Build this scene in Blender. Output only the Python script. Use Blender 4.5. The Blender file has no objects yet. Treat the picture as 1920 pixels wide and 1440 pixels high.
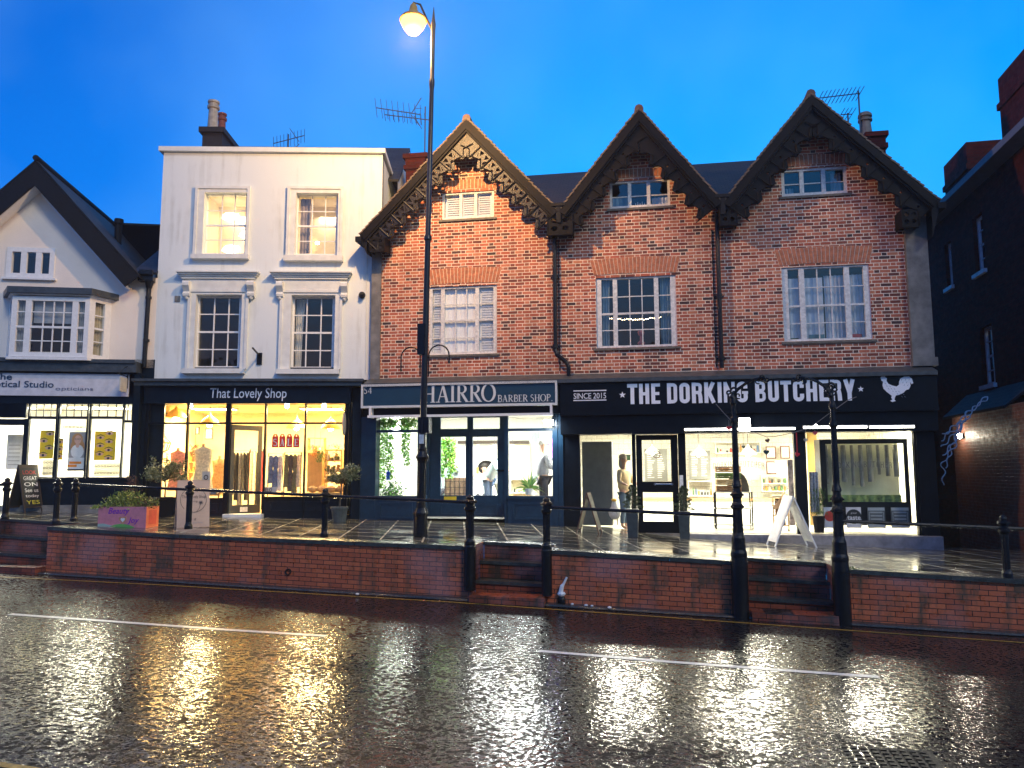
import bpy, bmesh, math, random
from math import radians as RD, sin, cos, tan, pi, atan2, sqrt
from mathutils import Vector as V, Matrix
from mathutils.geometry import tessellate_polygon
S = bpy.context.scene
COL = S.collection
# ------------------------------------------------------------------ camera
EYE = V((0, 0, 2.1)); PITCH = RD(6.44); ROLL = RD(-0.15); FPX = 1440.0
_f = V((0, cos(PITCH), sin(PITCH))); _u = V((0, -sin(PITCH), cos(PITCH))); _x = V((1, 0, 0))
CX = _x * cos(ROLL) + _u * sin(ROLL); CU = -_x * sin(ROLL) + _u * cos(ROLL)
cam = bpy.data.objects.new('camera', bpy.data.cameras.new('camera')); COL.objects.link(cam)
M = Matrix((CX, CU, -_f)).transposed().to_4x4(); M.translation = EYE; cam.matrix_world = M
cam.data.sensor_width = 36; cam.data.lens = 36 * FPX / 1920; cam.data.clip_start = .05; cam.data.clip_end = 2000
S.camera = cam
# ------------------------------------------------------------------ world, sun, exposure
S.view_settings.view_transform = 'Standard'; S.view_settings.look = 'None'
S.view_settings.exposure = 1.12; S.view_settings.gamma = 1
SUN_EL, SUN_AZ = 3.0, 200.0     # the afterglow, low behind the photographer
w = bpy.data.worlds.new('World'); S.world = w; w.use_nodes = True
N = w.node_tree.nodes; L = w.node_tree.links; N.clear()
sky = N.new('ShaderNodeTexSky'); sky.sky_type = 'NISHITA'; sky.sun_disc = False
sky.sun_elevation = RD(SUN_EL); sky.sun_rotation = RD(SUN_AZ); sky.air_density = 1.6; sky.dust_density = .3; sky.ozone_density = 4
tint = N.new('ShaderNodeMix'); tint.data_type = 'RGBA'; tint.blend_type = 'MULTIPLY'; tint.inputs[0].default_value = 1
hs = N.new('ShaderNodeHueSaturation'); hs.inputs['Saturation'].default_value = 1.0
bg = N.new('ShaderNodeBackground'); bg.inputs['Strength'].default_value = .15
out = N.new('ShaderNodeOutputWorld')
# soft broad brightening of the cloud layer (rain cloud lit by the town)
tc = N.new('ShaderNodeTexCoord'); nz = N.new('ShaderNodeTexNoise'); nz.inputs['Scale'].default_value = 1.6; nz.inputs['Detail'].default_value = 3
mr = N.new('ShaderNodeMapRange'); mr.inputs[1].default_value = .3; mr.inputs[2].default_value = .7; mr.inputs[3].default_value = .88; mr.inputs[4].default_value = 1.14
vm = N.new('ShaderNodeVectorMath'); vm.operation = 'SCALE'
L.new(tc.outputs['Generated'], nz.inputs[0]); L.new(nz.outputs[0], mr.inputs[0])
L.new(sky.outputs[0], hs.inputs['Color']); L.new(hs.outputs[0], tint.inputs[6]); tint.inputs[7].default_value = (.0, 1.15, 2.6, 1)
sx = N.new('ShaderNodeSeparateXYZ'); L.new(tc.outputs['Generated'], sx.inputs[0])
m1 = N.new('ShaderNodeMapRange'); m1.interpolation_type = 'SMOOTHSTEP'; m1.inputs[1].default_value = .05; m1.inputs[2].default_value = .42; L.new(sx.outputs[2], m1.inputs[0])
m2 = N.new('ShaderNodeMapRange'); m2.interpolation_type = 'SMOOTHSTEP'; m2.inputs[1].default_value = .1; m2.inputs[2].default_value = -.7; L.new(sx.outputs[1], m2.inputs[0])
hz = N.new('ShaderNodeMix'); hz.data_type = 'RGBA'; hz.inputs[6].default_value = (.0, .75, 3.2, 1); hz.inputs[7].default_value = (.95, .58, .95, 1); L.new(m2.outputs[0], hz.inputs[0])
mx = N.new('ShaderNodeMix'); mx.data_type = 'RGBA'; L.new(m1.outputs[0], mx.inputs[0]); L.new(hz.outputs[2], mx.inputs[6]); L.new(tint.outputs[2], mx.inputs[7])
L.new(mx.outputs[2], vm.inputs[0]); L.new(mr.outputs[0], vm.inputs['Scale'])
m3 = N.new('ShaderNodeMapRange'); m3.interpolation_type = 'SMOOTHSTEP'; m3.inputs[1].default_value = -.62; m3.inputs[2].default_value = .12; L.new(sx.outputs[0], m3.inputs[0])
cl = N.new('ShaderNodeMix'); cl.data_type = 'RGBA'; cl.blend_type = 'MULTIPLY'; cl.inputs[0].default_value = 1; g3 = N.new('ShaderNodeMix'); g3.data_type = 'RGBA'; g3.inputs[6].default_value = (1, .78, .98, 1); g3.inputs[7].default_value = (1, 1.32, 1.10, 1)
L.new(m3.outputs[0], g3.inputs[0]); L.new(g3.outputs[2], cl.inputs[7]); L.new(vm.outputs[0], cl.inputs[6])
veil = N.new('ShaderNodeMix'); veil.data_type = 'RGBA'; veil.blend_type = 'ADD'; veil.inputs[7].default_value = (.22, .40, .35, 1); n5 = N.new('ShaderNodeTexNoise'); n5.inputs['Scale'].default_value = 2.3; n5.inputs['Detail'].default_value = 5; L.new(tc.outputs['Generated'], n5.inputs[0])
m5 = N.new('ShaderNodeMapRange'); m5.inputs[1].default_value = .42; m5.inputs[2].default_value = .75; L.new(n5.outputs[0], m5.inputs[0]); L.new(m5.outputs[0], veil.inputs[0]); L.new(cl.outputs[2], veil.inputs[6])
L.new(veil.outputs[2], bg.inputs['Color']); L.new(bg.outputs[0], out.inputs[0])
sun = bpy.data.objects.new('sun', bpy.data.lights.new('sun', 'SUN')); COL.objects.link(sun)
sun.data.energy = .5; sun.data.angle = RD(14); sun.data.color = (1, .92, .74)
sun.rotation_euler = (RD(90 - 36), 0, RD(32))
# ------------------------------------------------------------------ geometry of the place
def ray(px, py):
    return (_f + CX * ((px - 960) / FPX) + CU * ((720 - py) / FPX))
class Frame:
    """vertical plane through (X, D), x axis along it, y axis away from the street, z up"""
    def __init__(s, X, D, deg=None, to=None, z=0):
        a = RD(deg) if to is None else atan2(to[1] - D, to[0] - X)
        s.a = a; s.O = V((X, D, z)); s.u = V((cos(a), sin(a), 0)); s.v = V((-sin(a), cos(a), 0))
        s.m = Matrix.Translation(s.O) @ Matrix.Rotation(a, 4, 'Z'); s.inv = s.m.inverted()
    def px(s, x, y, off=0):          # off: metres in front of the plane
        r = ray(x, y); t = ((s.O - s.v * off - EYE).dot(s.v)) / r.dot(s.v); p = EYE + r * t
        return (p - s.O).dot(s.u), p.z - s.O.z
    def r(s, x0, y0, x1, y1, off=0):
        xm, ym = (x0 + x1) / 2, (y0 + y1) / 2
        return s.px(x0, ym, off)[0], s.px(xm, y1, off)[1], s.px(x1, ym, off)[0], s.px(xm, y0, off)[1]
    def w(s, u, y, z): return s.m @ V((u, y, z))
    def off(s, u, y, z=0, deg=0):
        p = s.w(u, y, z); return Frame(p.x, p.y, math.degrees(s.a) + deg, z=p.z)
FL = Frame(-8.46, 18.0, 8)       # opticians
FW = Frame(-3.45, 18.15, 1.7)    # white townhouse
FB = Frame(2.84, 17.0, -9.7)     # brick building with three gables
FK = Frame(0, 12.7, -12.63)      # road-side retaining wall
def lin(pts, x):
    if x <= pts[0][0]: a, b = pts[0], pts[1]
    elif x >= pts[-1][0]: a, b = pts[-2], pts[-1]
    else:
        for a, b in zip(pts, pts[1:]):
            if a[0] <= x <= b[0]: break
    return a[1] + (b[1] - a[1]) * (x - a[0]) / (b[0] - a[0])
KT = [FK.px(*p) for p in [(0, 982), (350, 1003), (870, 1024), (1030, 1031), (1380, 1052), (1600, 1068), (1920, 1087)]]
KB = [FK.px(*p) for p in [(0, 1070), (1920, 1190)]]
kslope = (KB[1][1] - KB[0][1]) / (KB[1][0] - KB[0][0]); kz0 = KB[0][1] - kslope * KB[0][0]
def ztop(u): return lin(KT, u)
def zroad(u): return kz0 + kslope * u
def xy_on(F, pts):
    o = []
    for x, y in pts:
        u, z = F.px(x, y); p = F.w(u, 0, z); o.append((FK.inv @ p))
    return o
FACL = xy_on(FL, [(-150, 952), (60, 955), (255, 962)]) + xy_on(FW, [(300, 964), (460, 968), (680, 973)]) + xy_on(FB, [(720, 974), (1000, 982), (1100, 990), (1360, 1012), (1740, 1028)])
FACY = [(p.x, p.y) for p in FACL]; FACZ = [(p.x, p.z) for p in FACL]
def zpave(u, y):                       # K-local
    t = max(0, min(1.3, y / lin(FACY, u))); return ztop(u) * (1 - t) + lin(FACZ, u) * t
def zpw(p): q = FK.inv @ V((p[0], p[1], 0)); return zpave(q.x, q.y)
def on_pave(x, y):                     # photo point on the pavement -> K-local
    r = ray(x, y); t = 13.0 / r.y
    for _ in range(30):
        p = EYE + r * t; q = FK.inv @ p; z = zpave(q.x, q.y); t += (p.z - z) / (-r.z) * .8
    return p
def on_road(x, y):
    r = ray(x, y); t = 5.0
    for _ in range(40):
        p = EYE + r * t; q = FK.inv @ p; t += (p.z - zroad(q.x)) / (-r.z) * .9
    return p
# ------------------------------------------------------------------ mesh building
WM = {}
class MB:
    def __init__(s, F=None): s.F = F; s.v = []; s.f = []; s.uv = {}; s.mi = []; s.m = 0; s.smooth = []; s.sm = False
    def P(s, p): return (s.F.m @ V(p)) if s.F else V(p)
    def add(s, pts, faces, uvs=None):
        b = len(s.v); s.v += [s.P(p) for p in pts]
        for i, f in enumerate(faces):
            if uvs and uvs[i]: s.uv[len(s.f)] = uvs[i]
            s.f.append(tuple(b + k for k in f)); s.mi.append(s.m); s.smooth.append(s.sm)
    def box(s, x0, x1, y0, y1, z0, z1):
        if x0 > x1: x0, x1 = x1, x0
        if y0 > y1: y0, y1 = y1, y0
        if z0 > z1: z0, z1 = z1, z0
        s.add([(x0, y0, z0), (x1, y0, z0), (x1, y1, z0), (x0, y1, z0), (x0, y0, z1), (x1, y0, z1), (x1, y1, z1), (x0, y1, z1)],
              [(0, 3, 2, 1), (4, 5, 6, 7), (0, 1, 5, 4), (1, 2, 6, 5), (2, 3, 7, 6), (3, 0, 4, 7)])
    def quad(s, a, b, c, d, uv=None): s.add([a, b, c, d], [(0, 1, 2, 3)], [uv] if uv else None)
    def slab(s, outer, holes, y0, y1, back=True):       # polygon in x,z with holes, thickness in y
        loops = [outer] + list(holes)
        tris = tessellate_polygon([[V((p[0], p[1], 0)) for p in l] for l in loops])
        flat = [p for l in loops for p in l]; n = len(flat)
        pts = [(p[0], y0, p[1]) for p in flat] + [(p[0], y1, p[1]) for p in flat]
        fs = []
        for t in tris:
            a, b, c = [V(flat[i] + (0,)) if len(flat[i]) == 2 else V(flat[i]) for i in t]
            if (b - a).cross(c - a).z < 0: t = (t[0], t[2], t[1])
            if abs((b - a).cross(c - a).z) < 1e-9: continue
            fs.append(tuple(t))
            if back: fs.append((n + t[0], n + t[2], n + t[1]))
        k = 0
        for li, l in enumerate(loops):
            ar = sum(l[i][0] * l[(i + 1) % len(l)][1] - l[(i + 1) % len(l)][0] * l[i][1] for i in range(len(l)))
            fl = (ar > 0) != (li > 0)
            for i in range(len(l)):
                a, b = k + i, k + (i + 1) % len(l)
                fs.append((a, a + n, b + n, b)[::(1 if not fl else -1)] if True else None)
            k += len(l)
        s.add(pts, fs)
    def cyl(s, p0, p1, r0, r1=None, n=10, cap=True):
        r1 = r0 if r1 is None else r1; p0, p1 = V(p0), V(p1); d = (p1 - p0).normalized()
        a = d.orthogonal().normalized(); b = d.cross(a)
        pts = [p0 + (a * cos(2 * pi * i / n) + b * sin(2 * pi * i / n)) * r0 for i in range(n)] + [p1 + (a * cos(2 * pi * i / n) + b * sin(2 * pi * i / n)) * r1 for i in range(n)]
        fs = [(i, (i + 1) % n, n + (i + 1) % n, n + i) for i in range(n)]
        if cap: fs += [tuple(range(n))[::-1], tuple(range(n, 2 * n))]
        s.add(pts, fs)
    def tube(s, path, r, n=6, closed=False):
        path = [V(p) for p in path]; m = len(path); pts = []; rs = r if isinstance(r, (list, tuple)) else [r] * m
        prev = None
        for i, p in enumerate(path):
            d = (path[(i + 1) % m if closed else min(i + 1, m - 1)] - path[i - 1 if (closed or i) else 0])
            d = d.normalized() if d.length > 1e-9 else V((0, 0, 1))
            a = (prev - d * prev.dot(d)) if prev else d.orthogonal()
            if a.length < 1e-6: a = d.orthogonal()
            a.normalize(); prev = a; b = d.cross(a)
            pts += [p + (a * cos(2 * pi * k / n) + b * sin(2 * pi * k / n)) * rs[i] for k in range(n)]
        fs = []
        for i in range(m if closed else m - 1):
            j = (i + 1) % m
            fs += [(i * n + k, i * n + (k + 1) % n, j * n + (k + 1) % n, j * n + k) for k in range(n)]
        if not closed: fs += [tuple(range(n))[::-1], tuple(range((m - 1) * n, m * n))]
        s.add(pts, fs)
    def lathe(s, prof, c=(0, 0, 0), n=16, flute=None, lean=(0, 0)):   # prof [(r,z[,flute])]
        pts = []
        for q in prof:
            r, z = q[0], q[1]; fl = q[2] if len(q) > 2 else 0
            for k in range(n):
                rr = r * (1 - (fl if k % 2 else 0)); a = 2 * pi * k / n
                pts.append((c[0] + lean[0] * z + rr * cos(a), c[1] + lean[1] * z + rr * sin(a), c[2] + z))
        m = len(prof)
        fs = [(i * n + k, i * n + (k + 1) % n, (i + 1) * n + (k + 1) % n, (i + 1) * n + k) for i in range(m - 1) for k in range(n)]
        fs += [tuple(range(n))[::-1], tuple(range((m - 1) * n, m * n))]
        s.add(pts, fs)
    def ball(s, c, r, n=10, sc=(1, 1, 1)):
        h = n // 2
        pr = [(max(1e-4, r * sin(pi * i / h)), -r * cos(pi * i / h)) for i in range(h + 1)]
        b = len(s.v); s.lathe([(a, z) for a, z in pr], (0, 0, 0), n)
        cw = s.P(c); o = s.P((0, 0, 0)); 
        R = s.F.m.to_3x3() if s.F else Matrix.Identity(3)
        Ri = R.inverted()
        for i in range(b, len(s.v)):
            q = Ri @ (s.v[i] - o); s.v[i] = cw + R @ V((q.x * sc[0], q.y * sc[1], q.z * sc[2]))
    def leaf(s, p, d, l, wd, rng):
        d = V(d).normalized(); a = d.cross(V((rng.uniform(-1, 1), rng.uniform(-1, 1), rng.uniform(-1, 1)))).normalized() * wd / 2
        p = V(p); s.add([p, p + d * l * .5 + a, p + d * l, p + d * l * .5 - a], [(0, 1, 2, 3)])
    def build(s, name, mats, parent=None, frame=None, label=None, cat=None, group=None, kind=None, smooth=None):
        me = bpy.data.meshes.new(name); o = bpy.data.objects.new(name, me); COL.objects.link(o)
        if parent is not None: mw = WM[parent.name]; o.parent = parent
        elif frame is not None: mw = frame.m; o.matrix_world = mw
        else: mw = Matrix.Identity(4)
        WM[o.name] = mw; inv = mw.inverted()
        me.from_pydata([tuple(inv @ p) for p in s.v], [], s.f); 
        for m_ in (mats if isinstance(mats, (list, tuple)) else [mats]): me.materials.append(m_)
        for i, p in enumerate(me.polygons): p.material_index = s.mi[i]; p.use_smooth = s.smooth[i] if smooth is None else smooth
        if s.uv:
            uvl = me.uv_layers.new(name='UVMap').data
            for fi, uvs in s.uv.items():
                for k, li in enumerate(me.polygons[fi].loop_indices): uvl[li].uv = uvs[k]
        if smooth is True: me.polygons.foreach_set('use_smooth', [True] * len(me.polygons)); me.set_sharp_from_angle(angle=RD(40))
        if label or cat or kind: tag(o, label, cat, group, kind)
        elif label: o['label'] = label
        return o
def tag(o, label=None, cat=None, group=None, kind=None):
    for k, v_ in (('label', label), ('category', cat), ('group', group), ('kind', kind)):
        if v_: o[k] = v_
    return o
def thing(name, label, cat, frame, group=None):
    o = bpy.data.objects.new(name, None); COL.objects.link(o); o.matrix_world = frame.m; o.empty_display_size = .2
    WM[o.name] = frame.m; return tag(o, label, cat, group)
def copy_tree(o, parent=None):
    c = o.copy(); COL.objects.link(c)
    if parent is not None: c.parent = parent
    for ch in list(o.children): copy_tree(ch, c)
    return c
def rect(x0, z0, x1, z1): return [(x0, z0), (x1, z0), (x1, z1), (x0, z1)]
# ------------------------------------------------------------------ materials
MT = {}
class NT:
    def __init__(s, m): s.m = m; m.use_nodes = True; s.N = m.node_tree.nodes; s.L = m.node_tree.links; s.b = s.N.get('Principled BSDF'); s.o = s.N.get('Material Output')
    def n(s, t, **k):
        x = s.N.new('ShaderNode' + t)
        for a, v_ in k.items(): setattr(x, a, v_)
        return x
    def lk(s, a, b): s.L.new(a, b)
    def math(s, op, a, b=None, c=None):
        x = s.n('Math', operation=op)
        for i, q in enumerate((a, b, c)):
            if q is None: continue
            if isinstance(q, (int, float)): x.inputs[i].default_value = q
            else: s.lk(q, x.inputs[i])
        return x.outputs[0]
    def mix(s, f, a, b, bt='MIX'):
        x = s.n('Mix', data_type='RGBA', blend_type=bt)
        for i, q in ((0, f), (6, a), (7, b)):
            if isinstance(q, (int, float)): x.inputs[i].default_value = q
            elif isinstance(q, tuple): x.inputs[i].default_value = q + (1,) if len(q) == 3 else q
            else: s.lk(q, x.inputs[i])
        return x.outputs[2]
    def noise(s, vec, scale, detail=3, rough=.55, dim=None):
        x = s.n('TexNoise'); x.inputs['Scale'].default_value = scale; x.inputs['Detail'].default_value = detail; x.inputs['Roughness'].default_value = rough
        if vec is not None: s.lk(vec, x.inputs['Vector'])
        return x.outputs[0]
    def rng(s, v_, a, b, c, d):
        x = s.n('MapRange'); s.lk(v_, x.inputs[0])
        for i, q in enumerate((a, b, c, d)): x.inputs[i + 1].default_value = q
        return x.outputs[0]
    def bump(s, h, strength, dist, normal=None):
        x = s.n('Bump'); x.inputs['Strength'].default_value = strength; x.inputs['Distance'].default_value = dist; s.lk(h, x.inputs['Height'])
        if normal is not None: s.lk(normal, x.inputs['Normal'])
        return x.outputs[0]
    def comb(s, x_, y_, z_):
        x = s.n('CombineXYZ')
        for i, q in enumerate((x_, y_, z_)):
            if isinstance(q, (int, float)): x.inputs[i].default_value = q
            else: s.lk(q, x.inputs[i])
        return x.outputs[0]
    def obj(s):
        t = s.n('TexCoord'); sp = s.n('SeparateXYZ'); s.lk(t.outputs['Object'], sp.inputs[0]); return t.outputs['Object'], sp.outputs[0], sp.outputs[1], sp.outputs[2]
def mat(name, c, rough=.6, metal=0, var=.12, scale=6, bump=0, bscale=60, spec=None, coat=0, alpha=None, sss=0):
    if name in MT: return MT[name]
    m = bpy.data.materials.new(name); t = NT(m); MT[name] = m
    o, x, y, z = t.obj()
    t.b.inputs['Roughness'].default_value = rough; t.b.inputs['Metallic'].default_value = metal
    if spec is not None: t.b.inputs['Specular IOR Level'].default_value = spec
    t.b.inputs['Coat Weight'].default_value = coat
    n1 = t.noise(o, scale, 4)
    d = tuple(q * (1 - var) for q in c); e = tuple(min(1, q * (1 + var)) for q in c)
    t.lk(t.mix(t.rng(n1, .3, .7, 0, 1), d, e), t.b.inputs['Base Color'])
    if bump: t.lk(t.bump(t.noise(o, bscale, 3), bump, .01), t.b.inputs['Normal'])
    return m
def emit(name, c, strength):
    if name in MT: return MT[name]
    m = bpy.data.materials.new(name); t = NT(m); MT[name] = m
    t.b.inputs['Base Color'].default_value = tuple(c) + (1,); t.b.inputs['Emission Color'].default_value = tuple(c) + (1,); t.b.inputs['Emission Strength'].default_value = strength
    return m
def glass_mat(name, tint_=(.9, .95, .95), refl=1.0, rough=.0, wav=.0):
    if name in MT: return MT[name]
    m = bpy.data.materials.new(name); t = NT(m); MT[name] = m; t.N.remove(t.b)
    tr = t.n('BsdfTransparent'); tr.inputs[0].default_value = tint_ + (1,)
    gl = t.n('BsdfGlossy'); gl.inputs['Roughness'].default_value = rough; gl.inputs[0].default_value = (1, 1, 1, 1)
    lw = t.n('LayerWeight'); lw.inputs[0].default_value = .5; sch = t.math('ADD', t.math('MULTIPLY', t.math('POWER', lw.outputs['Facing'], 5), .96), .04)
    o, x, y, z = t.obj()
    if wav: 
        b = t.bump(t.noise(o, 2.2, 1), wav, .05); t.lk(b, gl.inputs['Normal'])
    mx = t.n('MixShader'); t.lk(t.math('MINIMUM', t.math('MULTIPLY', sch, refl), .9), mx.inputs[0]); t.lk(tr.outputs[0], mx.inputs[1]); t.lk(gl.outputs[0], mx.inputs[2]); t.lk(mx.outputs[0], t.o.inputs[0])
    return m
def flemish(name, cols, mortar, dark=.35, h=.075, stain=True):
    m = bpy.data.materials.new(name); t = NT(m); MT[name] = m; o, x, y, z = t.obj()
    wob = t.math('MULTIPLY', t.math('SUBTRACT', t.noise(o, 3, 2), .5), .012)
    X = t.math('ADD', t.math('ADD', x, y), t.math('MULTIPLY', t.math('SUBTRACT', t.noise(o, 9, 2), .5), .014)); Z = t.math('DIVIDE', t.math('ADD', z, wob), h)
    row = t.math('FLOOR', Z); fz = t.math('FRACT', Z)
    odd = t.math('MULTIPLY', t.math('MODULO', t.math('ADD', row, 1000), 2), .5)
    P = t.math('ADD', t.math('DIVIDE', X, .338), odd); fx = t.math('FRACT', P); cell = t.math('FLOOR', P)
    hd = t.math('GREATER_THAN', fx, .667)
    bid = t.math('ADD', t.math('MULTIPLY', cell, 2), hd)
    m1 = t.math('MINIMUM', t.math('ABSOLUTE', t.math('SUBTRACT', fx, .667)), t.math('MINIMUM', fx, t.math('SUBTRACT', 1, fx)))
    m1 = t.math('MULTIPLY', m1, .338); m2 = t.math('MULTIPLY', t.math('MINIMUM', fz, t.math('SUBTRACT', 1, fz)), h)
    dist = t.math('MINIMUM', m1, m2)
    dist = t.math('ADD', dist, t.math('MULTIPLY', t.math('SUBTRACT', t.noise(o, 60, 2), .5), .006))
    mask = t.rng(dist, .0056, .0084, 0, 1)
    wn = t.n('TexWhiteNoise', noise_dimensions='2D'); t.lk(t.comb(bid, row, 0), wn.inputs['Vector'])
    cr = t.n('ValToRGB'); e = cr.color_ramp.elements; e[0].position = 0; e[0].color = cols[0] + (1,); e[1].position = 1; e[1].color = cols[-1] + (1,)
    for i, c in enumerate(cols[1:-1]):
        q = e.new((i + 1) / (len(cols) - 1)); q.color = c + (1,)
    t.lk(wn.outputs[0], cr.inputs[0])
    big = t.math('MULTIPLY', t.rng(t.noise(o, .5, 5, .65), .32, .68, .88, 1.32), t.rng(t.noise(t.comb(t.math('MULTIPLY', x, 2.5), y, t.math('MULTIPLY', z, .45)), 1, 5, .65), .36, .6, .82, 1.08))
    bc = t.mix(1, cr.outputs[0], t.mix(t.noise(o, 40, 3), (.75, .75, .75), (1.2, 1.2, 1.2)), 'MULTIPLY')
    c2 = t.mix(mask, mortar, bc)
    gm = t.n('CombineColor'); [t.lk(big, gm.inputs[i]) for i in range(3)]
    t.lk(t.mix(1, c2, gm.outputs[0], 'MULTIPLY'), t.b.inputs['Base Color'])
    t.b.inputs['Roughness'].default_value = .75
    t.lk(t.bump(t.math('ADD', mask, t.math('MULTIPLY', t.noise(o, 120, 3), .3)), .6, .006), t.b.inputs['Normal'])
    return m
def stretcher(name, c1, c2, mortar, bw=.225, bh=.075, mort=.012, shear=0, rough=.4, stainc=None, wet=False, spec=.5):
    m = bpy.data.materials.new(name); t = NT(m); MT[name] = m; o, x, y, z = t.obj(); t.b.inputs['Specular IOR Level'].default_value = spec
    X = t.math('ADD', x, y); Z = t.math('ADD', z, t.math('MULTIPLY', x, -shear))
    b = t.n('TexBrick'); t.lk(t.comb(X, Z, 0), b.inputs['Vector'])
    b.inputs['Scale'].default_value = 1; b.inputs['Brick Width'].default_value = bw; b.inputs['Row Height'].default_value = bh; b.inputs['Mortar Size'].default_value = mort / 2; b.inputs['Mortar Smooth'].default_value = .2; b.inputs['Bias'].default_value = 0
    b.inputs['Color1'].default_value = c1 + (1,); b.inputs['Color2'].default_value = c2 + (1,); b.inputs['Mortar'].default_value = mortar + (1,)
    col = b.outputs[0]
    if stainc:
        n1 = t.noise(o, 1.3, 6, .7); n2 = t.noise(t.comb(t.math('MULTIPLY', x, 5), 0, t.math('MULTIPLY', z, .7)), 1, 4, .6)
        f = t.rng(t.math('MULTIPLY', n1, n2), .25, .38, 0, .85)
        col = t.mix(f, col, stainc)
        n3 = t.rng(t.noise(t.comb(t.math('ADD', x, 3), y, z), .8, 3), .52, .66, 0, .35)
        col = t.mix(n3, col, (.36, .26, .28))
    col = t.mix(1, col, t.mix(t.noise(o, 30, 4), (.6, .6, .6), (1.25, 1.25, 1.25)), 'MULTIPLY')
    t.lk(col, t.b.inputs['Base Color'])
    t.lk(t.rng(t.noise(o, 8, 4), .35, .65, max(.05, rough - .15), rough + .2), t.b.inputs['Roughness'])
    t.lk(t.bump(t.math('ADD', t.math('MULTIPLY', b.outputs[1], -1), t.math('MULTIPLY', t.noise(o, 70, 4), .6)), .6, .008), t.b.inputs['Normal'])
    return m
def tiles(name, c1, c2, rough=.35, w_=.17, h_=.1):
    m = bpy.data.materials.new(name); t = NT(m); MT[name] = m
    uv = t.n('UVMap'); b = t.n('TexBrick'); t.lk(uv.outputs[0], b.inputs['Vector'])
    b.inputs['Scale'].default_value = 1; b.inputs['Brick Width'].default_value = w_; b.inputs['Row Height'].default_value = h_; b.inputs['Mortar Size'].default_value = .006
    b.inputs['Color1'].default_value = c1 + (1,); b.inputs['Color2'].default_value = c2 + (1,); b.inputs['Mortar'].default_value = (.008, .008, .008, 1)
    sp = t.n('SeparateXYZ'); t.lk(uv.outputs[0], sp.inputs[0])
    saw = t.math('FRACT', t.math('DIVIDE', sp.outputs[1], h_))
    n1 = t.noise(uv.outputs[0], 2.5, 5)
    t.lk(t.mix(t.rng(n1, .55, .72, 0, .7), b.outputs[0], (.05, .055, .03)), t.b.inputs['Base Color'])
    t.b.inputs['Roughness'].default_value = rough; t.b.inputs['Specular IOR Level'].default_value = .25
    t.lk(t.bump(t.math('SUBTRACT', t.math('MULTIPLY', saw, -1), t.math('MULTIPLY', b.outputs[1], .5)), .9, .025), t.b.inputs['Normal'])
    return m
# ------------------------------------------------------------------ palette
white_paint = mat('white_paint', (.78, .78, .76), .4, var=.06, scale=14, bump=.15)
old_white = mat('old_white', (.66, .66, .63), .55, var=.22, scale=18, bump=.5, bscale=40)
cream_render = mat('cream_render', (.84, .75, .65), .75, var=.06, scale=1.2, bump=.35, bscale=50)
def _render_wall():
    m = bpy.data.materials.new('white_render'); t = NT(m); o, x, y, z = t.obj()
    a = t.noise(o, .9, 6, .6); streak = t.noise(t.comb(t.math('MULTIPLY', x, 7), y, t.math('MULTIPLY', z, .5)), 1, 4, .6)
    f = t.rng(t.math('MULTIPLY', a, streak), .26, .42, 0, .5)
    t.lk(t.mix(f, (.72, .77, .76), (.42, .44, .40)), t.b.inputs['Base Color']); t.b.inputs['Roughness'].default_value = .7
    t.lk(t.bump(t.math('ADD', t.noise(o, 45, 4), t.math('MULTIPLY', t.noise(o, 3, 3), 1.5)), .35, .01), t.b.inputs['Normal'])
    return m
white_render = _render_wall()
stone_white = mat('stone_white', (.70, .72, .68), .6, var=.10, scale=5, bump=.5, bscale=50)
black_wood = mat('black_wood', (.009, .009, .010), .6, var=.35, scale=20, bump=.4, spec=.2)
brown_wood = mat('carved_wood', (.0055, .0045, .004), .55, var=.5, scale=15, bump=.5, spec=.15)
carved_lit = mat('carved_wood_lit', (.010, .008, .0055), .4, var=.5, scale=15, bump=.5, spec=.4)  # lamp light on the left gable put into a lighter, glossier wood copy
navy = mat('navy_paint', (.004, .010, .020), .3, var=.25, scale=8, bump=.1, bscale=30, spec=.25)
blue_paint = mat('blue_paint', (.010, .033, .065), .3, var=.2, scale=8, bump=.12, bscale=30)
sign_blue = mat('sign_blue', (.010, .042, .075), .4, var=.08, scale=3)
black_paint = mat('black_paint', (.003, .005, .009), .32, var=.3, scale=8, bump=.1, spec=.2)
lead = mat('lead_flashing', (.06, .07, .075), .4, metal=.2, var=.3, scale=8, bump=.5, bscale=12)
iron = mat('black_iron', (.006, .006, .006), .2, metal=0, spec=.35, var=.4, scale=30, bump=.55, bscale=90)
grey_stone = mat('grey_stone', (.17, .165, .15), .6, var=.35, scale=5, bump=.8, bscale=35)
letter_white = mat('letter_white', (.80, .82, .86), .5, var=.04)
letter_cream = mat('letter_cream', (.62, .64, .62), .5, var=.05)
gold_brick = flemish('gable_brick', [(.08, .02, .015), (.32, .07, .032), (.42, .105, .052), (.50, .16, .085), (.34, .072, .035), (.54, .20, .10), (.20, .04, .022), (.035, .018, .018), (.44, .12, .06)], (.78, .65, .50))
arch_brick = mat('arch_brick', (.46, .16, .075), .75, var=.35, scale=12, bump=.5)
arch_mortar = mat('arch_mortar', (.72, .60, .44), .85)
wall_brick = stretcher('kerb_wall_brick', (.60, .155, .058), (.42, .10, .042), (.018, .014, .011), shear=kslope * 1.15, rough=.38, stainc=(.07, .06, .035))
wall_brick2 = stretcher('step_brick', (.30, .075, .035), (.2, .05, .03), (.015, .012, .01), shear=kslope, rough=.4, stainc=(.03, .034, .024), spec=.2)
dark_brick = stretcher('dark_house_brick', (.10, .017, .012), (.06, .011, .009), (.05, .026, .02), rough=.85, spec=.08)
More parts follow.
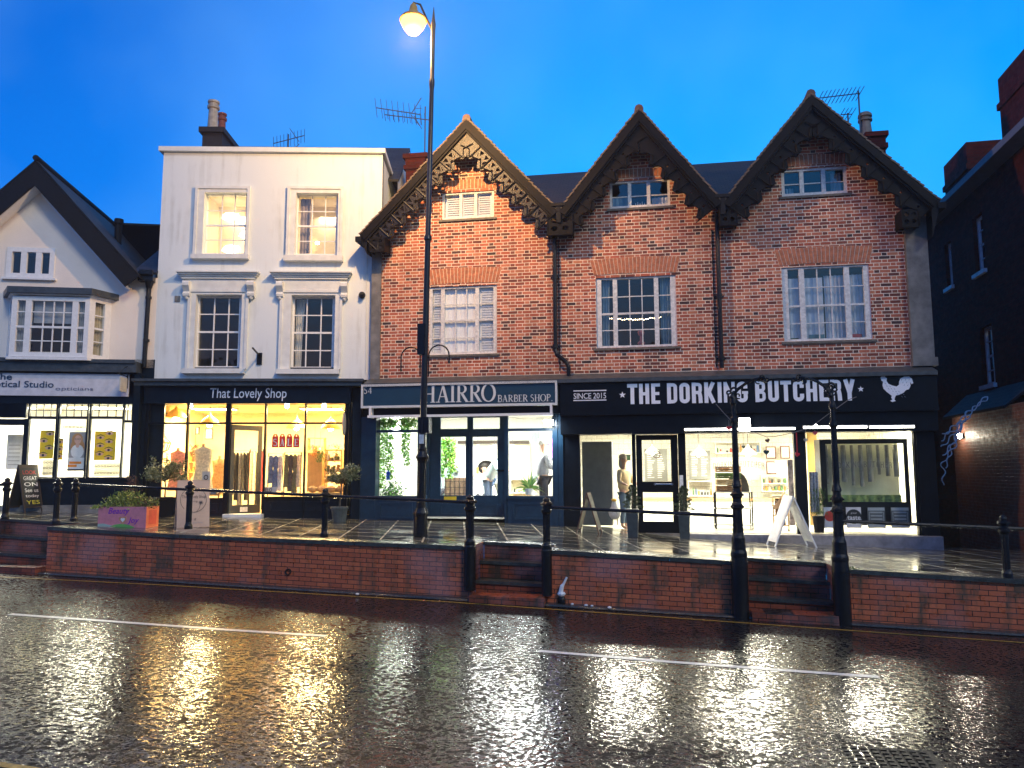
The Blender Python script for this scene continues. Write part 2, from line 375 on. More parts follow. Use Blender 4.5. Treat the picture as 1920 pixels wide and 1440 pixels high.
roof_slate = tiles('roof_slate', (.022, .023, .028), (.035, .038, .045), .6, .25, .15)
roof_tile = tiles('roof_tile', (.045, .034, .028), (.028, .025, .024), .65)
coping = mat('wet_coping', (.045, .05, .045), .22, var=.4, scale=10, bump=.8, bscale=45)
shop_glass = glass_mat('shop_glass', (.97, .98, .97), .55)
win_glass = glass_mat('window_glass', (.95, .97, .97), 2.0, wav=.12)
shop_white = mat('shop_wall_white', (.80, .80, .76), .6, var=.03)
shop_cream = mat('shop_wall_cream', (.82, .72, .50), .6, var=.05)
floor_wood = mat('shop_floor', (.35, .22, .12), .35, var=.15)
# ------------------------------------------------------------------ road
def road_mat():
    m = bpy.data.materials.new('wet_asphalt'); t = NT(m); o, x, y, z = t.obj()
    agg = t.n('TexVoronoi'); agg.inputs['Scale'].default_value = 26; t.lk(o, agg.inputs['Vector'])
    fine = t.noise(o, 90, 3, .6); mid = t.noise(o, 16, 2, .5); big_ = t.math('MULTIPLY', t.math('SUBTRACT', t.noise(o, 1.6, 3, .6), .5), .22); grain = t.rng(t.math('ADD', t.noise(t.comb(x, t.math('MULTIPLY', y, 1.15), z), 17, 3, .72), big_), .46, .525, 0, 1); patch = t.noise(o, .7, 4, .6)
    col = t.mix(t.rng(fine, .3, .7, 0, 1), (.003, .0028, .0028), (.013, .010, .009))
    col = t.mix(t.rng(patch, .4, .7, 0, .6), col, (.013, .009, .008))
    t.lk(col, t.b.inputs['Base Color'])
    t.lk(t.rng(grain, 0, 1, .45, .07), t.b.inputs['Roughness'])
    t.b.inputs['IOR'].default_value = 2.1; t.lk(t.math('MAXIMUM', grain, .03), t.b.inputs['Specular IOR Level'])
    t.b.inputs['Coat Weight'].default_value = .0
    h = t.math('ADD', t.math('MULTIPLY', agg.outputs['Distance'], -.10), t.math('MULTIPLY', mid, t.rng(t.noise(o, .35, 3, .5), .3, .7, .5, 1.1)))
    t.lk(t.bump(h, .75, .0105), t.b.inputs['Normal'])
    return m
asphalt = road_mat()
g = MB(FK)
us = [-70, -40, -25, -15, -10, -5, 0, 5, 10, 15, 25, 40, 70]; ys = [.02, -2, -5, -10, -18, -40]
for a, b in zip(us, us[1:]):
    for c, d in zip(ys, ys[1:]):
        g.quad((a, d, zroad(a)), (b, d, zroad(b)), (b, c, zroad(b)), (a, c, zroad(a)))
g.build('road', asphalt, None, FK, kind='structure', label='wet black asphalt road shining with shop light')
g = MB(FK)
g.add([(-120, -120, -3.0), (120, -120, -3.0), (120, 120, -3.0), (-120, 120, -3.0)], [(0, 1, 2, 3)])
g.build('ground', asphalt, None, FK, kind='structure')
line_white = mat('line_white', (.62, .62, .60), .35, var=.3, scale=60)
line_yellow = mat('line_yellow', (.42, .26, .035), .35, var=.45, scale=40)
def strip_on_road(name, pts, wd, m, label):
    g = MB(); ps = [on_road(*p) for p in pts]; pos = []
    for i, p in enumerate(ps):
        d = (ps[min(i + 1, len(ps) - 1)] - ps[max(i - 1, 0)]).normalized(); nrm = V((-d.y, d.x, 0)) * wd / 2; pos.append((p + nrm, p - nrm))
    for (a, b), (c, d) in zip(pos, pos[1:]):
        z = V((0, 0, .005)); g.quad(b + z, d + z, c + z, a + z)
    return g.build(name, m, None, FK, kind='structure', label=label)
strip_on_road('centre_line', [(18, 1152), (200, 1165), (420, 1181), (612, 1193)], .10, line_white, 'white centre line dash on the left half of the road')
strip_on_road('centre_line', [(1010, 1221), (1250, 1241), (1450, 1256), (1648, 1270)], .10, line_white, 'white centre line dash on the right half of the road')
strip_on_road('kerb_line', [(-200, 1072), (0, 1082), (300, 1097), (840, 1129), (1236, 1157), (1755, 1194), (2100, 1218)], .05, line_yellow, 'thin yellow line along the foot of the brick wall')
strip_on_road('kerb_line', [(-200, 1415), (0, 1434), (120, 1452)], .07, line_yellow, 'short yellow line in the bottom left corner')
# kerb channel at the wall foot
kerb_m = mat('kerb_channel', (.05, .05, .045), .2, var=.5, scale=20, bump=1, bscale=60)
g = MB(FK)
for a, b in zip(range(-30, 30, 2), range(-28, 32, 2)):
    g.add([(a, -.17, zroad(a) + .01), (b, -.17, zroad(b) + .01), (b, -.14, zroad(b) + .035), (a, -.14, zroad(a) + .035), (b, .03, zroad(b) + .045), (a, .03, zroad(a) + .045)], [(0, 1, 2, 3), (3, 2, 4, 5)])
g.build('kerb', kerb_m, None, FK, kind='structure', label='low wet kerb strip under the brick wall')
# ------------------------------------------------------------------ pavement with notches for the steps
def ku(x, y=1060): return FK.px(x, y)[0]
STEPS = [(ku(-95, 1030), ku(88, 1030)), (ku(884), ku(1026)), (ku(1404, 1100), ku(1568, 1100))]
def front_y(u):
    for k, (a, b) in enumerate(STEPS):
        if a - 1e-4 <= u <= b + 1e-4: return .78
    return .0
def pave_mat():
    m = bpy.data.materials.new('wet_flagstones'); t = NT(m); o, x, y, z = t.obj()
    rot = t.comb(t.math('ADD', x, t.math('MULTIPLY', y, .28)), y, 0)
    b = t.n('TexBrick'); t.lk(t.comb(t.math('ADD', y, .1), t.math('ADD', x, t.math('MULTIPLY', y, .30)), 0), b.inputs['Vector'])
    b.inputs['Scale'].default_value = 1; b.inputs['Brick Width'].default_value = .62; b.inputs['Row Height'].default_value = .78; b.inputs['Mortar Size'].default_value = .018; b.inputs['Mortar Smooth'].default_value = .1; b.offset = .37
    b.inputs['Color1'].default_value = (.085, .078, .06, 1); b.inputs['Color2'].default_value = (.055, .052, .045, 1); b.inputs['Mortar'].default_value = (.7, .66, .5, 1)
    n1 = t.noise(o, 3, 5, .65)
    col = t.mix(t.rng(n1, .35, .7, 0, .6), b.outputs[0], (.045, .045, .028))
    t.lk(col, t.b.inputs['Base Color'])
    pud = t.rng(t.noise(o, 1.7, 4, .6), .42, .6, 0, 1)
    t.lk(t.math('ADD', t.math('MULTIPLY', pud, .14), .05), t.b.inputs['Roughness']); t.b.inputs['Specular IOR Level'].default_value = .8
    h = t.math('ADD', t.math('MULTIPLY', t.noise(o, 35, 4, .6), t.math('ADD', pud, .12)), t.math('MULTIPLY', b.outputs[1], -.8))
    t.lk(t.bump(h, .45, .008), t.b.inputs['Normal'])
    return m
flags = pave_mat()
cuts = sorted(set([-45, -30, -20, -16, 16, 20, 30, 45] + [x for s_ in STEPS for x in s_] + [i * .8 - 14 for i in range(37)]))
g = MB(FK)
for a, b in zip(cuts, cuts[1:]):
    y0 = front_y((a + b) / 2)
    for k in range(5):
        def yy(u, k): return y0 + (lin(FACY, u) + .6 - y0) * k / 5
        q = [(a, yy(a, k)), (b, yy(b, k)), (b, yy(b, k + 1)), (a, yy(a, k + 1))]
        g.add([(p[0], p[1], zpave(*p)) for p in q], [(0, 1, 2, 3)])
g.build('pavement', flags, None, FK, kind='structure', label='raised wet flagstone pavement in front of the shops')
p = on_road(1672, 1428); fm_ = Frame(p.x, p.y, -12.63, z=p.z + .006); g = MB(fm_)
g.add([(-.36, -.3, -.003), (.36, -.3, -.003), (.36, .3, -.003), (-.36, .3, -.003)], [(0, 1, 2, 3)]); mh = thing('drain_cover', 'wet square iron drain cover in the road near the bottom right', 'drain cover', fm_); g.build('frame_plate', mat('cover_iron', (.008, .008, .008), .45, bump=.6, spec=.3), mh); g = MB(fm_)
for i in range(9):
    for j in range(7): g.box(-.32 + i * .072, -.275 + i * .072, -.27 + j * .08, -.225 + j * .08, .0005, .008)
g.build('tread_studs', mat('cover_iron', (.02, .02, .02)), mh)
# ------------------------------------------------------------------ retaining walls and steps
def wall_seg(u0, u1, label):
    t = thing('retaining_wall', label, 'brick wall', FK.off(u0, 0, 0), 'roadside brick walls between the steps')
    g = MB(FK); n = max(1, int((u1 - u0) / .8)); xs = [u0 + (u1 - u0) * i / n for i in range(n + 1)]
    for a, b in zip(xs, xs[1:]):
        za, zb = ztop(a) - .06, ztop(b) - .06
        g.add([(a, 0, zroad(a) - .1), (b, 0, zroad(b) - .1), (b, 0, zb), (a, 0, za), (a, .34, za), (b, .34, zb), (a, .34, zroad(a) - .1), (b, .34, zroad(b) - .1)],
              [(0, 1, 2, 3)] + ([(6, 0, 3, 4)] if a == u0 else []) + ([(1, 7, 5, 2)] if b == u1 else []))
    g.build('wall_body', wall_brick, t)
    g = MB(FK); r_ = random.Random(int(u0 * 10))
    x = u0
    while x < u1 - .05:
        b = min(u1, x + r_.uniform(.75, 1.05)); 
        if u1 - b < .3: b = u1
        za, zb = ztop(x) + .004, ztop(b) + .004; y_ = -.035 + r_.uniform(-.006, .006); c = .004
        g.add([(x + c, y_, za - .065), (b - c, y_, zb - .065), (b - c, y_, zb), (x + c, y_, za), (x + c, .33, za - .065), (b - c, .33, zb - .065), (b - c, .33, zb), (x + c, .33, za)],
              [(0, 1, 2, 3), (3, 2, 6, 7), (0, 4, 5, 1), (0, 3, 7, 4), (1, 5, 6, 2)])
        x = b
    g.build('coping', coping, t)
    return t
wall_seg(-30, STEPS[0][0], 'short brick wall at the far left edge, left of the left steps')
wallA = wall_seg(STEPS[0][1], STEPS[1][0], 'longest brick retaining wall, with a round drain hole, from the left steps to the middle steps')
wall_seg(STEPS[1][1], STEPS[2][0], 'brick retaining wall between the middle steps and the right steps')
wall_seg(STEPS[2][1] + .001, 30, 'brick retaining wall right of the right steps, ending in orange brick')
g = MB(FK); u, z = FK.px(541, 1072)
g.F = FK; 
for k in range(1):
    g.lathe([(.045, 0), (.045, .001)], (0, 0, 0), 14)
g = MB(FK); n = 16
ring = [(u + .055 * cos(2 * pi * i / n), -.03, z + .055 * sin(2 * pi * i / n)) for i in range(n)]; ri = [(u + .04 * cos(2 * pi * i / n), -.03, z + .04 * sin(2 * pi * i / n)) for i in range(n)]
bk = [(a, .1, c) for a, _, c in ri]; ob = [(a, .01, c) for a, _, c in ring]
g.add(ring + ri + bk + ob, [(i, (i + 1) % n, n + (i + 1) % n, n + i) for i in range(n)] + [(n + i, n + (i + 1) % n, 2 * n + (i + 1) % n, 2 * n + i) for i in range(n)] + [(3 * n + i, 3 * n + (i + 1) % n, (i + 1) % n, i) for i in range(n)] + [tuple(range(2 * n, 3 * n))])
g.build('drain_outlet', mat('drain_clay', (.02, .018, .015), .4), wallA, FK)
def steps(u0, u1, label, n=3):
    t = thing('brick_steps', label, 'steps', FK.off(u0, 0, 0), 'flights of brick steps up to the pavement')
    zt = lambda u: zpave(u, .78); g = MB(FK); gn = MB(FK)
    e = .01
    for i in range(n):       # i = 0 top
        yf = .78 - i * .27
        for (a, b) in ((u0 + e, u1 - e),):
            fa = lambda u: zt(u) - (zt(u) - zroad(u)) * i / n; fb = lambda u: zt(u) - (zt(u) - zroad(u)) * (i + 1) / n
            top = .05
            g.add([(a, yf, fb(a) - .02), (b, yf, fb(b) - .02), (b, yf, fa(b) - top), (a, yf, fa(a) - top)], [(0, 1, 2, 3)])
            y_ = yf - .03; yb = yf + .3
            gn.add([(a, y_, fa(a) - top), (b, y_, fa(b) - top), (b, y_, fa(b) + .002), (a, y_, fa(a) + .002), (a, yb, fa(a) - top), (b, yb, fa(b) - top), (b, yb, fa(b) + .002), (a, yb, fa(a) + .002)],
                  [(0, 1, 2, 3), (3, 2, 6, 7), (0, 4, 5, 1), (0, 3, 7, 4), (1, 5, 6, 2)])
    g.build('riser', wall_brick2, t); gn.build('tread', coping, t)
    g = MB(FK)
    for u_, s_ in ((u0, 1), (u1, -1)):
        g.add([(u_, 0, zroad(u_)), (u_, .8, zroad(u_)), (u_, .8, zpave(u_, .8) + .002), (u_, 0, ztop(u_) + .002)], [(0, 1, 2, 3)])
    g.box(u0 + .02, u1 - .02, -.22, .2, zroad(u0) - .1, zroad(u0) + .13 + kslope * (u1 - u0))
    g.build('bottom_step', wall_brick2, t)
    return t
steps(*STEPS[0], 'flight of orange brick steps at the left edge of the picture')
steps(*STEPS[1], 'middle flight of mossy brick steps between two fluted bollards')
steps(*STEPS[2], 'dark flight of brick steps under the iron arch')
# ------------------------------------------------------------------ windows
def window(root, F, R, depth=.0, cas=.06, vb=(), hb=(), frame=None, glass=None, back=None, sill=None, curtain=None, name='window', proud=0, thick=.09, bw=.022, bd=.03, cas_lr=None, lit=None, backd=1.2, label=None, cas_t=None, cas_b=None):
    """R (x0,y0,x1,y1) photo rect of the casing's outside; depth = recess behind F's plane"""
    frame = frame or white_paint; glass = glass or win_glass
    u0, z0, u1, z1 = F.r(*R, off=-depth); ym, xm = (R[1] + R[3]) / 2, (R[0] + R[2]) / 2
    cl = cas_lr or cas; ct = cas_t or cas; cb = cas_b or cas; y = depth
    g = MB(F)
    g.slab(rect(u0, z0, u1, z1), [rect(u0 + cl, z0 + cb, u1 - cl, z1 - ct)[::-1]], y - proud, y + thick)
    o = g.build(name, frame, root, label=None)
    if label: o['label'] = label
    g = MB(F); k = 0
    iv = []
    for v in vb:
        x, wd = (v, bw) if not isinstance(v, tuple) else v
        uu = F.px(x, ym, -depth)[0]; thickbar = wd > .04
        g.box(uu - wd / 2, uu + wd / 2, y + (.0 - proud + .004 if thickbar else .02), y + .02 + bd + (.02 if thickbar else 0), z0 + cb, z1 - ct)
    for h in hb:
        yy, wd = (h, bw) if not isinstance(h, tuple) else h
        zz = F.px(xm, yy, -depth)[1]; q = .003 if wd <= bw else -.006
        g.box(u0 + cl, u1 - cl, y + .02 + q, y + .02 + bd - q, zz - wd / 2, zz + wd / 2)
    if g.v: g.build('glazing_bars', frame, o)
    g = MB(F); yg = y + .045
    g.quad((u0 + cl, yg, z0 + cb), (u1 - cl, yg, z0 + cb), (u1 - cl, yg, z1 - ct), (u0 + cl, yg, z1 - ct)); g.build('pane', glass, o)
    if sill:
        sm, pr, hh, ex = sill; g = MB(F); g.box(u0 - ex, u1 + ex, y - proud - pr, y + .02, z0 - hh, z0 - .001); g.build('sill', sm, o)
    if back:
        g = MB(F); yb = y + thick + .01; d = yb + backd; a, b, c, e = u0 - .1, u1 + .1, z0 - .1, z1 + .1
        g.quad((a, d, c), (b, d, c), (b, d, e), (a, d, e)); g.quad((a, yb, c), (a, d, c), (a, d, e), (a, yb, e)); g.quad((b, d, c), (b, yb, c), (b, yb, e), (b, d, e))
        g.quad((a, yb, e), (a, d, e), (b, d, e), (b, yb, e)); g.quad((a, yb, c), (b, yb, c), (b, d, c), (a, d, c)); g.build('room', back, o)
    return o, (u0, z0, u1, z1, y)
def curtain(parent, F, u0, u1, z0, z1, y, m, waves=7, amp=.025, name='curtain', taper=0):
    g = MB(F); n = waves * 6; pts = []
    for j in range(5):
        f = j / 4; z = z1 + (z0 - z1) * f; k = 1 - taper * sin(pi * f * .5)
        for i in range(n + 1): pts.append((u0 + (u1 - u0) * i / n * k, y + amp * sin(2 * pi * waves * i / n) * (.6 + .4 * f), z))
    g.add(pts, [(j * (n + 1) + i, j * (n + 1) + i + 1, (j + 1) * (n + 1) + i + 1, (j + 1) * (n + 1) + i) for j in range(4) for i in range(n)])
    return g.build(name, m, parent, smooth=True)
curt_white = mat('curtain_white', (.62, .62, .60), .9, var=.08); curt_grey = mat('curtain_grey', (.33, .35, .38), .9, var=.12); curt_blue = mat('curtain_blue', (.16, .26, .34), .9, var=.12)
room_dark = mat('dark_room', (.035, .035, .035), .9); room_lit = mat('lit_room', (.78, .66, .46), .8, var=.06, scale=2)
def area(name, F, u, y, z, sx, sy, power, color, parent=None, down=True, rx=None):
    l = bpy.data.lights.new(name, 'AREA'); l.shape = 'RECTANGLE'; l.size = sx; l.size_y = sy; l.energy = power; l.color = color
    o = bpy.data.objects.new(name, l); COL.objects.link(o)
    mw = F.m @ Matrix.Translation((u, y, z)) @ (Matrix.Rotation(rx, 4, 'X') if rx else Matrix.Identity(4))
    if parent is not None: o.parent = parent; o.matrix_parent_inverse = WM[parent.name].inverted()
    o.matrix_world = mw
    return o
def point(name, F, u, y, z, r, power, color, parent=None):
    l = bpy.data.lights.new(name, 'POINT'); l.shadow_soft_size = r; l.energy = power; l.color = color
    o = bpy.data.objects.new(name, l); COL.objects.link(o); mw = F.m @ Matrix.Translation((u, y, z))
    if parent is not None: o.parent = parent; o.matrix_parent_inverse = WM[parent.name].inverted()
    o.matrix_world = mw; return o
# ------------------------------------------------------------------ writing
def txt(s, F, R, off, m, name, parent, slant=0, thick=.006, bold=0.0, spacing=1.0, uz=None):
    u0, z0, u1, z1 = uz or F.r(*R, off=off)
    c = bpy.data.curves.new('t', 'FONT'); c.body = s; c.resolution_u = 3; c.offset = bold; c.space_character = spacing
    o = bpy.data.objects.new('t', c); COL.objects.link(o); dg = bpy.context.evaluated_depsgraph_get(); me = bpy.data.meshes.new_from_object(o.evaluated_get(dg))
    vs = [V(v_.co) for v_ in me.vertices]; fs = [tuple(p.vertices) for p in me.polygons]; bpy.data.objects.remove(o); bpy.data.curves.remove(c); bpy.data.meshes.remove(me)
    xa, xb = min(v_.x for v_ in vs), max(v_.x for v_ in vs); ya, yb = min(v_.y for v_ in vs), max(v_.y for v_ in vs)
    g = MB(F); k = (u1 - u0) / (xb - xa); kz = (z1 - z0) / (yb - ya)
    g.add([(u0 + (v_.x - xa) * k + slant * (v_.y - ya) * kz, -off - thick, z0 + (v_.y - ya) * kz) for v_ in vs], fs)
    return g.build(name, m, parent) if parent is not None else g
def strokes(g, segs, x, z, h, wk, y, i0=0):
    """segs: list of (points, widths) in em; butt strips"""
    for i, sg in enumerate(segs):
        pts, wd = sg[0], sg[1]; closed = len(sg) > 2; n = len(pts)
        wd = wd if isinstance(wd, (list, tuple)) else [wd] * n
        P = [(x + p[0] * h * wk, z + p[1] * h) for p in pts]; L_, R_ = [], []
        for j in range(n):
            a = P[(j - 1) % n] if (closed or j) else P[j]; b = P[(j + 1) % n] if (closed or j < n - 1) else P[j]
            d = V((b[0] - a[0], b[1] - a[1])); d.normalize(); nn = (-d.y, d.x); q = wd[j] * h / 2
            L_.append((P[j][0] + nn[0] * q, P[j][1] + nn[1] * q)); R_.append((P[j][0] - nn[0] * q, P[j][1] - nn[1] * q))
        yy = y - .0007 * ((i + i0) % 7)
        for j in range(n if closed else n - 1):
            k = (j + 1) % n
            g.add([(R_[j][0], yy, R_[j][1]), (R_[k][0], yy, R_[k][1]), (L_[k][0], yy, L_[k][1]), (L_[j][0], yy, L_[j][1])], [(0, 1, 2, 3)])
def arc(cx, cz, rx, rz, a0, a1, n=8): return [(cx + rx * cos(RD(a0 + (a1 - a0) * i / n)), cz + rz * sin(RD(a0 + (a1 - a0) * i / n))) for i in range(n + 1)]
s_ = .185; W_ = .43; r_ = W_ / 2 - s_ / 2
def bowl(zt, zb, w=W_): return [(s_ * .9, zt - s_ / 2)] + arc(w - s_ / 2 - .1, zt - s_ / 2 - .1, .1, .1, 90, 0, 5) + arc(w - s_ / 2 - .1, zb + s_ / 2 + .1, .1, .1, 0, -90, 5) + [(s_ * .9, zb + s_ / 2)]
def oval(a0=0, a1=360, w=W_): return None
_top = arc(W_ / 2, 1 - s_ / 2 - r_, r_, r_, 0, 180, 8); _bot = arc(W_ / 2, s_ / 2 + r_, r_, r_, 180, 360, 8)
BEBAS = {
 'T': (.40, [([(0, 1 - s_ / 2), (.40, 1 - s_ / 2)], s_), ([(.20, 0), (.20, 1)], s_)]),
 'H': (W_, [([(s_ / 2, 0), (s_ / 2, 1)], s_), ([(W_ - s_ / 2, 0), (W_ - s_ / 2, 1)], s_), ([(s_ / 2, .5), (W_ - s_ / 2, .5)], .16)]),
 'E': (.36, [([(s_ / 2, 0), (s_ / 2, 1)], s_), ([(s_ / 2, .92), (.36, .92)], .16), ([(s_ / 2, .5), (.33, .5)], .15), ([(s_ / 2, .08), (.36, .08)], .16)]),
 'D': (W_, [([(s_ / 2, 0), (s_ / 2, 1)], s_), (bowl(1, 0), s_ * .9)]),
 'O': (W_, [(_top + _bot, s_, 1)]),
 'R': (W_, [([(s_ / 2, 0), (s_ / 2, 1)], s_), (bowl(1, .42), s_ * .85), ([(W_ - s_ / 2 - .03, .5), (W_ - s_ / 2, .3), (W_ - s_ / 2 + .01, 0)], s_)]),
 'K': (.46, [([(s_ / 2, 0), (s_ / 2, 1)], s_), ([(s_ * .7, .36), (.36, 1)], s_), ([(.20, .5), (.37, 0)], s_)]),
 'I': (s_, [([(s_ / 2, 0), (s_ / 2, 1)], s_)]),
 'N': (.45, [([(s_ * .42, 0), (s_ * .42, 1)], s_ * .84), ([(.45 - s_ * .42, 0), (.45 - s_ * .42, 1)], s_ * .84), ([(s_ * .4, .98), (.45 - s_ * .4, .02)], s_ * .8)]),
 'G': (W_, [([(W_ - s_ / 2, .66)] + _top + _bot + [(W_ - s_ / 2, .53)], s_), ([(W_ / 2 - .01, .47), (W_, .47)], .13)]),
 'C': (W_, [([(W_ - s_ / 2, .64)] + _top + _bot + [(W_ - s_ / 2, .36)], s_)]),
 'B': (W_, [([(s_ / 2, 0), (s_ / 2, 1)], s_), (bowl(1, .46, W_ - .01), s_ * .8), (bowl(.56, 0), s_ * .8)]),
 'U': (W_, [([(s_ / 2, 1)] + _bot + [(W_ - s_ / 2, 1)], s_)]),
 'Y': (.44, [([(.22, 0), (.22, .42)], s_), ([(.22, .36), (s_ * .45, 1)], s_), ([(.22, .36), (.44 - s_ * .45, 1)], s_)]),
 ' ': (.16, [])}
def vw(pts, thick, thin):      # thick where the path runs vertically
    o = []
    for j in range(len(pts)):
        a, b = pts[j - 1], pts[(j + 1) % len(pts)]; d = V((b[0] - a[0], b[1] - a[1])); d.normalize(); o.append(thin + (thick - thin) * abs(d.y) ** 1.5)
    return o
def sf(x, w=.24, z=0): return ([(x - w / 2, z), (x + w / 2, z)], .045)
def cbowl(x0, x1, zt, zb): 
    return [(x0, zt)] + arc(x1 - (x1 - x0) * .55, (zt + zb) / 2, (x1 - x0) * .55, (zt - zb) / 2, 90, -90, 14) + [(x0, zb)]
T_ = .15
_b1 = cbowl(.16, .58, .975, .52); _o = arc(.40, .5, .36, .49, 0, 345, 23); _s = arc(.24, .74, .17, .23, 40, 220, 10)[:-1] + arc(.26, .27, .19, .25, 60, -150, 12)
SERIF = {
 'H': (.86, [([(.2, 0), (.2, 1)], T_), ([(.68, 0), (.68, 1)], T_), ([(.2, .5), (.68, .5)], .05), sf(.2, .3, .02), sf(.2, .3, .98), sf(.68, .3, .02), sf(.68, .3, .98)]),
 'A': (.80, [([(.13, 0), (.41, 1)], .06), ([(.39, 1), (.67, 0)], T_), ([(.2, .33), (.6, .33)], .05), sf(.12, .24, .02), sf(.68, .28, .02)]),
 'I': (.36, [([(.18, 0), (.18, 1)], T_), sf(.18, .3, .02), sf(.18, .3, .98)]),
 'R': (.76, [([(.18, 0), (.18, 1)], T_), sf(.18, .3, .02), ([(.03, .98), (.3, .98)], .045), (_b1, vw([(0, .9)] + _b1[1:-1] + [(.1, .5)], .14, .05)), ([(.36, .5), (.66, .02)], T_), ([(.6, .02), (.78, .02)], .045)]),
 'O': (.80, [(_o, vw(_o, T_, .05), 1)]),
 'B': (.66, [([(.17, 0), (.17, 1)], T_), ([(.03, .02), (.3, .02)], .045), ([(.03, .98), (.3, .98)], .045), (_b1, .1), (cbowl(.16, .62, .52, .025), .1)]),
 'E': (.60, [([(.17, 0), (.17, 1)], T_), ([(.03, .97), (.54, .97)], .06), ([(.17, .5), (.45, .5)], .05), ([(.03, .03), (.56, .03)], .06), ([(.53, 1), (.53, .78)], .05), ([(.55, 0), (.55, .22)], .05)]),
 'S': (.50, [(_s, .1)]),
 'P': (.64, [([(.18, 0), (.18, 1)], T_), sf(.18, .3, .02), ([(.03, .98), (.3, .98)], .045), (_b1, .1)]),
 '.': (.22, [([(.08, .07), (.2, .07)], .12)]),
 '5': (.52, [([(.14, .97), (.44, .97)], .08), ([(.14, .98), (.12, .56)], .06), (arc(.24, .31, .19, .28, 120, -150, 12), .09)]),
 '4': (.56, [([(.38, 0), (.38, 1)], .12), ([(.04, .28), (.52, .28)], .06), ([(.05, .28), (.36, .98)], .055)]),
 ' ': (.3, [])}
def word(font, s, F, R, off, m, name, parent, gap=.05):
    u0, z0, u1, z1 = F.r(*R, off=off); h = z1 - z0
    tot = sum(font[c][0] for c in s) + gap * (len(s) - 1); k = (u1 - u0) / (tot * h); g = MB(F); x = u0
    for i, c in enumerate(s):
        strokes(g, font[c][1], x, z0, h, k, -off - .012, i); x += (font[c][0] + gap) * h * k
    return g.build(name, m, parent)
def star(g, u, z, r, y):
    p = [(u + (r if i % 2 == 0 else r * .42) * sin(i * pi / 5), y, z + (r if i % 2 == 0 else r * .42) * cos(i * pi / 5)) for i in range(10)]
    g.add([(u, y, z)] + p, [(0, 1 + (i + 1) % 10, 1 + i) for i in range(10)])
def roofquad(g, a, b, c, d, th=.06):       # a,b lower edge, c,d upper edge (d above a)
    a, b, c, d = V(a), V(b), V(c), V(d); L1 = (b - a).length; H = (d - a).length; L2 = (c - d).length
    g.quad(a, b, c, d, uv=[(0, 0), (L1, 0), (L1 * .5 + L2 * .5, H), (L1 * .5 - L2 * .5, H)])
    k = V((0, 0, -th)); g.quad(a + k, d + k, c + k, b + k, uv=[(0, 0)] * 4)
    for p, q in ((a, b), (b, c), (c, d), (d, a)): g.quad(p, p + k, q + k, q, uv=[(0, 0)] * 4)
def room(root, F, u0, u1, z0, z1, y0, y1, wm, fm=None, name='shop_interior', sidez=None):
    g = MB(F); g.quad((u0, y1, z0), (u1, y1, z0), (u1, y1, z1), (u0, y1, z1)); g.quad((u0, y0, z0), (u0, y1, z0), (u0, y1, z1), (u0, y0, z1))
    g.quad((u1, y1, z0), (u1, y0, z0), (u1, y0, z1), (u1, y1, z1)); g.quad((u0, y0, z1), (u0, y1, z1), (u1, y1, z1), (u1, y0, z1)); g.m = 1
    g.quad((u0, y0, z0), (u1, y0, z0), (u1, y1, z0), (u0, y1, z0)); return g.build(name, [wm, fm or floor_wood], root)
# ================================================================== OPTICIANS
opt = thing('opticians_building', 'cream gabled building with black bargeboards and a white bay window, at the left edge', 'building', FL.off(-3, 0, 1.0))
F = FL
uR = F.px(292, 600)[0]; ua, za = F.px(70, 322); ur, zr = F.px(256, 520); ul = 2 * ua - ur - 1.2; zb = F.px(150, 688)[1]
g = MB(F)
wr = F.r(12, 464, 102, 521); br = F.r(30, 560, 195, 660)
g.slab([(ul, zb), (uR, zb), (uR, zr), (ur, zr), (ua, za), (2 * ua - ur, zr), (ul, zr)], [rect(wr[0] + .02, wr[1] + .02, wr[2] - .02, wr[3] - .02), rect(*br)], 0, .25)
g.build('wall', cream_render, opt)
window(opt, F, (12, 464, 102, 521), depth=-.02, cas=.11, vb=[(44, .13), (72, .13)], thick=.1, back=room_dark, sill=(white_paint, .06, .05, .06))
# bay
o_ = .5; q0 = F.px(20, 610, o_)[0]; q1 = F.px(166, 612, o_)[0]; q2 = F.px(207, 612)[0]; bz0 = F.px(95, 670, o_)[1]; bz1 = F.px(95, 554, o_)[1]
qm = q0 - (q2 - q1)
Ffb = F.off(0, -o_, 0)
b_, bb = window(opt, F, (21, 556, 166, 669), depth=-o_, cas=.10, vb=[(54.5, .16), (147, .16)] + [78, 97, 116.5] and [(51, .13), (139, .13), 79, 98, 117], hb=[585, (613, .05), 639], thick=.08, name='bay_window')
pA = F.w(q1, -o_, 0); pB = F.w(q2, 0, 0); Fc = Frame(pA.x, pA.y, to=(pB.x, pB.y)); wd = (pB - pA).length
pC = F.w(qm, 0, 0); pD = F.w(q0, -o_, 0); Fd = Frame(pC.x, pC.y, to=(pD.x, pD.y))
for Fx, nm in ((Fc, 'bay_side'), (Fd, 'bay_side')):
    g = MB(Fx); a, b = .10, wd - .12; g.slab(rect(0, bz0, wd, bz1), [rect(a + .05, bz0 + .1, b - .05, bz1 - .1)], 0, .07)
    for k in (1, 2, 3): zz = bz0 + .1 + (bz1 - bz0 - .2) * k / 4; g.box(a, b, .02, .05, zz - (.022 if k == 2 else .012), zz + (.022 if k == 2 else .012))
    sd = g.build(nm, white_paint, opt); g = MB(Fx); g.quad((a, .04, bz0), (b, .04, bz0), (b, .04, bz1), (a, .04, bz1)); g.build('pane', win_glass, sd)
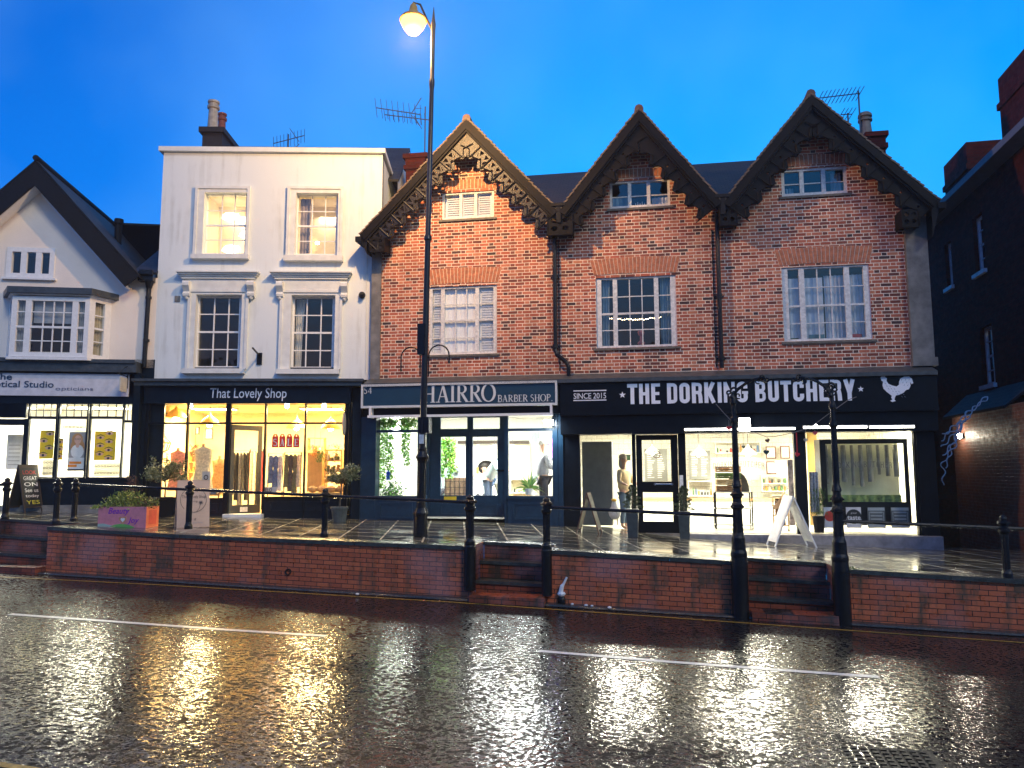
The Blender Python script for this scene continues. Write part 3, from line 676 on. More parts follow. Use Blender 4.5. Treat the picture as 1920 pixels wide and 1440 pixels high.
def bayslab(g, e, z0, z1): g.F = F; pts = [(qm - e * 1.3, .0), (q0 - e * .6, -o_ - e), (q1 + e * .6, -o_ - e), (q2 + e * 1.3, .0)]; n = 4; g.add([(a, b, z0) for a, b in pts] + [(a, b, z1) for a, b in pts], [(3, 2, 1, 0), (4, 5, 6, 7)] + [(i, (i + 1) % n, n + (i + 1) % n, n + i) for i in range(n)])
g = MB(F); bayslab(g, .12, bz1 + .03, bz1 + .17); g.build('bay_roof', lead, opt)
g = MB(F); bayslab(g, .05, bz1, bz1 + .03); g.build('bay_head', white_paint, opt); g = MB(F); bayslab(g, .05, bz0 - .06, bz0); g.build('bay_sill', white_paint, opt)
g = MB(F); g.quad((qm, 1.2, bz0), (q2, 1.2, bz0), (q2, 1.2, bz1), (qm, 1.2, bz1)); g.quad((qm, .02, bz1 - .01), (qm, 1.2, bz1 - .01), (q2, 1.2, bz1 - .01), (q2, .02, bz1 - .01)); g.quad((qm, 0.1, bz0), (qm, 1.2, bz0), (qm, 1.2, bz1), (qm, .1, bz1)); g.quad((q2, 0.1, bz0), (q2, 1.2, bz0), (q2, 1.2, bz1), (q2, .1, bz1)); g.quad((qm, .1, bz0), (qm, 1.2, bz0), (q2, 1.2, bz0), (q2, .1, bz0)); g.build('room', room_dark, opt)
for a, b in ((22, 54), (139, 163)):
    ua_, ub_ = F.px(a, 610, o_)[0], F.px(b, 610, o_)[0]; curtain(opt, F, ua_, ub_, bz0 + .05, bz1 - .1, -o_ + .16, curt_grey, 4)
cm = F.px(57, 610, o_)[0], F.px(137, 610, o_)[0]; g = MB(F); g.box(*cm, -o_ + .14, -o_ + .15, bz1 - .62, bz1 - .08); g.build('roller_blind', curt_grey, opt)
cb = mat('curtain_beige', (.5, .44, .32), .9); curtain(opt, Fc, .12, wd - .12, bz0 + .05, bz1 - .1, .12, cb, 5)
# roof and bargeboard
A = F.px(68, 299, .38); Rr = F.px(262, 516, .38); sl = (A[1] - Rr[1]) / (Rr[0] - A[0]); Ll = (2 * A[0] - Rr[0] - .1, Rr[1])
A2 = (A[0], A[1]); yb = 4.6
g = MB(F)
roofquad(g, (Rr[0], yb, Rr[1]), (Rr[0], -.4, Rr[1]), (A2[0], -.4, A2[1]), (A2[0], yb, A2[1]))
roofquad(g, (Ll[0], -.4, Ll[1]), (Ll[0], yb, Ll[1]), (A2[0], yb, A2[1]), (A2[0], -.4, A2[1]))
zm = F.px(262, 419, -4.3)[1]; ue = F.px(297, 500)[0]; zev = F.px(270, 512)[1]
roofquad(g, (Rr[0] - .25, -.12, zev), (ue, -.12, zev), (ue, 4.3, zm), (Rr[0] - .25, 4.3, zm)); roofquad(g, (ue, 8.6, zev), (ul, 8.6, zev), (ul, 4.3, zm), (ue, 4.3, zm))
rf = g.build('roof', roof_slate, opt)
g = MB(F); g.tube([(A2[0], -.42, A2[1] + .03), (A2[0], yb, A2[1] + .03)], .07, 8); g.build('ridge_tiles', roof_tile, rf)
g = MB(F); uu, zz = F.px(221, 452, -1.5); g.cyl((uu, 1.5, zz - .5), (uu, 1.5, zz + .45), .09, n=10); g.cyl((uu, 1.5, zz + .45), (uu, 1.5, zz + .58), .12, .11, n=10); g.build('flue_pipe', black_wood, rf)
def board(g, a, b, d0, d1, y0, y1, cut=True):
    """band under the slope a(end)->b(apex)"""
    a, b = V(a), V(b); L_ = (b - a).length; d = (b - a) / L_; n = V((d.y, -d.x)) if d.x > 0 else V((-d.y, d.x))
    if n.y > 0: n = -n
    tn = abs(d.y / d.x); f = lambda s, dd: tuple(a + d * s + n * dd)
    g.slab([f(0, d0), f(0, d1), f(L_ - d1 * tn, d1), f(L_ - d0 * tn, d0)], [], y0, y1)
g = MB(F); board(g, Rr, A2, .05, .42, -.40, -.34); board(g, Ll, A2, .05, .42, -.40, -.34); g.build('bargeboard', black_wood, opt)
g = MB(F)
for e_, ap in ((Rr, A2), (Ll, A2)): board(g, e_, ap, .38, .43, -.33, .02)
board(g, Rr, A2, .43, .50, -.03, -.005); g.build('soffit', white_paint, opt)
g = MB(F); ug = F.px(287, 515, .2)[0]; g.box(Rr[0] - .1, ug, -.2, .0, zr - .12, zr + .10); g.box(Rr[0] - .06, ug, -.26, -.2, zr + .02, zr + .13); g.build('gutter', iron, opt)
ud, zd = F.px(281, 560); g = MB(F); g.tube([(ud, -.1, zr - .05), (ud, -.1, zr - .2), (ud - .02, -.1, F.px(278, 690)[1])], .055, 8); g.cyl((ud, -.1, zr - .28), (ud, -.1, zr - .1), .07, .11, n=8)
for yy in (560, 640): zz = F.px(281, yy)[1]; g.cyl((ud, -.1, zz - .03), (ud, -.1, zz + .03), .075, n=8)
g.build('downpipe', iron, opt)
# shopfront
us0 = F.px(-200, 800)[0]; us1 = F.px(257, 800)[0]
co0, co1 = F.px(150, 697, .4)[1], F.px(150, 676, .4)[1]
g = MB(F); g.box(us0, us1 + .05, -.42, .0, co0, co1); g.box(us0, us1 + .02, -.46, -.42, co1 - .05, co1 + .03); g.build('cornice', lead, opt)
s0 = F.r(-60, 700, 241, 742, .32)
sg = thing('shop_sign', 'long white sign board of the opticians with navy lettering', 'shop sign', F.off(s0[0], -.3, s0[1])); g = MB(F); g.box(s0[0], s0[2], -.32, -.26, s0[1], s0[3]); g.build('sign_board', mat('sign_white', (.60, .60, .64), .45), sg)
nv = mat('letter_navy', (.01, .04, .10), .5)
txt('The', F, (-14, 700, 23, 712), .325, nv, 'lettering', sg, bold=.02); txt('Optical Studio', F, (-27, 714, 101, 730), .325, nv, 'lettering', sg, bold=.012); txt('opticians', F, (104, 726, 175, 734), .325, mat('letter_grey', (.1, .12, .2), .5), 'lettering', sg)
g = MB(F); dk = F.px(120, 757, .26)[1]; g.box(us0, us1, -.26, 0, dk, s0[1]); g.box(us1 - .02, us1 + .12, -.3, 0, F.px(250, 960)[1], co0); 
zs = F.px(140, 897, .26)[1]; zp = F.px(140, 957, .26)[1] - .1; dr = F.px(46, 850, .26)[0]
g.box(dr, us1, -.24, .0, zp, zs - .04); g.box(dr, us1, -.28, .0, zs - .05, zs); g.build('shopfront', navy, opt)
g = MB(F); g.box(us0, us1 + .1, -.32, .0, zp - .1, F.px(140, 947, .3)[1]); g.build('plinth', grey_stone, opt)
g = MB(F)
for a, b in ((52, 102), (109, 160), (168, 227)):
    R_ = F.r(a - 3, 755, b + 3, 897, .25); tz = F.px((a + b) / 2, 783, .25)[1]
    g.slab(rect(*R_), [rect(R_[0] + .035, R_[1] + .03, R_[2] - .035, tz - .03), rect(R_[0] + .035, tz + .03, R_[2] - .035, R_[3] - .03)], -.25, -.17)
    for k in range(1, 4): x = R_[0] + (R_[2] - R_[0]) * k / 4; g.box(x - .008, x + .008, -.22, -.2, tz, R_[3])
    zz = (tz + R_[3]) / 2; g.box(R_[0], R_[2], -.219, -.201, zz - .008, zz + .008)
R_ = F.r(228, 755, 252, 897, .2); tz = F.px(240, 790, .2)[1]; g.slab(rect(*R_), [rect(R_[0] + .03, R_[1] + .03, R_[2] - .04, tz - .03), rect(R_[0] + .03, tz + .03, R_[2] - .04, R_[3] - .03)], -.2, -.12)
for k in (1, 2): x = R_[0] + (R_[2] - R_[0]) * k / 3; g.box(x - .008, x + .008, -.18, -.16, tz, R_[3])
R_ = F.r(-120, 750, 47, 760, .25); g.slab(rect(F.px(-120, 800, .25)[0], F.px(20, 783, .25)[1], F.px(47, 800, .25)[0], dk), [rect(F.px(-110, 770, .25)[0], F.px(20, 780, .25)[1], F.px(44, 770, .25)[0], F.px(20, 752, .25)[1])], -.25, -.17)
for px_ in (-10, 8, 26): x = F.px(px_, 770, .25)[0]; g.box(x - .008, x + .008, -.22, -.2, F.px(20, 783, .25)[1], dk)
g.box(F.px(-120, 790, .25)[0], F.px(47, 790, .25)[0], -.245, -.15, F.px(20, 797, .25)[1], F.px(20, 785, .25)[1] - .01)
x = F.px(46, 850, .25)[0]; g.box(x - .05, x + .05, -.255, -.16, zp, F.px(20, 785, .25)[1])
wf = g.build('shop_window', navy, opt)
g = MB(F); g.slab(rect(us0, zp - .6, uR + .3, zb + .2), [rect(F.px(-115, 800, .25)[0], zp + .02, us1 - .02, dk)[::-1]], .0, .06); g.build('ground_floor_wall', navy, opt)
g = MB(F); g.quad((us0, -.2, zp), (us1, -.2, zp), (us1, -.2, dk), (us0, -.2, dk)); g.build('pane', shop_glass, wf)
room(opt, F, us0, us1, zp + .05, dk + .1, -.1, 2.6, shop_white)
g = MB(F); g.box(dr, us1, .1, .5, zs - .35, zs - .05); g.build('display_shelf', shop_white, opt)
pos_y = mat('poster_yellow', (.95, .62, .02), .5); pos_o = mat('poster_orange', (.9, .30, .03), .5); pos_g = mat('poster_grey', (.35, .34, .33), .5); paper = mat('paper_white', (.8, .8, .78), .6); ink = mat('ink_dark', (.05, .045, .05), .6); skin_l = mat('print_skin', (.75, .45, .33), .6); hair_b = mat('print_hair', (.55, .27, .10), .6); pos_r = mat('poster_red', (.55, .05, .03), .5)
def eye(g, u, z, s, y, m):
    n = 10; g.m = m; g.add([(u + s * cos(2 * pi * i / n), y, z + s * .42 * sin(2 * pi * i / n)) for i in range(n)], [tuple(range(n))])
    g.m = 1; g.add([(u + s * .34 * cos(2 * pi * i / n), y - .002, z + s * .34 * sin(2 * pi * i / n)) for i in range(n)], [tuple(range(n))])
    g.add([(u - s * 1.2, y - .001, z + s * .3), (u, y - .001, z + s * .65), (u + s * 1.2, y - .001, z + s * .3), (u + s, y - .001, z + s * .5), (u, y - .001, z + s * .9), (u - s, y - .001, z + s * .5)], [(0, 1, 4, 5), (1, 2, 3, 4)])
def eye_poster(R, n, seed, label):
    t = thing('eye_poster', label, 'poster', F.off(F.r(*R, off=.08)[0], 0, F.r(*R, off=.08)[1]), 'yellow eye posters in the opticians window'); q = F.r(*R, off=.08); g = MB(F)
    g.box(q[0], q[2], -.085, -.08, q[1], q[3]); g.build('sheet', pos_y, t); g = MB(F); r2 = random.Random(seed)
    for i in range(n):
        f = (i + .5) / n; u = q[0] + (q[2] - q[0]) * ((.27 if i % 2 else .68) if q[2] - q[0] > .25 else .5); z = q[1] + (q[3] - q[1]) * (1 - f); eye(g, u, z, .085, -.087, 0)
    g.build('printed_eyes', [skin_l, ink, pos_o], t)
eye_poster((75, 807, 101, 860), 4, 1, 'orange and yellow poster of four eyes in the left opticians window')
eye_poster((106, 822, 118, 862), 3, 2, 'narrow yellow eye poster half behind the portrait poster')
eye_poster((177, 809, 217, 863), 7, 3, 'widest yellow poster of seven eyes in the right opticians window')
q = F.r(128, 810, 160, 883, .09); t = thing('portrait_poster', 'poster of a woman with long hair and glasses in the opticians window', 'poster', F.off(q[0], 0, q[1]))
g = MB(F); g.box(q[0], q[2], -.095, -.09, q[1], q[3]); g.build('sheet', paper, t)
g = MB(F); h_ = q[3] - q[1]; w_ = q[2] - q[0]; X = lambda f: q[0] + w_ * f; Z = lambda f: q[1] + h_ * f
g.box(q[0] + .003, q[2] - .003, -.0965, -.096, Z(.34), Z(.995)); g.m = 1
def ell(g, u, z, a, b, y, n=18): g.add([(u + a * cos(2 * pi * i / n), y, z + b * sin(2 * pi * i / n)) for i in range(n)], [tuple(range(n))])
ell(g, X(.5), Z(.80), .12, .15, -.097); ell(g, X(.38), Z(.62), .10, .16, -.0971); ell(g, X(.68), Z(.60), .10, .17, -.0972)
g.m = 4; ell(g, X(.53), Z(.50), .14, .16, -.0975); g.m = 2; ell(g, X(.53), Z(.80), .075, .105, -.098); ell(g, X(.53), Z(.66), .04, .06, -.0979); g.m = 3
for s_2 in (-.035, .035): 
    n = 12; u, z = X(.53) + s_2, Z(.82); g.add([(u + .03 * cos(2 * pi * i / n), -.0985, z + .022 * sin(2 * pi * i / n)) for i in range(n)] + [(u + .023 * cos(2 * pi * i / n), -.0985, z + .016 * sin(2 * pi * i / n)) for i in range(n)], [(i, (i + 1) % n, n + (i + 1) % n, n + i) for i in range(n)])
g.m = 5; g.box(X(.1), X(.8), -.0975, -.097, Z(.18), Z(.24)); g.box(X(.02), X(.55), -.0975, -.097, Z(.10), Z(.16)); g.m = 3; g.box(X(.0), X(.95), -.098, -.097, Z(.0), Z(.05))
g.build('print', [pos_g, hair_b, skin_l, ink, paper, pos_o], t)
q = F.r(12, 815, 42, 880, -.3); t = thing('notice_board', 'white notice sheet with printed lines inside the opticians door', 'notice', F.off(q[0], .3, q[1])); g = MB(F); g.box(q[0], q[2], .3, .32, q[1], q[3]); g.build('sheet', paper, t)
g = MB(F); [g.box(q[0] + .05, q[2] - .05, .297, .299, q[1] + .1 + k * .09, q[1] + .115 + k * .09) for k in range(6)]; g.build('printed_lines', pos_g, t)
panel_w = emit('light_panel_white', (1, .97, .82), 9.0); panel_warm = emit('light_panel_warm', (1, .72, .36), 14.0); bulb_w = emit('bulb_white', (1, .95, .85), 40.0)
def ceiling_panel(F, u, y, z, sx, sy, power, col, em, label, group):
    t = thing('ceiling_light', label, 'ceiling light', F.off(u, y, z), group); g = MB(F); g.box(u - sx / 2 - .03, u + sx / 2 + .03, y - sy / 2 - .03, y + sy / 2 + .03, z, z + .05); g.build('housing', white_paint, t)
    g = MB(F); g.quad((u - sx / 2, y - sy / 2, z - .006), (u + sx / 2, y - sy / 2, z - .006), (u + sx / 2, y + sy / 2, z - .006), (u - sx / 2, y + sy / 2, z - .006)); g.build('diffuser', em, t)
    area('panel_light', F, u, y, z - .02, sx, sy, power, col, t); return t
um = (us0 + us1) / 2
ceiling_panel(F, us1 - 1.2, 1.0, dk, 1.2, .6, 90, (1, .97, .70), panel_w, 'bright ceiling panel at the right end of the opticians shop', 'ceiling lights inside the shops')
ceiling_panel(F, us1 - 3.4, 1.0, dk, 1.2, .6, 100, (1, .98, .80), panel_w, 'bright ceiling panel over the door end of the opticians shop', 'ceiling lights inside the shops')
# hanging sign on its bracket
u, z = F.px(229, 722, .7); hsn = thing('hanging_sign', 'small white hanging sign on a black scroll bracket beside the opticians board', 'hanging sign', F.off(u, -.5, z)); g = MB(F)
g.box(u - .012, u + .012, -.85, -.42, F.px(230, 735, .6)[1], F.px(230, 708, .6)[1]); g.build('panel', mat('sign_panel_cream', (.55, .55, .5), .5), hsn)
g = MB(F); zt_ = F.px(230, 706, .6)[1]; g.tube([(u, -.35, zt_ + .02), (u, -1.0, zt_ + .02)], .014); g.tube([(u, -.36, zt_ + .28), (u, -.6, zt_ + .2), (u, -.95, zt_ + .02)], .01); g.tube([(u, -.38, zt_ + .3), (u, -.38, zt_ - .25)], .018); g.build('bracket', iron, hsn)
# ================================================================== WHITE TOWNHOUSE
F = FW
wh = thing('white_townhouse', 'white rendered three-storey townhouse with four sash windows over a navy clothes shop', 'building', F.off(-3, 0, 1.0))
wl = F.px(297, 490)[0]; wrr = F.px(717, 330)[0]; wt = F.px(510, 287)[1]; wb = F.px(480, 712)[1]
ops = {'a': (382.5, 362, 464, 479), 'b': (554.5, 363, 634, 480), 'c': (366.5, 553, 452.5, 692), 'd': (545.5, 554, 628, 693)}
g = MB(F); g.slab(rect(wl, wb, wrr, wt), [rect(*F.r(*r)) for r in ops.values()], 0, .28)
g.build('front_wall', white_render, wh)
g = MB(F); zfl = wt - 1.0; g.quad((wrr, .001, wb), (wrr, 7, wb), (wrr, 7, wt), (wrr, .001, wt)); g.build('side_wall', white_render, wh); g = MB(F); g.quad((wl, .001, wb), (wl, 7, wb), (wl, 7, wt), (wl, .001, wt)); g.build('side_wall', white_render, wh)
g = MB(F); g.box(wl - .09, wrr + .07, -.10, .34, wt - .003, wt + .11); g.box(wrr - .25, wrr + .07, .34, 1.55, wt - .003, wt + .11)
g.build('parapet_coping', stone_white, wh)
zr2 = F.px(600, 276, -3.6)[1]; ur2 = F.px(769, 273, -3.6)[0]
g = MB(F); roofquad(g, (wl + .3, 1.0, wt - .25), (ur2, 1.0, wt - .25), (ur2, 3.6, zr2), (wl + .3, 3.6, zr2)); roofquad(g, (ur2, 6.6, wt - .5), (wl + .3, 6.6, wt - .5), (wl + .3, 3.6, zr2), (ur2, 3.6, zr2))
g.build('roof', roof_slate, wh); g = MB(F); g.add([(ur2 - .02, .9, wt - 2), (ur2 - .02, 6.6, wt - 2), (ur2 - .02, 6.6, wt - .5), (ur2 - .02, 3.6, zr2 - .06), (ur2 - .02, .95, wt - .34)], [(0, 1, 2, 3, 4)]); g.build('gable_end', white_render, wh)
def surround(R, ins, sill_r, name='window_surround'):
    o = F.r(*R); i = F.r(*ins); g = MB(F); g.slab([(o[0], o[1]), (o[2], o[1]), (o[2], o[3]), (o[0], o[3])], [rect(*i)[::-1]], -.05, .0)
    m = .07; g.slab([(o[0] - .02, o[1]), (o[2] + .02, o[1]), (o[2] + .02, o[3] + .02), (o[0] - .02, o[3] + .02)], [rect(o[0] + .045, o[1] + .001, o[2] - .045, o[3] - .045)[::-1]], -.075, -.0502)
    s = g.build(name, stone_white, wh); q = F.r(*sill_r); g = MB(F); g.box(q[0], q[2], -.14, -.001, q[1], q[3]); g.build('sill', stone_white if name == 'window_surround' else white_paint, s)
surround((367, 352, 467, 479), ops['a'], (361, 479, 468.5, 487)); surround((540, 352.5, 642, 481), ops['b'], (534, 481, 644, 491))
surround((353, 545, 464, 692), ops['c'], (344, 692, 460, 701)); surround((526, 546, 640, 693), ops['d'], (520, 693, 637, 702))
lit1 = mat('lit_room_cream', (.80, .70, .52), .8, var=.08, scale=3)
def lit(F, R, seed, y0=.3, col=(1, .70, .36), pw=22):
    u0, z0, u1, z1 = F.r(*R); area('room_lamp', F, (u0 + u1) / 2, y0 + 1.0, z1 - .12, .5, .5, pw, col, wh)
w1, q = window(wh, F, ops['a'], depth=.12, cas=.055, vb=[414.7, 438.7], hb=[394.7, (422.4, .045), 449.6], back=lit1, thick=.07)
w2, q2_ = window(wh, F, ops['b'], depth=.12, cas=.055, vb=[584.4, 609.3], hb=[396, (423.8, .045), 452], back=lit1, thick=.07)
lit(F, ops['a'], 1, pw=8, col=(1, .80, .55)); lit(F, ops['b'], 2, pw=7, col=(1, .80, .55))
curtain(w2, F, q2_[0] + .05, q2_[0] + .30, q2_[1] + .05, q2_[3] - .05, .36, mat('curtain_mauve', (.33, .28, .27), .9), 3)
g = MB(F)
for i, (fx, fz) in enumerate(((.25, .85), (.7, .55), (.75, .12), (.3, .3))):
    u = q[0] + (q[2] - q[0]) * fx; z = q[1] + (q[3] - q[1]) * fz
    n = 9; pts = [(u + .22 * cos(2 * pi * k / n) * (1 + .2 * (k % 2)), 1.2, z + .12 * sin(2 * pi * k / n)) for k in range(n)]; g.add(pts, [tuple(range(n))])
g.build('ceiling_paper_lamp', emit('paper_lamp', (1, .86, .6), 3.0), w1)
g = MB(F); u = q2_[0] + .36; z = q2_[1] + (q2_[3] - q2_[1]) * .36; g.ball((u, .9, z), .05); g.build('lamp_bulb', emit('warm_bulb', (1, .8, .5), 20.0), w2)
w3, q = window(wh, F, ops['c'], depth=.12, cas=.07, vb=[399.7, 427], hb=[589, (622.4, .045), 655], back=room_dark, thick=.07, bw=.026)
w4, q4 = window(wh, F, ops['d'], depth=.12, cas=.07, vb=[574, 601], hb=[591, (623.8, .045), 657], back=room_dark, thick=.07, bw=.026)
curtain(w4, F, q4[0] + .06, q4[0] + .28, q4[1] + .05, q4[3] - .05, .34, curt_white, 3, taper=.3)
def hood(R, cons):
    a = F.r(*R); g = MB(F); h = a[3] - a[1]
    for k, (f0, f1, pr, ex) in enumerate(((0, .3, .10, .10), (.3, .55, .13, .06), (.55, .8, .17, .03), (.8, 1, .21, 0))):
        g.box(a[0] + ex, a[2] - ex, -pr, -.002, a[1] + h * f0, a[1] + h * f1 - .0005)
    hd = g.build('window_hood', stone_white, wh)
    for c in cons:
        q = F.r(*c, off=.1); g = MB(F); H = q[3] - q[1]; prof = [(.16, 1), (.2, .88), (.2, .7), (.14, .5), (.1, .35), (.13, .22), (.12, .08), (.04, 0), (0, 0), (0, 1)]
        pts = [(q[0], -p, q[1] + H * z_) for p, z_ in prof] + [(q[2], -p, q[1] + H * z_) for p, z_ in prof]; n = len(prof)
        g.add(pts, [tuple(range(n))[::-1], tuple(range(n, 2 * n))] + [(i, (i + 1) % n, n + (i + 1) % n, n + i) for i in range(n)]); g.ball(((q[0] + q[2]) / 2, -.06, q[1]), .055, 8); g.build('console', stone_white, hd)
    q = F.r(cons[0][2], R[3], cons[1][0], cons[0][1] + 18); g = MB(F); g.box(q[0], q[2], -.06, -.001, q[1], q[3]); g.build('frieze', stone_white, hd)
hood((335, 511.5, 488, 524), [(343.5, 527, 356, 557), (463.5, 527, 477, 557)]); hood((509, 512, 661, 525), [(518.5, 528, 531, 558), (639.5, 529, 651.5, 560)])
g = MB(F); q = F.r(328, 555, 338, 566); g.box(q[0], q[2], -.02, -.001, q[1], q[3]); g.build('air_vent', grey_stone, wh)
g = MB(F); u, z = F.px(487, 668); g.tube([(u, 0, z - .12), (u, -.06, z + .02), (u - .02, -.5, z + .12)], .022); g.box(u - .06, u + .06, -.03, -.001, z - .2, z + .08); g.build('sign_bracket', iron, wh)
u, z = F.px(678, 552, .1); c0 = F.px(688, 470, .02), F.px(686, 700, .02); gc = MB(F); gc.tube([(c0[0][0], -.012, c0[0][1]), (c0[0][0] + .01, -.012, (c0[0][1] + c0[1][1]) / 2), (c0[1][0], -.012, c0[1][1])], .008, 5); gc.build('wall_cable', stone_white, wh); cm_ = thing('security_camera', 'small black dome camera on the white wall', 'camera', F.off(u, 0, z)); g = MB(F); g.cyl((u, -.002, z), (u, -.05, z), .08, n=14); g.ball((u, -.09, z - .01), .062, 12); g.build('dome', iron, cm_)
# chimney of the white house
q = F.r(374, 240, 424, 281, -3.2); chm = thing('chimney', 'dark chimney with one grey and one red pot over the white townhouse', 'chimney', F.off((q[0] + q[2]) / 2, 3.2, q[1])); g = MB(F)
g.box(q[0] + .08, q[2] - .12, 3.2, 4.4, wt - .5, q[3] - .15); g.box(q[0], q[2] - .04, 3.1, 4.5, q[3] - .15, q[3]); g.build('stack', mat('soot_brick', (.018, .014, .014), .8, var=.4, scale=12, bump=.5), chm)
for (x, y, yd, m, r) in ((401, 190, 3.45, mat('pot_buff', (.38, .34, .27), .7, var=.3), .15), (417, 213, 4.1, mat('pot_red', (.20, .06, .04), .7, var=.3), .12)):
    u, z = F.px(x, y, -yd); g = MB(F); h = z - q[3]; g.lathe([(r * 1.15, 0), (r * 1.15, .08), (r, .12), (r * .85, h * .7), (r * .85, h * .74), (r * 1.15, h * .76), (r * 1.15, h * .84), (r * .9, h * .86), (r * .9, h * .93), (r * 1.1, h * .94), (r * 1.1, h), (r * .7, h)], (u, yd, q[3] - .01), 14); g.build('chimney_pot', m, chm)
# shopfront of the clothes shop
cz0, cz1 = F.px(465, 723, .32)[1], F.px(465, 712, .32)[1]; sl0, sl1 = F.px(252, 715, .32)[0], F.px(679, 715, .32)[0]
g = MB(F); g.box(sl0, sl1, -.34, -.001, cz0, cz1); g.box(sl0 - .04, sl1 + .03, -.40, -.002, cz1 - .04, cz1 + .02); g.build('cornice', lead, wh)
fz = F.px(465, 757, .15)[1]; pu0, pu1 = F.px(262, 850, .15)[0], F.px(671, 850, .15)[0]; pz = F.px(465, 966, .15)[1]
sgn = thing('shop_sign', 'navy fascia sign of the clothes shop with white handwritten lettering', 'shop sign', F.off(pu0, -.15, fz)); g = MB(F); g.box(F.px(270, 740, .2)[0], F.px(657, 740, .2)[0], -.2, -.02, fz + .001, cz0 - .001); g.build('sign_board', navy, sgn)
txt('That Lovely Shop', F, (393, 727.5, 537, 752), .203, letter_white, 'lettering', sgn, bold=.004, slant=.04)
GL = [(276, 347), (350.7, 421), (430, 494), (497.5, 569.5), (572.5, 645)]
g = MB(F); zt, zbt = fz, F.px(465, 793.5, .14)[1]
U = [(F.px(a, 850, .14)[0], F.px(b, 850, .14)[0]) for a, b in GL]
xs = [F.px(270, 850, .14)[0]] + [v_ for p in U for v_ in p] + [F.px(652, 850, .14)[0]]
zl, zr_ = F.px(350, 934, .14)[1], F.px(575, 931, .14)[1]
for i in range(0, len(xs), 2): g.box(xs[i], xs[i + 1], -.15, -.06, pz - .15, zt)
for i, (a, b) in enumerate(U):
    g.box(a, b, -.148, -.07, zbt - .022, zbt + .022)
g.box(U[0][0], U[1][1], -.17, -.04, zl - .05, zl); g.box(U[3][0], U[4][1], -.17, -.04, zr_ - .05, zr_)
wf = g.build('shop_window', black_paint, wh)
g = MB(F); g.slab(rect(wl - .35, pz - .6, F.px(700, 850)[0], wb + .3), [rect(xs[0] + .02, pz, xs[-1] - .02, fz)[::-1]], .05, .12); g.build('ground_floor_wall', navy, wh)
for (a, b, z1_) in ((U[0][0], U[1][1], zl), (U[3][0], U[4][1], zr_)):
    g = MB(F); g.box(a, b, -.12, 0, pz - .2, z1_ - .05); g.slab(rect(a + .1, pz + .05, b - .1, z1_ - .12), [rect(a + .16, pz + .11, b - .16, z1_ - .18)[::-1]], -.135, -.1205); g.build('stallriser', navy, wh)
for a, b in ((F.px(262, 850, .15)[0], xs[0] - .002), (xs[-1] + .1, F.px(676, 850, .15)[0])):
    g = MB(F); g.box(a, b, -.16, 0, pz - .2, fz); g.build('pilaster', navy, wh)
g = MB(F)
for i, (a, b) in enumerate(U):
    g.quad((a, -.1, zbt), (b, -.1, zbt), (b, -.1, zt), (a, -.1, zt))
    if i != 2: g.quad((a, -.1, zl if i < 2 else zr_), (b, -.1, zl if i < 2 else zr_), (b, -.1, zbt), (a, -.1, zbt))
g.build('pane', shop_glass, wf)
room(wh, F, xs[0] - .05, xs[-1] + .05, pz, fz + .05, -.05, 3.6, shop_cream)
hin = F.w(U[2][0] + .02, -.1, 0); Fdoor = Frame(hin.x, hin.y, math.degrees(F.a) + 52); dw = .85; dz1 = zbt - .03
g = MB(Fdoor); g.slab(rect(0, pz + .02, dw, dz1), [rect(.09, pz + .22, dw - .09, dz1 - .12)[::-1]], 0, .05); dd = g.build('door', mat('door_grey', (.05, .055, .055), .4), wh); g = MB(Fdoor); g.quad((.09, .02, pz + .2), (dw - .09, .02, pz + .2), (dw - .09, .02, dz1 - .1), (.09, .02, dz1 - .1)); g.build('pane', shop_glass, dd); g = MB(Fdoor); g.box(.3, .5, -.004, 0, pz + .06, pz + .17); g.build('letter_plate', old_white, dd)
g = MB(F); g.box(U[2][0] - .05, U[2][1] + .05, -.3, 0, pz - .2, pz + .03); g.build('threshold', stone_white, wh)
for i, (x, lab) in enumerate(((309, 'left'), (360, 'second'), (540, 'third'), (609, 'right'))):
    u, z = F.px(x, 762, -.2); sp = thing('spotlight', f'{lab} glowing spotlight at the top of the clothes shop window', 'spotlight', F.off(u, .2, z), 'spotlights behind the clothes shop fascia')
    g = MB(F); g.cyl((u, .2, z + .05), (u, .12, z), .04, .055, n=10); g.build('lamp_body', white_paint, sp); g = MB(F); g.ball((u, .10, z - .01), .045, 8); g.build('lamp_glass', bulb_w, sp)
ceiling_panel(F, U[1][0], 1.5, fz, 1.0, .5, 160, (1, .76, .34), panel_warm, 'warm ceiling light at the left side of the clothes shop', 'ceiling lights inside the shops')
ceiling_panel(F, U[4][0], 1.5, fz, 1.0, .5, 160, (1, .76, .34), panel_warm, 'warm ceiling light at the right side of the clothes shop', 'ceiling lights inside the shops')
# ================================================================== BRICK BUILDING WITH THREE GABLES
F = FB
bk = thing('gabled_brick_building', 'red brick building with three carved gables over a barber shop and a butchery', 'building', F.off(-5, 0, .9))
OG = .42
G = [((675, 441), (875, 222), (1034, 382)), ((1060, 380), (1198, 204), (1338, 360)), ((1371, 361), (1520, 176), (1762, 377))]
GP = [[F.px(x, y, OG) for x, y in t] for t in G]
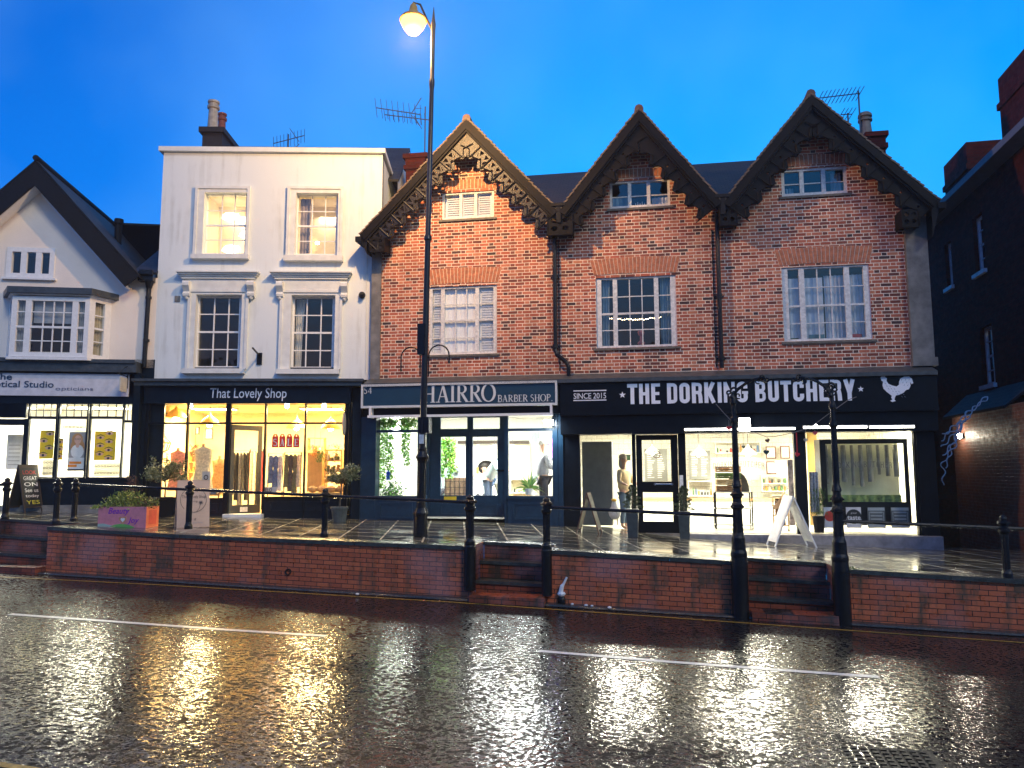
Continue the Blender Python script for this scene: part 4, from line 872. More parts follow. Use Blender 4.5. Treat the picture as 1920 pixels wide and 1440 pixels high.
# straighten: valleys shared
for i in (0, 1):
    a, b = GP[i][2], GP[i + 1][0]; um_ = (a[0] + b[0]) / 2; zm_ = min(a[1], b[1]) - .02
    sa = (GP[i][1][1] - a[1]) / (a[0] - GP[i][1][0]); sb = (GP[i + 1][1][1] - b[1]) / (GP[i + 1][1][0] - b[0])
    GP[i][2] = (um_, GP[i][1][1] - sa * (um_ - GP[i][1][0])); GP[i + 1][0] = (um_, GP[i + 1][1][1] - sb * (GP[i + 1][1][0] - um_))
uL, uR_ = F.px(714, 580)[0], F.px(1702, 560)[0]; wbz = F.px(1200, 700)[1]
def slope_z(P, Q, u): return P[1] + (Q[1] - P[1]) * (u - P[0]) / (Q[0] - P[0])
d_ = .10
outer = [(uL, wbz), (uR_, wbz), (uR_, slope_z(GP[2][1], GP[2][2], uR_) - d_), (GP[2][1][0], GP[2][1][1] - d_ - .05), (GP[2][0][0], GP[2][0][1] - d_), (GP[1][1][0], GP[1][1][1] - d_ - .05), (GP[1][0][0], GP[1][0][1] - d_), (GP[0][1][0], GP[0][1][1] - d_ - .05), (uL, slope_z(GP[0][0], GP[0][1], uL) - d_)]
BW = {'g1': (827.7, 358, 927.7, 411), 'g2': (1142, 336, 1257.6, 390), 'g3': (1463.5, 313, 1590, 367), 'w1': (803, 535, 933, 665), 'w2': (1116.5, 517, 1270, 652), 'w3': (1466.3, 497, 1634.6, 639.5)}
inset = lambda q: (q[0] + .015, q[1] + .015, q[2] - .015, q[3] - .015)
g = MB(F); g.slab(outer, [rect(*inset(F.r(*r))) for r in BW.values()], 0, .24); bwall = g.build('brick_wall', gold_brick, bk)
sillm = (mat('stone_sill', (.13, .115, .09), .6, var=.35, scale=12, bump=.5), .07, .05, .05)
def bwin(k, depth=.03, **kw): return window(bk, F, BW[k], depth=depth, frame=old_white, sill=sillm, back=room_dark, **kw)
curt_pale = mat('curtain_pale', (.50, .54, .60), .9, var=.12); lou = mat('shutter_white', (.70, .72, .74), .6, var=.05)
x, q = bwin('g1', cas=.07, vb=[(864, .07), (892, .07)], backd=.5)
g = MB(F)
for a, b in ((q[0] + .08, q[0] + (q[2] - q[0]) * .36), (q[0] + (q[2] - q[0]) * .37, q[0] + (q[2] - q[0]) * .64), (q[0] + (q[2] - q[0]) * .66, q[2] - .08)):
    z = q[1] + .1
    while z < q[3] - .1: g.box(a, b, .13, .16, z, z + .035); z += .055
    g.box(a, a + .05, .12, .17, q[1] + .07, q[3] - .07); g.box(b - .05, b, .12, .17, q[1] + .07, q[3] - .07)
g.build('louvred_shutter', lou, x)
x, q = bwin('g2', cas=.07, vb=[(1180.5, .08), (1216, .08)], hb=[366.8])
curtain(x, F, q[0] + .08, q[0] + .5, q[1] + .05, q[3] - .35, .22, curt_blue, 4); curtain(x, F, q[2] - .42, q[2] - .06, q[1] + .05, q[3] - .4, .22, curt_white, 4)
g = MB(F)
for k in range(5): uu = q[0] + .6 + k * .05; g.cyl((uu, .16, q[1] + .07), (uu, .16, q[1] + .16 + .03 * (k % 2)), .012, .006, n=6)
g.box(q[0] + .55, q[0] + .85, .14, .18, q[1] + .06, q[1] + .08); g.build('sill_ornament', old_white, x)
x, q = bwin('g3', cas=.08, vb=[(1503, .09), (1544, .09)], hb=[342.7])
curtain(x, F, q[0] + .1, q[0] + .3, q[1] + .05, q[3] - .4, .22, curt_blue, 3); curtain(x, F, q[2] - .32, q[2] - .1, q[1] + .05, q[3] - .1, .22, curt_grey, 3)
x, q = bwin('w1', cas=.07, cas_lr=.10, vb=[(830, .09), (894.5, .09), 854, 874.5], hb=[570, (600.6, .045), 633], backd=.6)
curtain(x, F, q[0] + .08, q[2] - .08, q[1] + .04, q[3] - .04, .125, mat('net_white', (.86, .87, .88), .9, var=.04), 14, amp=.006)
g = MB(F)
for a, b in ((q[0] + .12, q[0] + .36), (q[2] - .4, q[2] - .12)):
    z = q[1] + .1
    while z < q[3] - .1: g.box(a, b, .10, .112, z, z + .035); z += .06
g.build('louvred_shutter', lou, x)
x, q = bwin('w2', cas=.06, cas_lr=.14, vb=[(1153.8, .10), (1231.3, .10), 1181, 1204.3], hb=[555, (586.8, .045), 617.8])
curtain(x, F, q[0] + .12, q[0] + .33, q[1] + .05, q[3] - .05, .17, curt_blue, 3, taper=.1); curtain(x, F, q[2] - .36, q[2] - .12, q[1] + .05, q[3] - .05, .17, curt_blue, 4)
g = MB(F); r0 = random.Random(5); gm = emit('fairy_bulb', (1, .72, .4), 9.0)
for k in range(26):
    f = k / 25; uu = q[0] + .3 + (q[2] - q[0] - .6) * f; g.ball((uu, .5, q[1] + (q[3] - q[1]) * .47 - .04 * sin(pi * f) + r0.uniform(-.015, .015)), .013, 6)
g.build('fairy_lights', gm, x)
g = MB(F); uu, zz = F.px(1202, 628, -.3); g.ball((uu, .3, zz + .05), .08, 8); g.lathe([(.05, 0), (.09, .1), (.03, .16), (.03, .4)], (uu, .3, q[1] + .05), 8); g.build('sill_plant', mat('plant_pink', (.35, .12, .14), .7), x)
x, q = bwin('w3', cas=.06, cas_lr=.14, vb=[(1505, .11), (1590, .11), 1534.6, 1560], hb=[537.4, (572, .045), 604.7])
curtain(x, F, q[0] + .12, q[0] + (q[2] - q[0]) * .48, q[1] + .05, q[3] - .24, .16, curt_pale, 8, amp=.012); curtain(x, F, q[0] + (q[2] - q[0]) * .5, q[2] - .12, q[1] + .05, q[3] - .2, .19, curt_pale, 9)
def bx(nm, R, y, m): a = F.r(*R); g = MB(F); g.box(a[0], a[2], y, y + .08, a[1], a[3]); g.build(nm, m, x)
bx('sill_frame', (1520, 625, 1549, 639), .14, mat('teal_box', (.03, .12, .15), .5)); bx('red_cushion', (1600, 624, 1620, 636), .14, mat('red_cloth', (.35, .01, .02), .8)); bx('sill_plant', (1485, 632, 1500, 639), .14, mat('leaf_dark', (.03, .07, .03), .7))
# soldier arches
def arch(R, tb):
    a = F.r(*R); g = MB(F); gm = MB(F); n = max(12, int((a[2] - a[0]) / .088)); u0, z0, u1, z1 = a; sk = tb; cc = (u0 + u1) / 2
    rise = .03
    top = [(u0 + (u1 - u0) * i / n, z1 + rise * sin(pi * i / n)) for i in range(n + 1)]; bot = [(cc + (t[0] - cc) * (1 - sk), z0 + rise * sin(pi * i / n)) for i, t in enumerate(top)]
    gm.slab(bot + top[::-1], [], -.003, .02); gm.build('arch_mortar', arch_mortar, bwall)
    e = .0075
    for i in range(n):
        q = [(bot[i][0] + e, bot[i][1] + .004), (bot[i + 1][0] - e, bot[i + 1][1] + .004), (top[i + 1][0] - e, top[i + 1][1] - .004), (top[i][0] + e, top[i][1] - .004)]
        g.slab(q, [], -.009, .0)
    return g.build('brick_arch', arch_brick, bwall)
arch((827, 338.5, 932, 356), .03); arch((1142, 318, 1257, 333.5), .03); arch((1466, 292, 1590, 310), .03)
arch((790, 504, 941, 533), .09); arch((1106, 484, 1276, 514), .09); arch((1452, 465, 1638, 495), .09)
# pilasters
g = MB(F); a = F.r(697, 470, 716, 700); g.box(a[0], uL + .01, -.06, .2, wbz, a[3] + .3); g.build('timber_pilaster', grey_stone, bk)
g = MB(F); a = F.r(1692, 430, 1738, 690); g.box(uR_ - .005, a[2] + .05, -.10, .3, wbz, a[3] + .4); g.box(uR_ - .02, a[2] + .09, -.15, .3, wbz, wbz + .18); g.build('stone_pilaster', grey_stone, bk)
g = MB(F); g.quad((a[2] + .05, -.0, -.5), (a[2] + .05, 9, -.5), (a[2] + .05, 9, a[3] + .6), (a[2] + .05, 0, a[3] + .6)); ba = F.r(697, 470, 716, 700); g.build('side_wall', dark_brick, bk); g = MB(F); g.quad((ba[0], -.0, wbz), (ba[0], 9, wbz), (ba[0], 9, a[3] + .6), (ba[0], 0, a[3] + .6)); g.build('side_wall', dark_brick, bk)
uRR = a[2] + .05
# roofs
zmr = F.px(1200, 315, -4.2)[1]; g = MB(F); YB = 4.4
for i, (Lp, Ap, Rp) in enumerate(GP):
    zA = Ap[1]
    roofquad(g, (Lp[0], YB, Lp[1]), (Lp[0], -OG, Lp[1]), (Ap[0], -OG, zA), (Ap[0], YB, zA)); roofquad(g, (Rp[0], -OG, Rp[1]), (Rp[0], YB, Rp[1]), (Ap[0], YB, zA), (Ap[0], -OG, zA))
zE = GP[0][2][1] - .1
roofquad(g, (GP[0][0][0] + .2, .5, zE + .1), (GP[2][2][0] - .2, .5, zE + .1), (GP[2][2][0] - .2, 4.2, zmr), (GP[0][0][0] + .2, 4.2, zmr)); roofquad(g, (GP[2][2][0] - .2, 8.6, zE - .2), (GP[0][0][0] + .2, 8.6, zE - .2), (GP[0][0][0] + .2, 4.2, zmr), (GP[2][2][0] - .2, 4.2, zmr))
brf = g.build('roof', roof_tile, bk)
g = MB(F)
for Lp, Ap, Rp in GP: 
    g.tube([(Ap[0], -OG - .03, Ap[1] + .0), (Ap[0], YB, Ap[1] + .0)], .10, 8)
g.build('ridge_tiles', mat('ridge_clay', (.09, .045, .03), .6, var=.3), brf)
# verge tiles: small ragged tile ends along each slope
g = MB(F); r0 = random.Random(3)
for Lp, Ap, Rp in GP:
    for e_ in (Lp, Rp):
        a, b = V(e_), V(Ap); L_ = (b - a).length; d = (b - a) / L_; nn = V((d.y, -d.x)) if d.x > 0 else V((-d.y, d.x)); n = int(L_ / .11)
        for k in range(n):
            p = a + d * (L_ * k / n); q_ = a + d * (L_ * (k + 1.05) / n); o1 = -.015 + r0.uniform(-.008, .008); y_ = -OG - .035 + r0.uniform(-.01, .01)
            g.slab([tuple(p + nn * (o1 - .028)), tuple(q_ + nn * (o1 + .0)), tuple(q_ + nn * (o1 + .03)), tuple(p + nn * (o1 + .01))], [], y_, -OG + .1)
g.build('verge_tiles', mat('verge_clay', (.12, .085, .055), .6, var=.4, scale=30), brf)
# carved bargeboards
def carved(parent, e_, Ap, seed):
    a, b = V(e_), V(Ap); L_ = (b - a).length; d = (b - a) / L_; n = V((d.y, -d.x)) if d.x > 0 else V((-d.y, d.x)); tn = abs(d.y / d.x)
    f = lambda s, dd: tuple(a + d * s + n * dd)
    g = MB(F); board(g, e_, Ap, .03, .15, -OG - .05, -OG + .02); board(g, e_, Ap, .155, .19, -OG - .075, -OG - .02); board(g, e_, Ap, .195, .235, -OG - .045, -OG + .02)
    cw_ = carved_lit if seed in (0, 9) else brown_wood; m = g.build('bargeboard', brown_wood, parent)
    U_ = .40; D0 = .238; D1 = .60; N_ = int((L_ - D1 * tn * .6) / U_); U_ = (L_ - D1 * tn * .55) / N_
    inner = [(0.02, D1 + .12)]
    for k in range(N_):
        s = k * U_; inner += [(s + .10 * U_, D1 + .02), (s + .3 * U_, D1 + .03), (s + .45 * U_, D1 - .05), (s + .62 * U_, D1 - .13), (s + .80 * U_, D1 - .11), (s + .92 * U_, D1 - .03), (s + .99 * U_, D1 + .015)]
    smax = lambda dd: L_ - dd * tn
    inner = [(min(s, smax(dd) - .004), dd) for s, dd in inner if s < smax(dd) + .03]
    inner.append((smax(D1 - .0), D1))
    outer_ = [f(0.02, D0)] + [f(*p) for p in inner] + [f(smax(D0), D0)]
    holes = []
    for k in range(N_):
        s = (k + .5) * U_
        if s + .2 > smax(D1) - .08: continue
        def poly(cs, cd, r, nn_, ph, sq=1): return [f(cs + r * cos(2 * pi * i / nn_ + ph), cd + r * sq * sin(2 * pi * i / nn_ + ph)) for i in range(nn_)]
        holes.append([f(s - .15, D0 + .05), f(s - .03, D0 + .04), f(s - .07, D0 + .16)]); holes.append([f(s + .03, D0 + .04), f(s + .15, D0 + .05), f(s + .07, D0 + .16)])
        if seed not in (0, 9): holes = holes[:-2] + [poly(s, D0 + .12, .03, 6, 0)]; continue
        holes.append(poly(s, D0 + .21, .038, 6, 0)); holes.append([f(s - .16, D0 + .12), f(s - .09, D0 + .22), f(s - .15, D0 + .28)]); holes.append([f(s + .16, D0 + .11), f(s + .13, D0 + .19), f(s + .09, D0 + .20)])
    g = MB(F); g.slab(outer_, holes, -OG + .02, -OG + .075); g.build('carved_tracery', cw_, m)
    g = MB(F)
    for k in range(N_ + 1):
        s = k * U_ + .02
        if s > smax(D1) - .05: continue
        p0, p1 = f(s, D0), f(s + .0, D1 - .02); g.tube([(p0[0], -OG - .005, p0[1]), (p1[0], -OG - .005, p1[1])], .014, 5)
        p0, p1, p2 = f(s + .03, D1 - .03), f(s + .16, D1 - .15), f(s + U_ - .03, D1 - .06); g.tube([(p[0], -OG - .004, p[1]) for p in (p0, p1, p2)], .012, 5)
        c = f(s + U_ * .08, D1 + .0); g.ball((c[0], -OG + .01, c[1]), .032, 6)
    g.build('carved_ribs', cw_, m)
    g = MB(F); # soffit under the verge
    g.quad((a.x, -OG, a.y - .07), (b.x, -OG, b.y - .07), (b.x, .0, b.y - .07), (a.x, 0, a.y - .07)); g.build('soffit', black_wood, m)
for i, (Lp, Ap, Rp) in enumerate(GP): carved(bk, Lp, Ap, i); carved(bk, Rp, Ap, i + 9)
# drops at the valleys and corners
def drop(R, gl=False):
    q = F.r(*R, off=OG); g = MB(F); w_ = (q[2] - q[0]); h_ = q[3] - q[1]; hs_ = []
    for i in range(2):
        for j in range(2):
            cx, cz = q[0] + w_ * (.27 + .46 * i), q[1] + h_ * (.28 + .42 * j); hs_.append([(cx + .3 * w_ * .5 * cos(k * pi / 3), cz + .28 * h_ * .5 * sin(k * pi / 3)) for k in range(6)])
    g.slab(rect(*q), [h[::-1] for h in hs_], -OG + .0, -OG + .06); g.box(q[0] - .01, q[2] + .01, -OG - .01, -OG + .08, q[1] - .03, q[1]); g.box(q[0] - .02, q[0], -OG - .02, .0, q[1], q[3]); g.box(q[2], q[2] + .02, -OG - .02, 0, q[1], q[3]); g.box(q[0] + .02, q[2] - .02, -OG + .09, 0, q[1] + .05, q[1] + .10)
    return g.build('valley_drop', brown_wood, bk)
drop((1027, 402, 1072, 438)); drop((1351, 387, 1381, 420)); drop((694, 444, 720, 470)); drop((1692, 392, 1722, 424))
g = MB(F)
for i in (0, 1):
    u = GP[i][2][0]; z = GP[i][2][1] + .12; g.box(u - .16, u + .16, -OG - .06, .3, z - .02, z + .05); g.box(u - .05, u + .05, -OG - .04, .3, z - .4, z)
e = GP[2][2]; g.box(e[0] - .05, e[0] + .10, -OG - .05, 8, e[1] - .16, e[1] - .04); e = GP[0][0]; g.box(e[0] - .10, e[0] + .05, -OG - .05, 8, e[1] - .16, e[1] - .04)
g.add([(e[0], -OG, e[1] - .06), (ba[0], -OG, e[1] - .06), (ba[0], -OG, e[1] - .45), (e[0], 5, e[1] - .06), (ba[0], 5, e[1] - .06), (ba[0], 5, e[1] - .45)], [(0, 1, 2), (0, 2, 5, 3)])
e = GP[2][2]; g.add([(e[0], -OG, e[1] - .06), (uRR, -OG, e[1] - .06), (uRR, -OG, e[1] - .75), (e[0], 5, e[1] - .06), (uRR, 5, e[1] - .06), (uRR, 5, e[1] - .75)], [(0, 1, 2), (0, 2, 5, 3)])
g.build('gutter', black_wood, bk)
for (x0, ya, x1, yb_, hop) in ((1040, 440, 1041, 655, True), (1346, 425, 1352, 690, False)):
    g = MB(F); u0, z0 = F.px(x0, ya, .1); u1, z1 = F.px(x1, yb_, .1); um_ = (u0 + u1) / 2
    pth = [(um_, -.1, z0 + .3), (um_, -.1, z1)]
    if hop: u2, z2 = F.px(1066, 684, .15); u3, z3 = F.px(1067, 704, .15); pth += [(um_ + .03, -.12, z1 - .12), (u2 - .05, -.15, z2 + .06), (u2, -.15, z2 - .05), (u2, -.15, z3)]
    g.tube(pth, .05, 8)
    for yy in ((520, 650) if hop else (555, 672)): zz = F.px(x0, yy, .1)[1]; g.cyl((um_, -.1, zz - .05), (um_, -.1, zz + .05), .068, n=8); g.box(um_ - .1, um_ + .1, -.05, 0, zz - .02, zz + .02)
    g.build('downpipe', iron, bk)
g = MB(F); u0, z0 = F.px(1336, 430, .03); u1, z1 = F.px(1341, 688, .03); g.tube([((u0 + u1) / 2, -.015, z0), ((u0 + u1) / 2, -.015, z1)], .012, 5); g.build('wall_cable', black_wood, bk); g = MB(F); u0, z0 = F.px(1047, 450, .03); g.tube([(u0, -.015, z0), (u0, -.015, z1)], .01, 5); g.build('wall_cable', black_wood, bk)
# lead roof of the shop fascia
fz1 = F.px(1400, 694, .1)[1]; flz = F.px(1400, 703, .4)[1]; fb0, fb1 = F.px(688, 715, .3)[0], F.px(1757, 730, .3)[0]
g = MB(F); a, b = fb0 - .05, fb1
g.add([(a, .0, wbz + .02), (b, 0, wbz + .02), (b, -.40, flz), (a, -.40, flz), (a, -.40, flz - .08), (b, -.40, flz - .08), (a, 0, flz - .08), (b, 0, flz - .08)], [(3, 2, 1, 0), (4, 5, 2, 3), (6, 7, 5, 4), (1, 2, 5, 7), (0, 6, 4, 3)]); g.build('fascia_roof', lead, bk)
# ---- butchery fascia
uj = F.px(1050, 740, .3)[0]; zf0, zf1 = F.px(1400, 772, .3)[1], flz - .085
bs = thing('shop_sign', 'black fascia of the butchery with large white capitals, two stars and a white rooster', 'shop sign', F.off(uj, -.3, zf0)); g = MB(F)
g.box(uj, fb1, -.32, -.02, zf0, zf1); g.box(uj, fb1, -.35, -.3201, zf0 - .03, zf0 + .03); g.build('sign_board', black_paint, bs)
word(BEBAS, 'THE DORKING BUTCHERY', F, (1176, 715.5, 1604, 754.5), .32, letter_white, 'lettering', bs, gap=.045)
txt('SINCE 2015', F, (1075.5, 737, 1136.5, 747.5), .323, letter_white, 'lettering', bs, bold=.0, spacing=.95)
g = MB(F)
for yy in (732.5, 750.5): q = F.r(1075, yy - 1, 1137, yy + .8, .33); g.box(q[0], q[2], -.326, -.3201, q[1], q[3])
u, z = F.px(1167, 740.5, .33); star(g, u, z, .075, -.33); u, z = F.px(1614, 729.5, .33); star(g, u, z, .065, -.33); g.build('rules_and_stars', letter_white, bs)
RO = [(400, 92), (393, 70), (402, 55), (412, 62), (420, 55), (428, 68), (440, 75), (437, 95), (450, 115), (480, 128), (510, 135), (528, 122), (528, 100), (540, 75), (565, 62), (600, 60), (622, 78), (632, 110), (620, 118), (610, 100), (612, 130), (600, 155), (580, 160), (560, 180), (530, 195), (505, 200), (498, 215), (495, 232), (505, 240), (480, 248), (463, 239), (480, 230), (470, 212), (478, 205), (470, 198), (440, 175), (415, 150), (408, 125), (412, 100)]
g = MB(F); P_ = [F.px(1550 + x / 3.89, 690 + y / 3.89, .33) for x, y in RO]; g.slab(P_, [], -.33, -.3205); g.build('rooster_emblem', letter_white, bs)
g = MB(F); fm = mat('feather_grey', (.2, .25, .33), .6); r0 = random.Random(8)
for (x, y, dx, dy) in [(425 + k * 11, 110 + k * 6.5 + (k % 3) * 12, 10, 9) for k in range(14)] + [(545 + k * 9, 90 + (k % 3) * 20, 6, -12) for k in range(7)]:
    a = F.px(1550 + x / 3.89, 690 + y / 3.89, .332); b = F.px(1550 + (x + dx) / 3.89, 690 + (y + dy) / 3.89, .332); g.tube([(a[0], -.331, a[1]), (b[0], -.331, b[1])], [.007, .002], 4)
g.build('feather_lines', fm, bs)
# ---- barber sign
q = F.r(678, 717.5, 1045, 762.5, .36); brs = thing('shop_sign', 'teal blue fascia sign of the barber shop with pale serif capitals and a pale frame', 'shop sign', F.off(q[0], -.36, q[1])); g = MB(F); g.box(q[0] + .03, q[2] - .03, -.37, -.1, q[1] + .03, q[3] - .03); g.build('sign_board', sign_blue, brs)
g = MB(F); g.slab(rect(*q), [rect(q[0] + .045, q[1] + .05, q[2] - .045, q[3] - .05)[::-1]], -.40, -.11); g.build('sign_frame', letter_cream, brs)
word(SERIF, 'HAIRRO', F, (791, 721.5, 929, 754), .372, letter_cream, 'lettering', brs, gap=.01); word(SERIF, 'BARBER SHOP.', F, (933, 740, 1036, 753), .372, letter_cream, 'lettering', brs, gap=.04); word(SERIF, '54', F, (682, 726, 698, 738.5), .372, letter_cream, 'lettering', brs)
# ---- barber shopfront
tz0 = F.px(861, 779, .05)[1]; pzb = F.px(861, 976, .05)[1] - .12
g = MB(F); g.box(fb0, uj, -.24, .3, tz0, q[1] + .1); g.box(uj, fb1, -.25, .3, F.px(1400, 812, .0)[1], zf0 - .001); g.build('fascia_lower', black_paint, bk)
aw = F.r(690, 776.5, 1037, 781, .42); g = MB(F); g.box(aw[0], aw[2], -.46, -.40, aw[1], aw[3]); g.box(aw[0] + .02, aw[0] + .07, -.42, -.2, aw[1], aw[3] + .2); g.box(aw[2] - .07, aw[2] - .02, -.42, -.2, aw[1], aw[3] + .2); g.build('awning_bar', white_paint, bk)
Lw = (705, 783, 783, 930); Rw = (953, 782, 1036, 930); ta = F.px(861, 807, .05)[1]
g = MB(F); a = F.px(683, 850, .05)[0]; b = F.px(705, 850, .05)[0]; ql = F.r(*Lw, off=.05); qr = F.r(*Rw, off=.05); ue_ = F.px(1056, 850, .05)[0]
g.box(a - .15, ql[0], -.08, .15, pzb, tz0); g.box(qr[2], ue_, -.08, .15, pzb, tz0); g.box(qr[2] + .02, qr[2] + .12, -.10, -.08, pzb, tz0)
g.box(ql[0], ql[2] + .05, -.07, .12, pzb, ql[1]); g.box(qr[0] - .05, qr[2], -.07, .12, pzb, qr[1]); 
for qq in (ql, qr): g.box(qq[0] - .02, qq[2] + .02, -.11, .12, qq[1] - .06, qq[1]); g.slab(rect(qq[0] + .1, pzb + .15, qq[2] - .1, qq[1] - .15), [rect(qq[0] + .14, pzb + .19, qq[2] - .14, qq[1] - .19)[::-1]], -.09, -.0701); g.box(qq[0], qq[2], -.05, .05, ta - .03, ta + .03)
for x_ in (ql[2], qr[0] - .08): g.box(x_, x_ + .08, -.07, .03, pzb, tz0)
g.build('shopfront', blue_paint, bk)
DY = .85; dl, dz0, dr_, dz1 = F.r(803, 782, 951, 975, off=-DY); g = MB(F)
leafs = [F.r(826, 819, 873, 929, off=-DY), F.r(886, 819, 932.5, 929, off=-DY)]; trn = [F.r(826, 783, 876, 804, off=-DY), F.r(887, 783, 937, 804, off=-DY)]
g.slab(rect(dl, dz0 - .3, dr_, tz0 + .1), [rect(*h)[::-1] for h in leafs + trn], DY, DY + .06)
for h in leafs: g.slab(rect(h[0] - .01, dz0 + .1, h[2] + .01, h[1] - .2), [rect(h[0] + .04, dz0 + .15, h[2] - .04, h[1] - .25)[::-1]], DY - .02, DY - .0005)
g.box((leafs[0][2] + leafs[1][0]) / 2 - .01, (leafs[0][2] + leafs[1][0]) / 2 + .012, DY - .012, DY, dz0 - .1, leafs[0][3] + .1)
bd = g.build('double_door', blue_paint, bk)
g = MB(F); h = F.r(833, 931, 856, 938, off=-DY); g.box(h[0], h[2], DY - .03, DY - .021, h[1], h[3]); g.build('letter_plate', mat('brass_yellow', (.75, .5, .02), .4), bd); g = MB(F); h = F.px(942, 882, -DY); g.box(h[0] - .1, h[0] + .04, DY - .05, DY - .0, h[1] - .02, h[1] + .02); g.build('handle', iron, bd)
g = MB(F)
for s_, a in ((0, ql[2] + .04), (1, qr[0] - .04)):      # returns of the recess
    e_ = dl if s_ == 0 else dr_
    g.add([(a, .0, pzb), (e_, DY, pzb), (e_, DY, ql[1]), (a, 0, ql[1])], [(0, 1, 2, 3)]); g.add([(a, .0, tz0 - .02), (e_, DY, tz0 - .02), (e_, DY, tz0 - .08), (a, 0, tz0 - .08)], [(0, 1, 2, 3)])
    g.box(min(a, e_) if 0 else e_ - .04, e_ + .04, DY - .06, DY - .01, pzb, tz0)
g.build('recess_panel', blue_paint, bk)
g = MB(F)
for qq in (ql, qr): g.quad((qq[0], 0, qq[1]), (qq[2], 0, qq[1]), (qq[2], 0, tz0), (qq[0], 0, tz0))
for h in leafs + trn: g.quad((h[0], DY + .03, h[1]), (h[2], DY + .03, h[1]), (h[2], DY + .03, h[3]), (h[0], DY + .03, h[3]))
for s_, a in ((0, ql[2] + .04), (1, qr[0] - .04)): e_ = dl if s_ == 0 else dr_; g.quad((a, 0, ql[1]), (e_, DY, ql[1]), (e_, DY, tz0 - .08), (a, 0, tz0 - .08))
g.build('pane', shop_glass, bk)
bfz = pzb + .15
room(bk, F, ql[0] - .1, uj - .2, bfz, tz0 + .25, .06, 4.6, shop_white); g = MB(F); g.quad((ql[2], -.0, bfz + .01), (qr[0], -.0, bfz + .01), (dr_, DY, bfz + .01), (dl, DY, bfz + .01)); g.build('door_step', grey_stone, bk)
# ---- butchery shopfront
g = MB(F); g.slab(rect(fb0 - .1, pzb - .4, uj + .4, wbz + .1), [rect(ql[0], pzb - .3, qr[2], tz0)[::-1]], .155, .2); g.build('ground_floor_wall', navy, bk)
B1 = F.r(1088, 812, 1186, 996); B2 = F.r(1287, 811, 1491, 999); B3 = F.r(1513, 806, 1717, 1002); DT = F.r(1204, 825, 1258, 903, -.06); DB = F.r(1206, 923, 1262, 978, -.06); pz2 = F.px(1500, 1001)[1]; bt = B2[3]
g = MB(F); zlow = B1[1] - .35
g.slab([(F.px(1057, 900)[0], zlow), (fb1 - .02, zlow), (fb1 - .02, bt + .15), (F.px(1057, 900)[0], bt + .15)], [rect(*B1)[::-1], rect(F.px(1193, 900)[0], zlow + .2, F.px(1273, 900)[0], bt - .02)[::-1], rect(B2[0], pz2, B2[2], bt)[::-1], rect(B3[0], pz2, B3[2], bt)[::-1]], -.04, .10)
g.box(B3[2] + .03, fb1 - .04, -.10, -.0401, pz2 - .4, bt + .1)
bsf = g.build('shopfront', black_paint, bk)
g = MB(F); dd0, dd1 = F.px(1193, 900, -.06)[0], F.px(1273, 900, -.06)[0]; dzb = min(F.px(1230, 993)[1], pz2, B1[1]) - .012
g.slab(rect(dd0 + .01, dzb - .02, dd1 - .01, bt - .03), [rect(*DT)[::-1], rect(*DB)[::-1]], .05, .10); bdo = g.build('door', black_paint, bk)
g = MB(F); h = F.px(1228, 908, 0), F.px(1260, 906, 0); g.tube([(h[0][0], .0, h[0][1]), (h[1][0], .0, h[0][1])], .018, 8); g.cyl((h[0][0], .05, h[0][1]), (h[0][0], -.0, h[0][1]), .03, n=8); g.cyl((h[1][0], .05, h[0][1]), (h[1][0], -.0, h[0][1]), .03, n=8); g.build('door_pull', mat('steel', (.5, .5, .5), .25, metal=1), bdo)
g = MB(F); h = F.r(1274, 891, 1281, 915, .05); g.box(h[0], h[2], -.06, -.0405, h[1], h[3]); g.build('letter_box', old_white, bdo)
g = MB(F); h = F.px(1231, 852, -.04); n = 20; R1, R2 = .085, .066
g.add([(h[0] + R1 * cos(2 * pi * i / n), .046, h[1] + R1 * sin(2 * pi * i / n)) for i in range(n)] + [(h[0] + R2 * cos(2 * pi * i / n), .046, h[1] + R2 * sin(2 * pi * i / n)) for i in range(n)], [(i, (i + 1) % n, n + (i + 1) % n, n + i) for i in range(n)])
g.tube([(h[0] - .035, .046, h[1] + .01), (h[0], .046, h[1] - .03), (h[0] + .04, .046, h[1] + .035)], .007, 4); g.build('round_sticker', mat('sticker_dark', (.08, .02, .02), .5), bdo)
g = MB(F)
for h in (B1, (B2[0], pz2, B2[2], bt), (B3[0], pz2, B3[2], bt)): g.quad((h[0], .03, h[1]), (h[2], .03, h[1]), (h[2], .03, h[3]), (h[0], .03, h[3]))
for h in (DT, DB): g.quad((h[0], .07, h[1]), (h[2], .07, h[1]), (h[2], .07, h[3]), (h[0], .07, h[3]))
g.build('pane', shop_glass, bk)
# window lettering on arcs
def arcword(s, F, xs_, y0, rise, h, y, m, parent, name='window_lettering'):
    g = MB(F); a = F.px(xs_[0], y0)[0]; b = F.px(xs_[1], y0)[0]; zc = F.px((xs_[0] + xs_[1]) / 2, y0)[1]; n = len(s); tot = sum(BEBAS[c][0] + .07 for c in s); hh = h; k = (b - a) / (tot * hh); x = a
    for c in s:
        xm = x + BEBAS[c][0] * hh * k / 2; f = (xm - a) / (b - a) * 2 - 1; thin = [(sg[0], (sg[1] if not isinstance(sg[1], list) else sg[1][0]) * .62) + tuple(sg[2:]) for sg in BEBAS[c][1]]
        strokes(g, thin, x, zc + rise * (1 - f * f) - hh / 2, hh, k, y); x += (BEBAS[c][0] + .07) * hh * k
    return g.build(name, m, parent)
sg_ = mat('sticker_grey', (.22, .22, .20), .6)
arcword('DORKING BUTCHER', F, (1337, 1435), 874, .05, .14, .025, sg_, bk)
